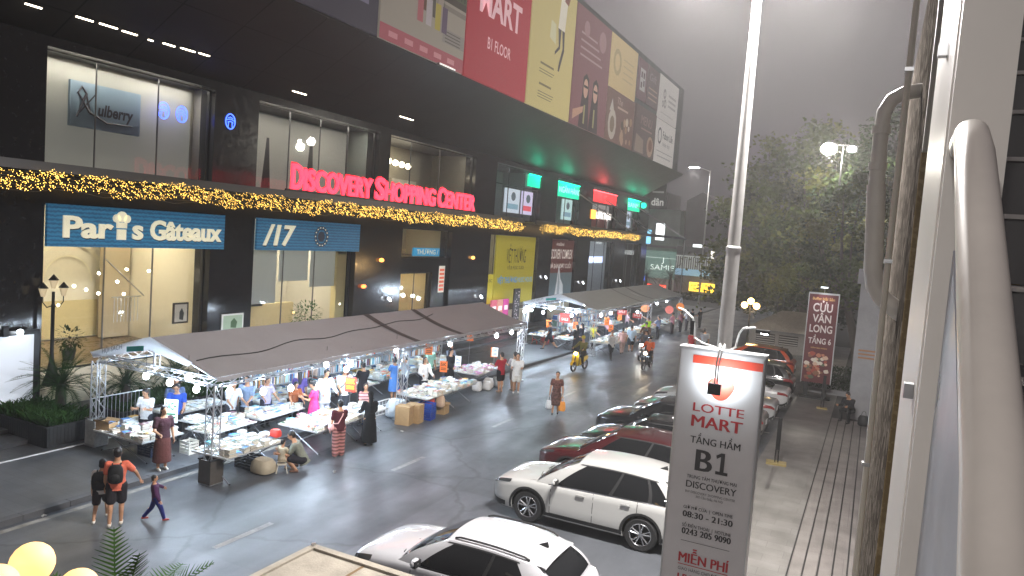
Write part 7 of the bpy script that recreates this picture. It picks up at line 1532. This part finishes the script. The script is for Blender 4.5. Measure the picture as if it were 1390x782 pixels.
# stairs the photographer stands on
STT = tiles('stair_granite', (.075, .073, .076), (.10, .098, .10), (.04, .04, .04), .9, .3, .5, .004); NOS = mat('stair_nosing', (.36, .34, .33), .5)
for i in range(-5, 12):
    y0 = 2.1+(i-.2)*.262; z1 = 6.6+.69*(y0-2.1)
    if y0 < .62: continue
    b = MB(); b.box((.20 if y0 > 1.7 else .16, y0, z1-.18), (1.9, y0+.262, z1-.012), STT); b.box((.20 if y0 > 1.7 else .16, y0-.012, z1-.012), (1.9, y0+.035, z1), NOS); b.box((.20 if y0 > 1.7 else .16, y0+.035, z1-.012), (1.9, y0+.27, z1-.002), STT); structure(b.build('step'))
b = MB(); b.box((.17, .6, 3.0), (1.9, 5.0, 4.9), mat('stair_soffit', (.2, .19, .18), .8)); structure(b.build('floor'))
# concrete pillar at the end of the steps
t = thing('bridge_pillar', 'grey concrete pillar at the far end of the bench steps', 'pillar', (.25, 33.4, 0)); b = MB(); b.box((-.72, 0, 0), (.9, 1.2, 5.6), mat('concrete', (.25, .25, .26), .75, var=.2, vscale=1.5)); b.build('shaft', parent=t); b = MB(); b.box((-.85, -.1, 5.6), (3.0, 1.4, 6.2), mat('concrete', (.25, .25, .26), .75)); b.build('cap', parent=t); b = MB()
for z in (2.55, 2.7, 2.85): b.quad((-.55, -.004, z), (.25, -.004, z), (.25, -.004, z+.07), (-.55, -.004, z+.07), mat('rust_paint', (.30, .14, .06), .7))
b.build('stencil_mark', parent=t, fix=False)
# ================================================================== trees
def tree(name, label, x, y, h, tr, crown, n, cols, seed, lean=(0, 0), size=.16):
    rr = random.Random(seed); t = thing(name, label, 'tree', (x, y, 0)); b = MB(); top = Vector((lean[0], lean[1], h*.45)); b.tube([(0, 0, 0), (lean[0]*.3, lean[1]*.3, h*.2), top], [tr*1.3, tr, tr*.7], 10, BARK); cl = []
    for k in range(crown[0]):
        a = rr.uniform(0, 6.28); r = crown[1]*math.sqrt(rr.random()); zz = h*(crown[2]+(1-crown[2])*rr.random()*(1-.45*(r/crown[1])**2)); c = Vector((lean[0]+r*math.cos(a), lean[1]+r*math.sin(a), zz)); cl.append(c)
        if k < 26: m = top.lerp(c, .5)+Vector((0, 0, -.1*h*rr.random())); b.tube([top*rr.uniform(.7, 1), m, c], [tr*.35, tr*.2, .015], 5, BARK)
    b.build('trunk', parent=t, smooth=True); b = MB(); ms = [leafm(c) for c in cols]; per = n//len(cl)
    for c in cl:
        m = rr.choice(ms); R = crown[1]*rr.uniform(.09, .24)
        for i in range(per):
            v = Vector((rr.gauss(0, 1), rr.gauss(0, 1), rr.gauss(0, .7)))*R*.55; q = c+v; d = Vector((rr.gauss(0, 1), rr.gauss(0, 1), rr.gauss(-.2, .5))).normalized(); s = d.cross(Vector((rr.gauss(0, 1), rr.gauss(0, 1), 1))).normalized()*size*.5; l = size*rr.uniform(.7, 1.5); b.add([q-d*l*.5, q+s, q+d*l*.5, q-s], [(0, 1, 2, 3)], m)
    b.build('crown', parent=t, fix=False); return t
TC = ('43501f', '2f3c1c', '545a28', '686a34'); TD = ('2c3b22', '24331d', '37462a')
tree('broadleaf_tree', 'big spreading tree lit by the flood lamp, left of the downpipe', -4.4, 56, 15.6, .34, (170, 6.6, .22), 30000, TC, 1, size=.28)
tree('broadleaf_tree', 'dark lower tree beside the lamp pole', -6.3, 62, 11.0, .25, (80, 4.4, .18), 17000, TD, 2, size=.30)
tree('broadleaf_tree', 'leaning bare limbed tree by the concrete pillar', -.2, 41, 11.5, .22, (60, 3.4, .36), 12000, TC, 3, (-1.2, .5), size=.17)
tree('broadleaf_tree', 'tall dark tree at the right behind the pipes', 1.6, 52, 17, .34, (90, 5.2, .30), 20000, TD, 4, size=.24)
tree('street_tree', 'dim tree far behind the parked cars', -9.0, 88, 9, .2, (50, 3.2, .3), 6000, TD, 6, size=.3)
b = MB(); rr = random.Random(8)
t = thing('hedge', 'dark clipped hedge behind the red banner pylon', 'hedge', (-.9, 39.2, 0)); 
for i in range(5200):
    p = Vector((rr.uniform(-1.6, 1.4), rr.uniform(-.6, .6), rr.uniform(.05, 1.3))); d = Vector((rr.gauss(0, 1), rr.gauss(0, 1), rr.gauss(0, .6))).normalized(); s = d.cross(Vector((0, 0, 1))).normalized()*.04; b.add([p-d*.07, p+s, p+d*.07, p-s], [(0, 1, 2, 3)], leafm('26381c'))
b.build('leaves', parent=t, fix=False); b = MB(); b.box((-1.7, -.7, 0), (1.5, .7, .25), mat('concrete', (.25, .25, .26), .75)); b.build('kerb_box', parent=t)
# small lamps in the trees
def trilamp(label, x, y, z):
    t = thing('globe_lamp', label, 'street lamp', (x, y, 0)); b = MB(); b.lathe([(.12, 0), (.05, .4), (.045, z-.2)], (0, 0, 0), 'z', 10, IRON); b.build('post', parent=t)
    for dx, dz in ((-.36, 0), (.0, .28), (.36, 0)):
        b = MB(); b.tube([(0, 0, z-.4), (dx*.8, 0, z-.35), (dx, 0, z+dz-.2)], .02, 5, IRON); b.build('arm', parent=t); b = MB(); b.ball((dx, 0, z+dz), .2, 12, glow('globe_far', (1., .62, .22), 7.)); b.build('globe', parent=t, smooth=True)
    lamp('globe_light', (0, -.5, z), 120., (1., .65, .28), .3, t)
trilamp('three globe lamp glowing orange over the small hipped house, nearer', -6.7, 47.5, 3.25); trilamp('three globe lamp glowing orange by the trees, farther right', -5.9, 55, 4.4)
t = thing('flood_lamp', 'blazing white flood lamp on a tall mast before the big tree', 'street lamp', (-2.9, 46, 0)); b = MB(); b.tube([(.6, 0, 0), (.6, 0, 12.9)], [.10, .05], 10, DARK); b.tube([(-.3, 0, 12.95), (1.1, 0, 12.95)], .03, 6, DARK); b.build('mast', parent=t, smooth=True)
for dx, r in ((-.15, .42), (1.05, .22)): b = MB(); b.cbox((dx, .1, 12.75), (.6, .14, .4), DARK); h = b.build('lamp_head', parent=t); c = MB(); c.ball((dx, .0, 12.72), (r, .06, r*.8), 14, glow('flood_white', (1., .95, .86), 70.)); c.build('lens', parent=h, smooth=True)
lamp('flood_light', (.3, -.7, 12.2), 1700., (1., .94, .80), .3, t, 'POINT')
# small hipped gate house and its rail
t = thing('gate_house', 'small house with a grey hipped roof behind the orange car', 'house', (-5.2, 53, 0)); b = MB(); b.box((-2.0, -1.2, 0), (2.0, 1.6, 1.5), mat('gate_wall', (.20, .2, .2), .8, var=.15)); b.build('wall', parent=t); b = MB(); b.add([(-2.3, -1.5, 1.45), (2.3, -1.5, 1.45), (2.3, 1.9, 1.45), (-2.3, 1.9, 1.45), (-.2, .2, 2.75), (1.4, .2, 2.75)], [(0, 1, 5, 4), (1, 2, 5), (2, 3, 4, 5), (3, 0, 4), (0, 3, 2, 1)], mat('roof_grey', (.22, .21, .20), .7, var=.2, vscale=4)); b.build('roof', parent=t)
for x in (-.95, .5):
    b = MB(); b.box((x-.6, -1.23, .55), (x+.6, -1.205, 1.2), DARK); w = b.build('window', parent=t); c = MB()
    for k in range(4): c.box((x-.58, -1.245, .6+k*.15), (x+.58, -1.232, .66+k*.15), mat('louvre', (.3, .3, .3), .6))
    c.build('louvre', parent=w)
t = thing('stair_rail', 'dark sloping stair railing beside the hipped house', 'railing', (-3.3, 48, 0)); b = MB()
for k in range(10): b.cyl((k*.16, 0, .2+k*.13), (k*.16, 0, 1.1+k*.13), .014, mt=IRON)
b.tube([(0, 0, 1.1), (1.5, 0, 2.3)], .025, mt=IRON); b.build('rail', parent=t)
# ================================================================== streets and houses far behind
def fb(label, x0, x1, y, h, c, name='house', depth=9, wins=(), roof=None, lit=None):
    cx = (x0+x1)/2; t = thing(name, label, 'building', (cx, y, 0)); X0, X1 = x0-cx, x1-cx; m = mat('far_wall_'+c, '#'+c, .8, var=.15, vscale=.8); b = MB(); b.box((X0, 0, 0), (X1, depth, h), m); b.build('wall', parent=t)
    for (a, q, z0, z1, col, s) in wins:
        b = MB(); b.box((a-cx-.06, -.05, z0-.06), (q-cx+.06, .0, z0), DARK); b.box((a-cx-.06, -.05, z1), (q-cx+.06, .0, z1+.06), DARK); b.box((a-cx-.06, -.05, z0), (a-cx, .0, z1), DARK); b.box((q-cx, -.05, z0), (q-cx+.06, .0, z1), DARK); w = b.build('window', parent=t); b = MB(); b.quad((a-cx, -.02, z0), (q-cx, -.02, z0), (q-cx, -.02, z1), (a-cx, -.02, z1), glow('far_win_%.2f_%.2f_%.1f' % (col[0], col[2], s), col, s*.6) if s else DARK); b.build('pane', parent=w, fix=False)
    if roof: b = MB(); b.add([(X0-.2, -.2, h), (X1+.2, -.2, h), (X1+.2, depth, h), (X0-.2, depth, h), (0, -.2, h+roof), (0, depth, h+roof)], [(0, 1, 4), (1, 2, 5, 4), (2, 3, 5), (3, 0, 4, 5)], m); b.build('roof', parent=t)
    return t, cx
WH_ = (.95, 1., 1.)
t, cx = fb('pale green corner house with an arched lit window and a wide sign', -30.5, -25.2, 104, 11.6, 'a9bdaf', wins=((-28.6, -27.3, 7.2, 9.6, WH_, 1.6), (-30.1, -29.2, 6.6, 8.6, (.3, .75, 1.), 1.2)))
b = MB(); b.box((-2.6, -.4, 6.15), (2.7, -.02, 6.45), mat('far_ledge', (.3, .32, .3), .7)); b.build('ledge', parent=t)
t, yc, h = None, None, None
t = thing('shop_sign', 'wide pale green shop sign with thin white capitals', 'sign', (-27.1, 103.7, 1.8)); b = MB(); b.box((-2.6, -.15, 0), (2.6, .15, 3.9), self_glow('74968a', .28)); b.build('board', parent=t); b = MB(); text(b, 'SAMIE', (0, -.16, 1.2), R2, U2, .75, 3.4, self_glow('d8e8e0', .7), 'c'); text(b, 'J', (0, -.16, 2.3), R2, U2, .7, .3, self_glow('d8e8e0', .7), 'c'); b.quad((-2.6, -.155, 2.9), (2.6, -.155, 2.9), (2.6, -.155, 2.94), (-2.6, -.155, 2.94), self_glow('d8e8e0', .7)); b.build('lettering', parent=t, fix=False)
t = thing('wall_sign', 'tall dark sign with a white disc and small pale letters high on the far corner', 'sign', (-27.6, 100, 11.4)); b = MB(); b.box((-1.1, -.1, 0), (1.1, .1, 5.0), UPW); b.build('board', parent=t); b = MB(); text(b, 'dân', (0, -.11, .5), R2, U2, 1.0, 1.7, self_glow('b8b8b4', .4), 'c', bold=.02); b.quad((-.8, -.11, 2.2), (.8, -.11, 2.2), (.8, -.11, 2.45), (-.8, -.11, 2.45), self_glow('8a8a88', .3)); b.ball((0, -.12, 3.9), (.6, .05, .55), 14, self_glow('c8c8c4', .5)); b.build('lettering', parent=t, fix=False)
fb('tall narrow dark house with a gable and a lit window', -25.0, -20.6, 106, 13.0, '7a7273', wins=((-23.6, -22.3, 5.4, 7.0, WH_, 1.8),), roof=1.4)
fb('dark house with a white balcony rail over a yellow sign', -25.1, -19.6, 103, 6.6, '6c6c6a', wins=((-20.4, -19.9, 5.2, 6.2, (1, .95, .85), 1.4),))
t = thing('balcony_rail', 'white barred balcony with a pale blue band', 'balcony', (-22.6, 102.7, 2.6)); b = MB(); b.box((-2.4, -.1, 0), (2.4, .1, .9), self_glow('8ab4cc', .3)); b.build('band', parent=t); b = MB()
for k in range(16): b.box((-2.3+k*.3, -.06, .9), (-2.22+k*.3, .06, 2.6), self_glow('b8beb8', .25))  # bars and band emit their own colour to look lit, no lamp inside
b.box((-2.4, -.08, 2.6), (2.4, .08, 2.75), self_glow('b8beb8', .25)); b.build('bars', parent=t)
t = thing('shop_sign', 'long yellow lit shop sign at street level far off', 'sign', (-20.9, 101.5, -.2+.8)); b = MB(); b.box((-1.7, -.1, 0), (1.7, .1, 1.2), glow('yellow_box', (1., .62, .04), 1.6)); b.build('board', parent=t); b = MB(); text(b, 'HÀ NỘI PHỞ', (0, -.11, .62), R2, U2, .4, 2.8, mat('sign_red', '#b0242c', .5), 'c', bold=.02); text(b, 'BÚN CHẢ', (0, -.11, .12), R2, U2, .35, 2.2, mat('sign_red', '#b0242c', .5), 'c', bold=.02); b.build('lettering', parent=t, fix=False)
t = thing('shop_sign', 'red neon shop sign behind the far palm', 'sign', (-26.9, 100.5, .6)); b = MB(); b.box((-1.5, -.1, 0), (1.3, .1, .45), glow('red_neon', (1., .06, .03), 2.2)); b.build('board', parent=t); b = MB(); b.box((-1.55, -.08, .45), (1.35, .12, .52), DARK); b.build('frame', parent=t)
t = thing('shop_sign', 'blue lit sign at the foot of the far corner', 'sign', (-28.3, 97, 1.6)); b = MB(); b.box((-.7, -.1, 0), (.7, .1, .7), glow('blue_box', (.1, .2, 1.), 2.2)); b.build('board', parent=t); b = MB(); b.quad((-.4, -.105, .2), (.5, -.105, .2), (.5, -.105, .42), (-.4, -.105, .42), glow('coolwhite', (.9, .95, 1.), 2.6)); b.build('print', parent=t, fix=False)
cycad('palm_tree', 'dark palm before the green sign, left of two', -24.9, 88, 0, 2.6, 2.2, 30, '17240f', 31, tr=.2); cycad('palm_tree', 'dark bushy palm before the green sign, right of two', -21.9, 88, 0, 2.8, 2.4, 36, '17240f', 32, tr=.2)
fb('dark house behind the lamp pole with two lit windows', -19.4, -14.5, 110, 11.5, '4a4446', wins=((-18.9, -18.2, 5.0, 6.6, WH_, 1.3), (-17.8, -17.1, 5.0, 6.4, WH_, 1.0)))
fb('low pale shop front with blue lights seen through the trees', -13.5, 2, 116, 9.0, '44424a', wins=((-13.1, -11.7, 6.6, 8.4, (.2, .8, .75), 1.2), (-12.5, -9.2, 4.9, 5.7, (.25, .35, 1.), 2.2), (-9., -5.5, 4.6, 5.3, (.95, .95, 1.), 1.6), (-3.4, .6, 6.0, 6.8, WH_, 2.2), (.9, 1.6, 7.5, 9.0, WH_, 1.5)))
fb('dim block closing the street far right', 3, 26, 104, 15, '3c383a')
fb('dim tall block far behind the corner house', -52, -31, 118, 15, '2e2b2d')
t = thing('road_barrier', 'long low dark hedge bed at the far end of the road', 'hedge', (-19.5, 92, 0)); b = MB()
for i in range(3000):
    p = Vector((rr.uniform(-4, 5), rr.uniform(-.8, .8), rr.uniform(.05, .9))); d = Vector((rr.gauss(0, 1), rr.gauss(0, 1), rr.gauss(0, .6))).normalized(); s = d.cross(Vector((0, 0, 1))).normalized()*.08; b.add([p-d*.14, p+s, p+d*.14, p-s], [(0, 1, 2, 3)], leafm('1d2a16'))
t.name = 'hedge'; b.build('leaves', parent=t, fix=False)

t = thing('lamp_pole', 'thin far street lamp with a short white bar light above the road end', 'street lamp', (-17.5, 84, 0)); b = MB(); b.tube([(0, 0, 0), (0, 0, 15.2)], [.11, .06], 8, POLE); b.tube([(0, 0, 15.1), (-1.2, -.4, 15.5)], .04, 6, POLE); b.build('pole', parent=t); b = MB(); b.cbox((-1.7, -.55, 15.5), (1.3, .4, .12), POLE); h = b.build('lamp_head', parent=t); c = MB(); c.box((-2.2, -.72, 15.40), (-1.2, -.4, 15.435), glow('street_led', (1., .95, .88), 60.)); c.build('lens', parent=h); l = lamp('street_light', (-1.7, -.5, 15.3), 4500., (1., .95, .9), .2, t, 'SPOT', spot_size=RAD(150), spot_blend=.8)
# ================================================================== haze volume added to give the lamp glow and veil of lens glare
b = MB(); b.box((-60, -12, -1), (30, 135, 45)); hz_ = b.build('haze', mat('haze_tmp', (1, 1, 1))); hz_['kind'] = 'stuff'
m = bpy.data.materials.new('haze_air'); m.use_nodes = True; n = m.node_tree.nodes; n.clear(); o_ = n.new('ShaderNodeOutputMaterial'); v = n.new('ShaderNodeVolumePrincipled')
v.inputs['Color'].default_value = (.93, .92, .93, 1); v.inputs['Density'].default_value = .0016; v.inputs['Anisotropy'].default_value = .55
m.node_tree.links.new(v.outputs[0], o_.inputs['Volume']); hz_.data.materials.clear(); hz_.data.materials.append(m)

rr = random.Random(19)
for i, (x, y, l) in enumerate(((-15.02, 9.35, 'crumpled white paper scrap lying in the gutter by the kerb'), (-13.1, 19.6, 'small white paper scrap on the road before the cardboard pair'), (-12.2, 15.2, 'torn paper scrap on the open road before the crouching man'))):
    t = thing('paper_scrap', l, 'litter', (x, y, .004)); b = MB(); vs = [(rr.uniform(-.07, .07), rr.uniform(-.06, .06), rr.uniform(0, .06)) for _ in range(12)]
    b.add(vs, [(0, 1, 2), (2, 3, 4), (4, 5, 6), (6, 7, 8), (8, 9, 10), (10, 11, 0), (0, 4, 8), (1, 5, 9), (2, 6, 10)], mat('scrap_paper', (.6, .6, .58), .8)); b.build('sheet', parent=t, fix=False)
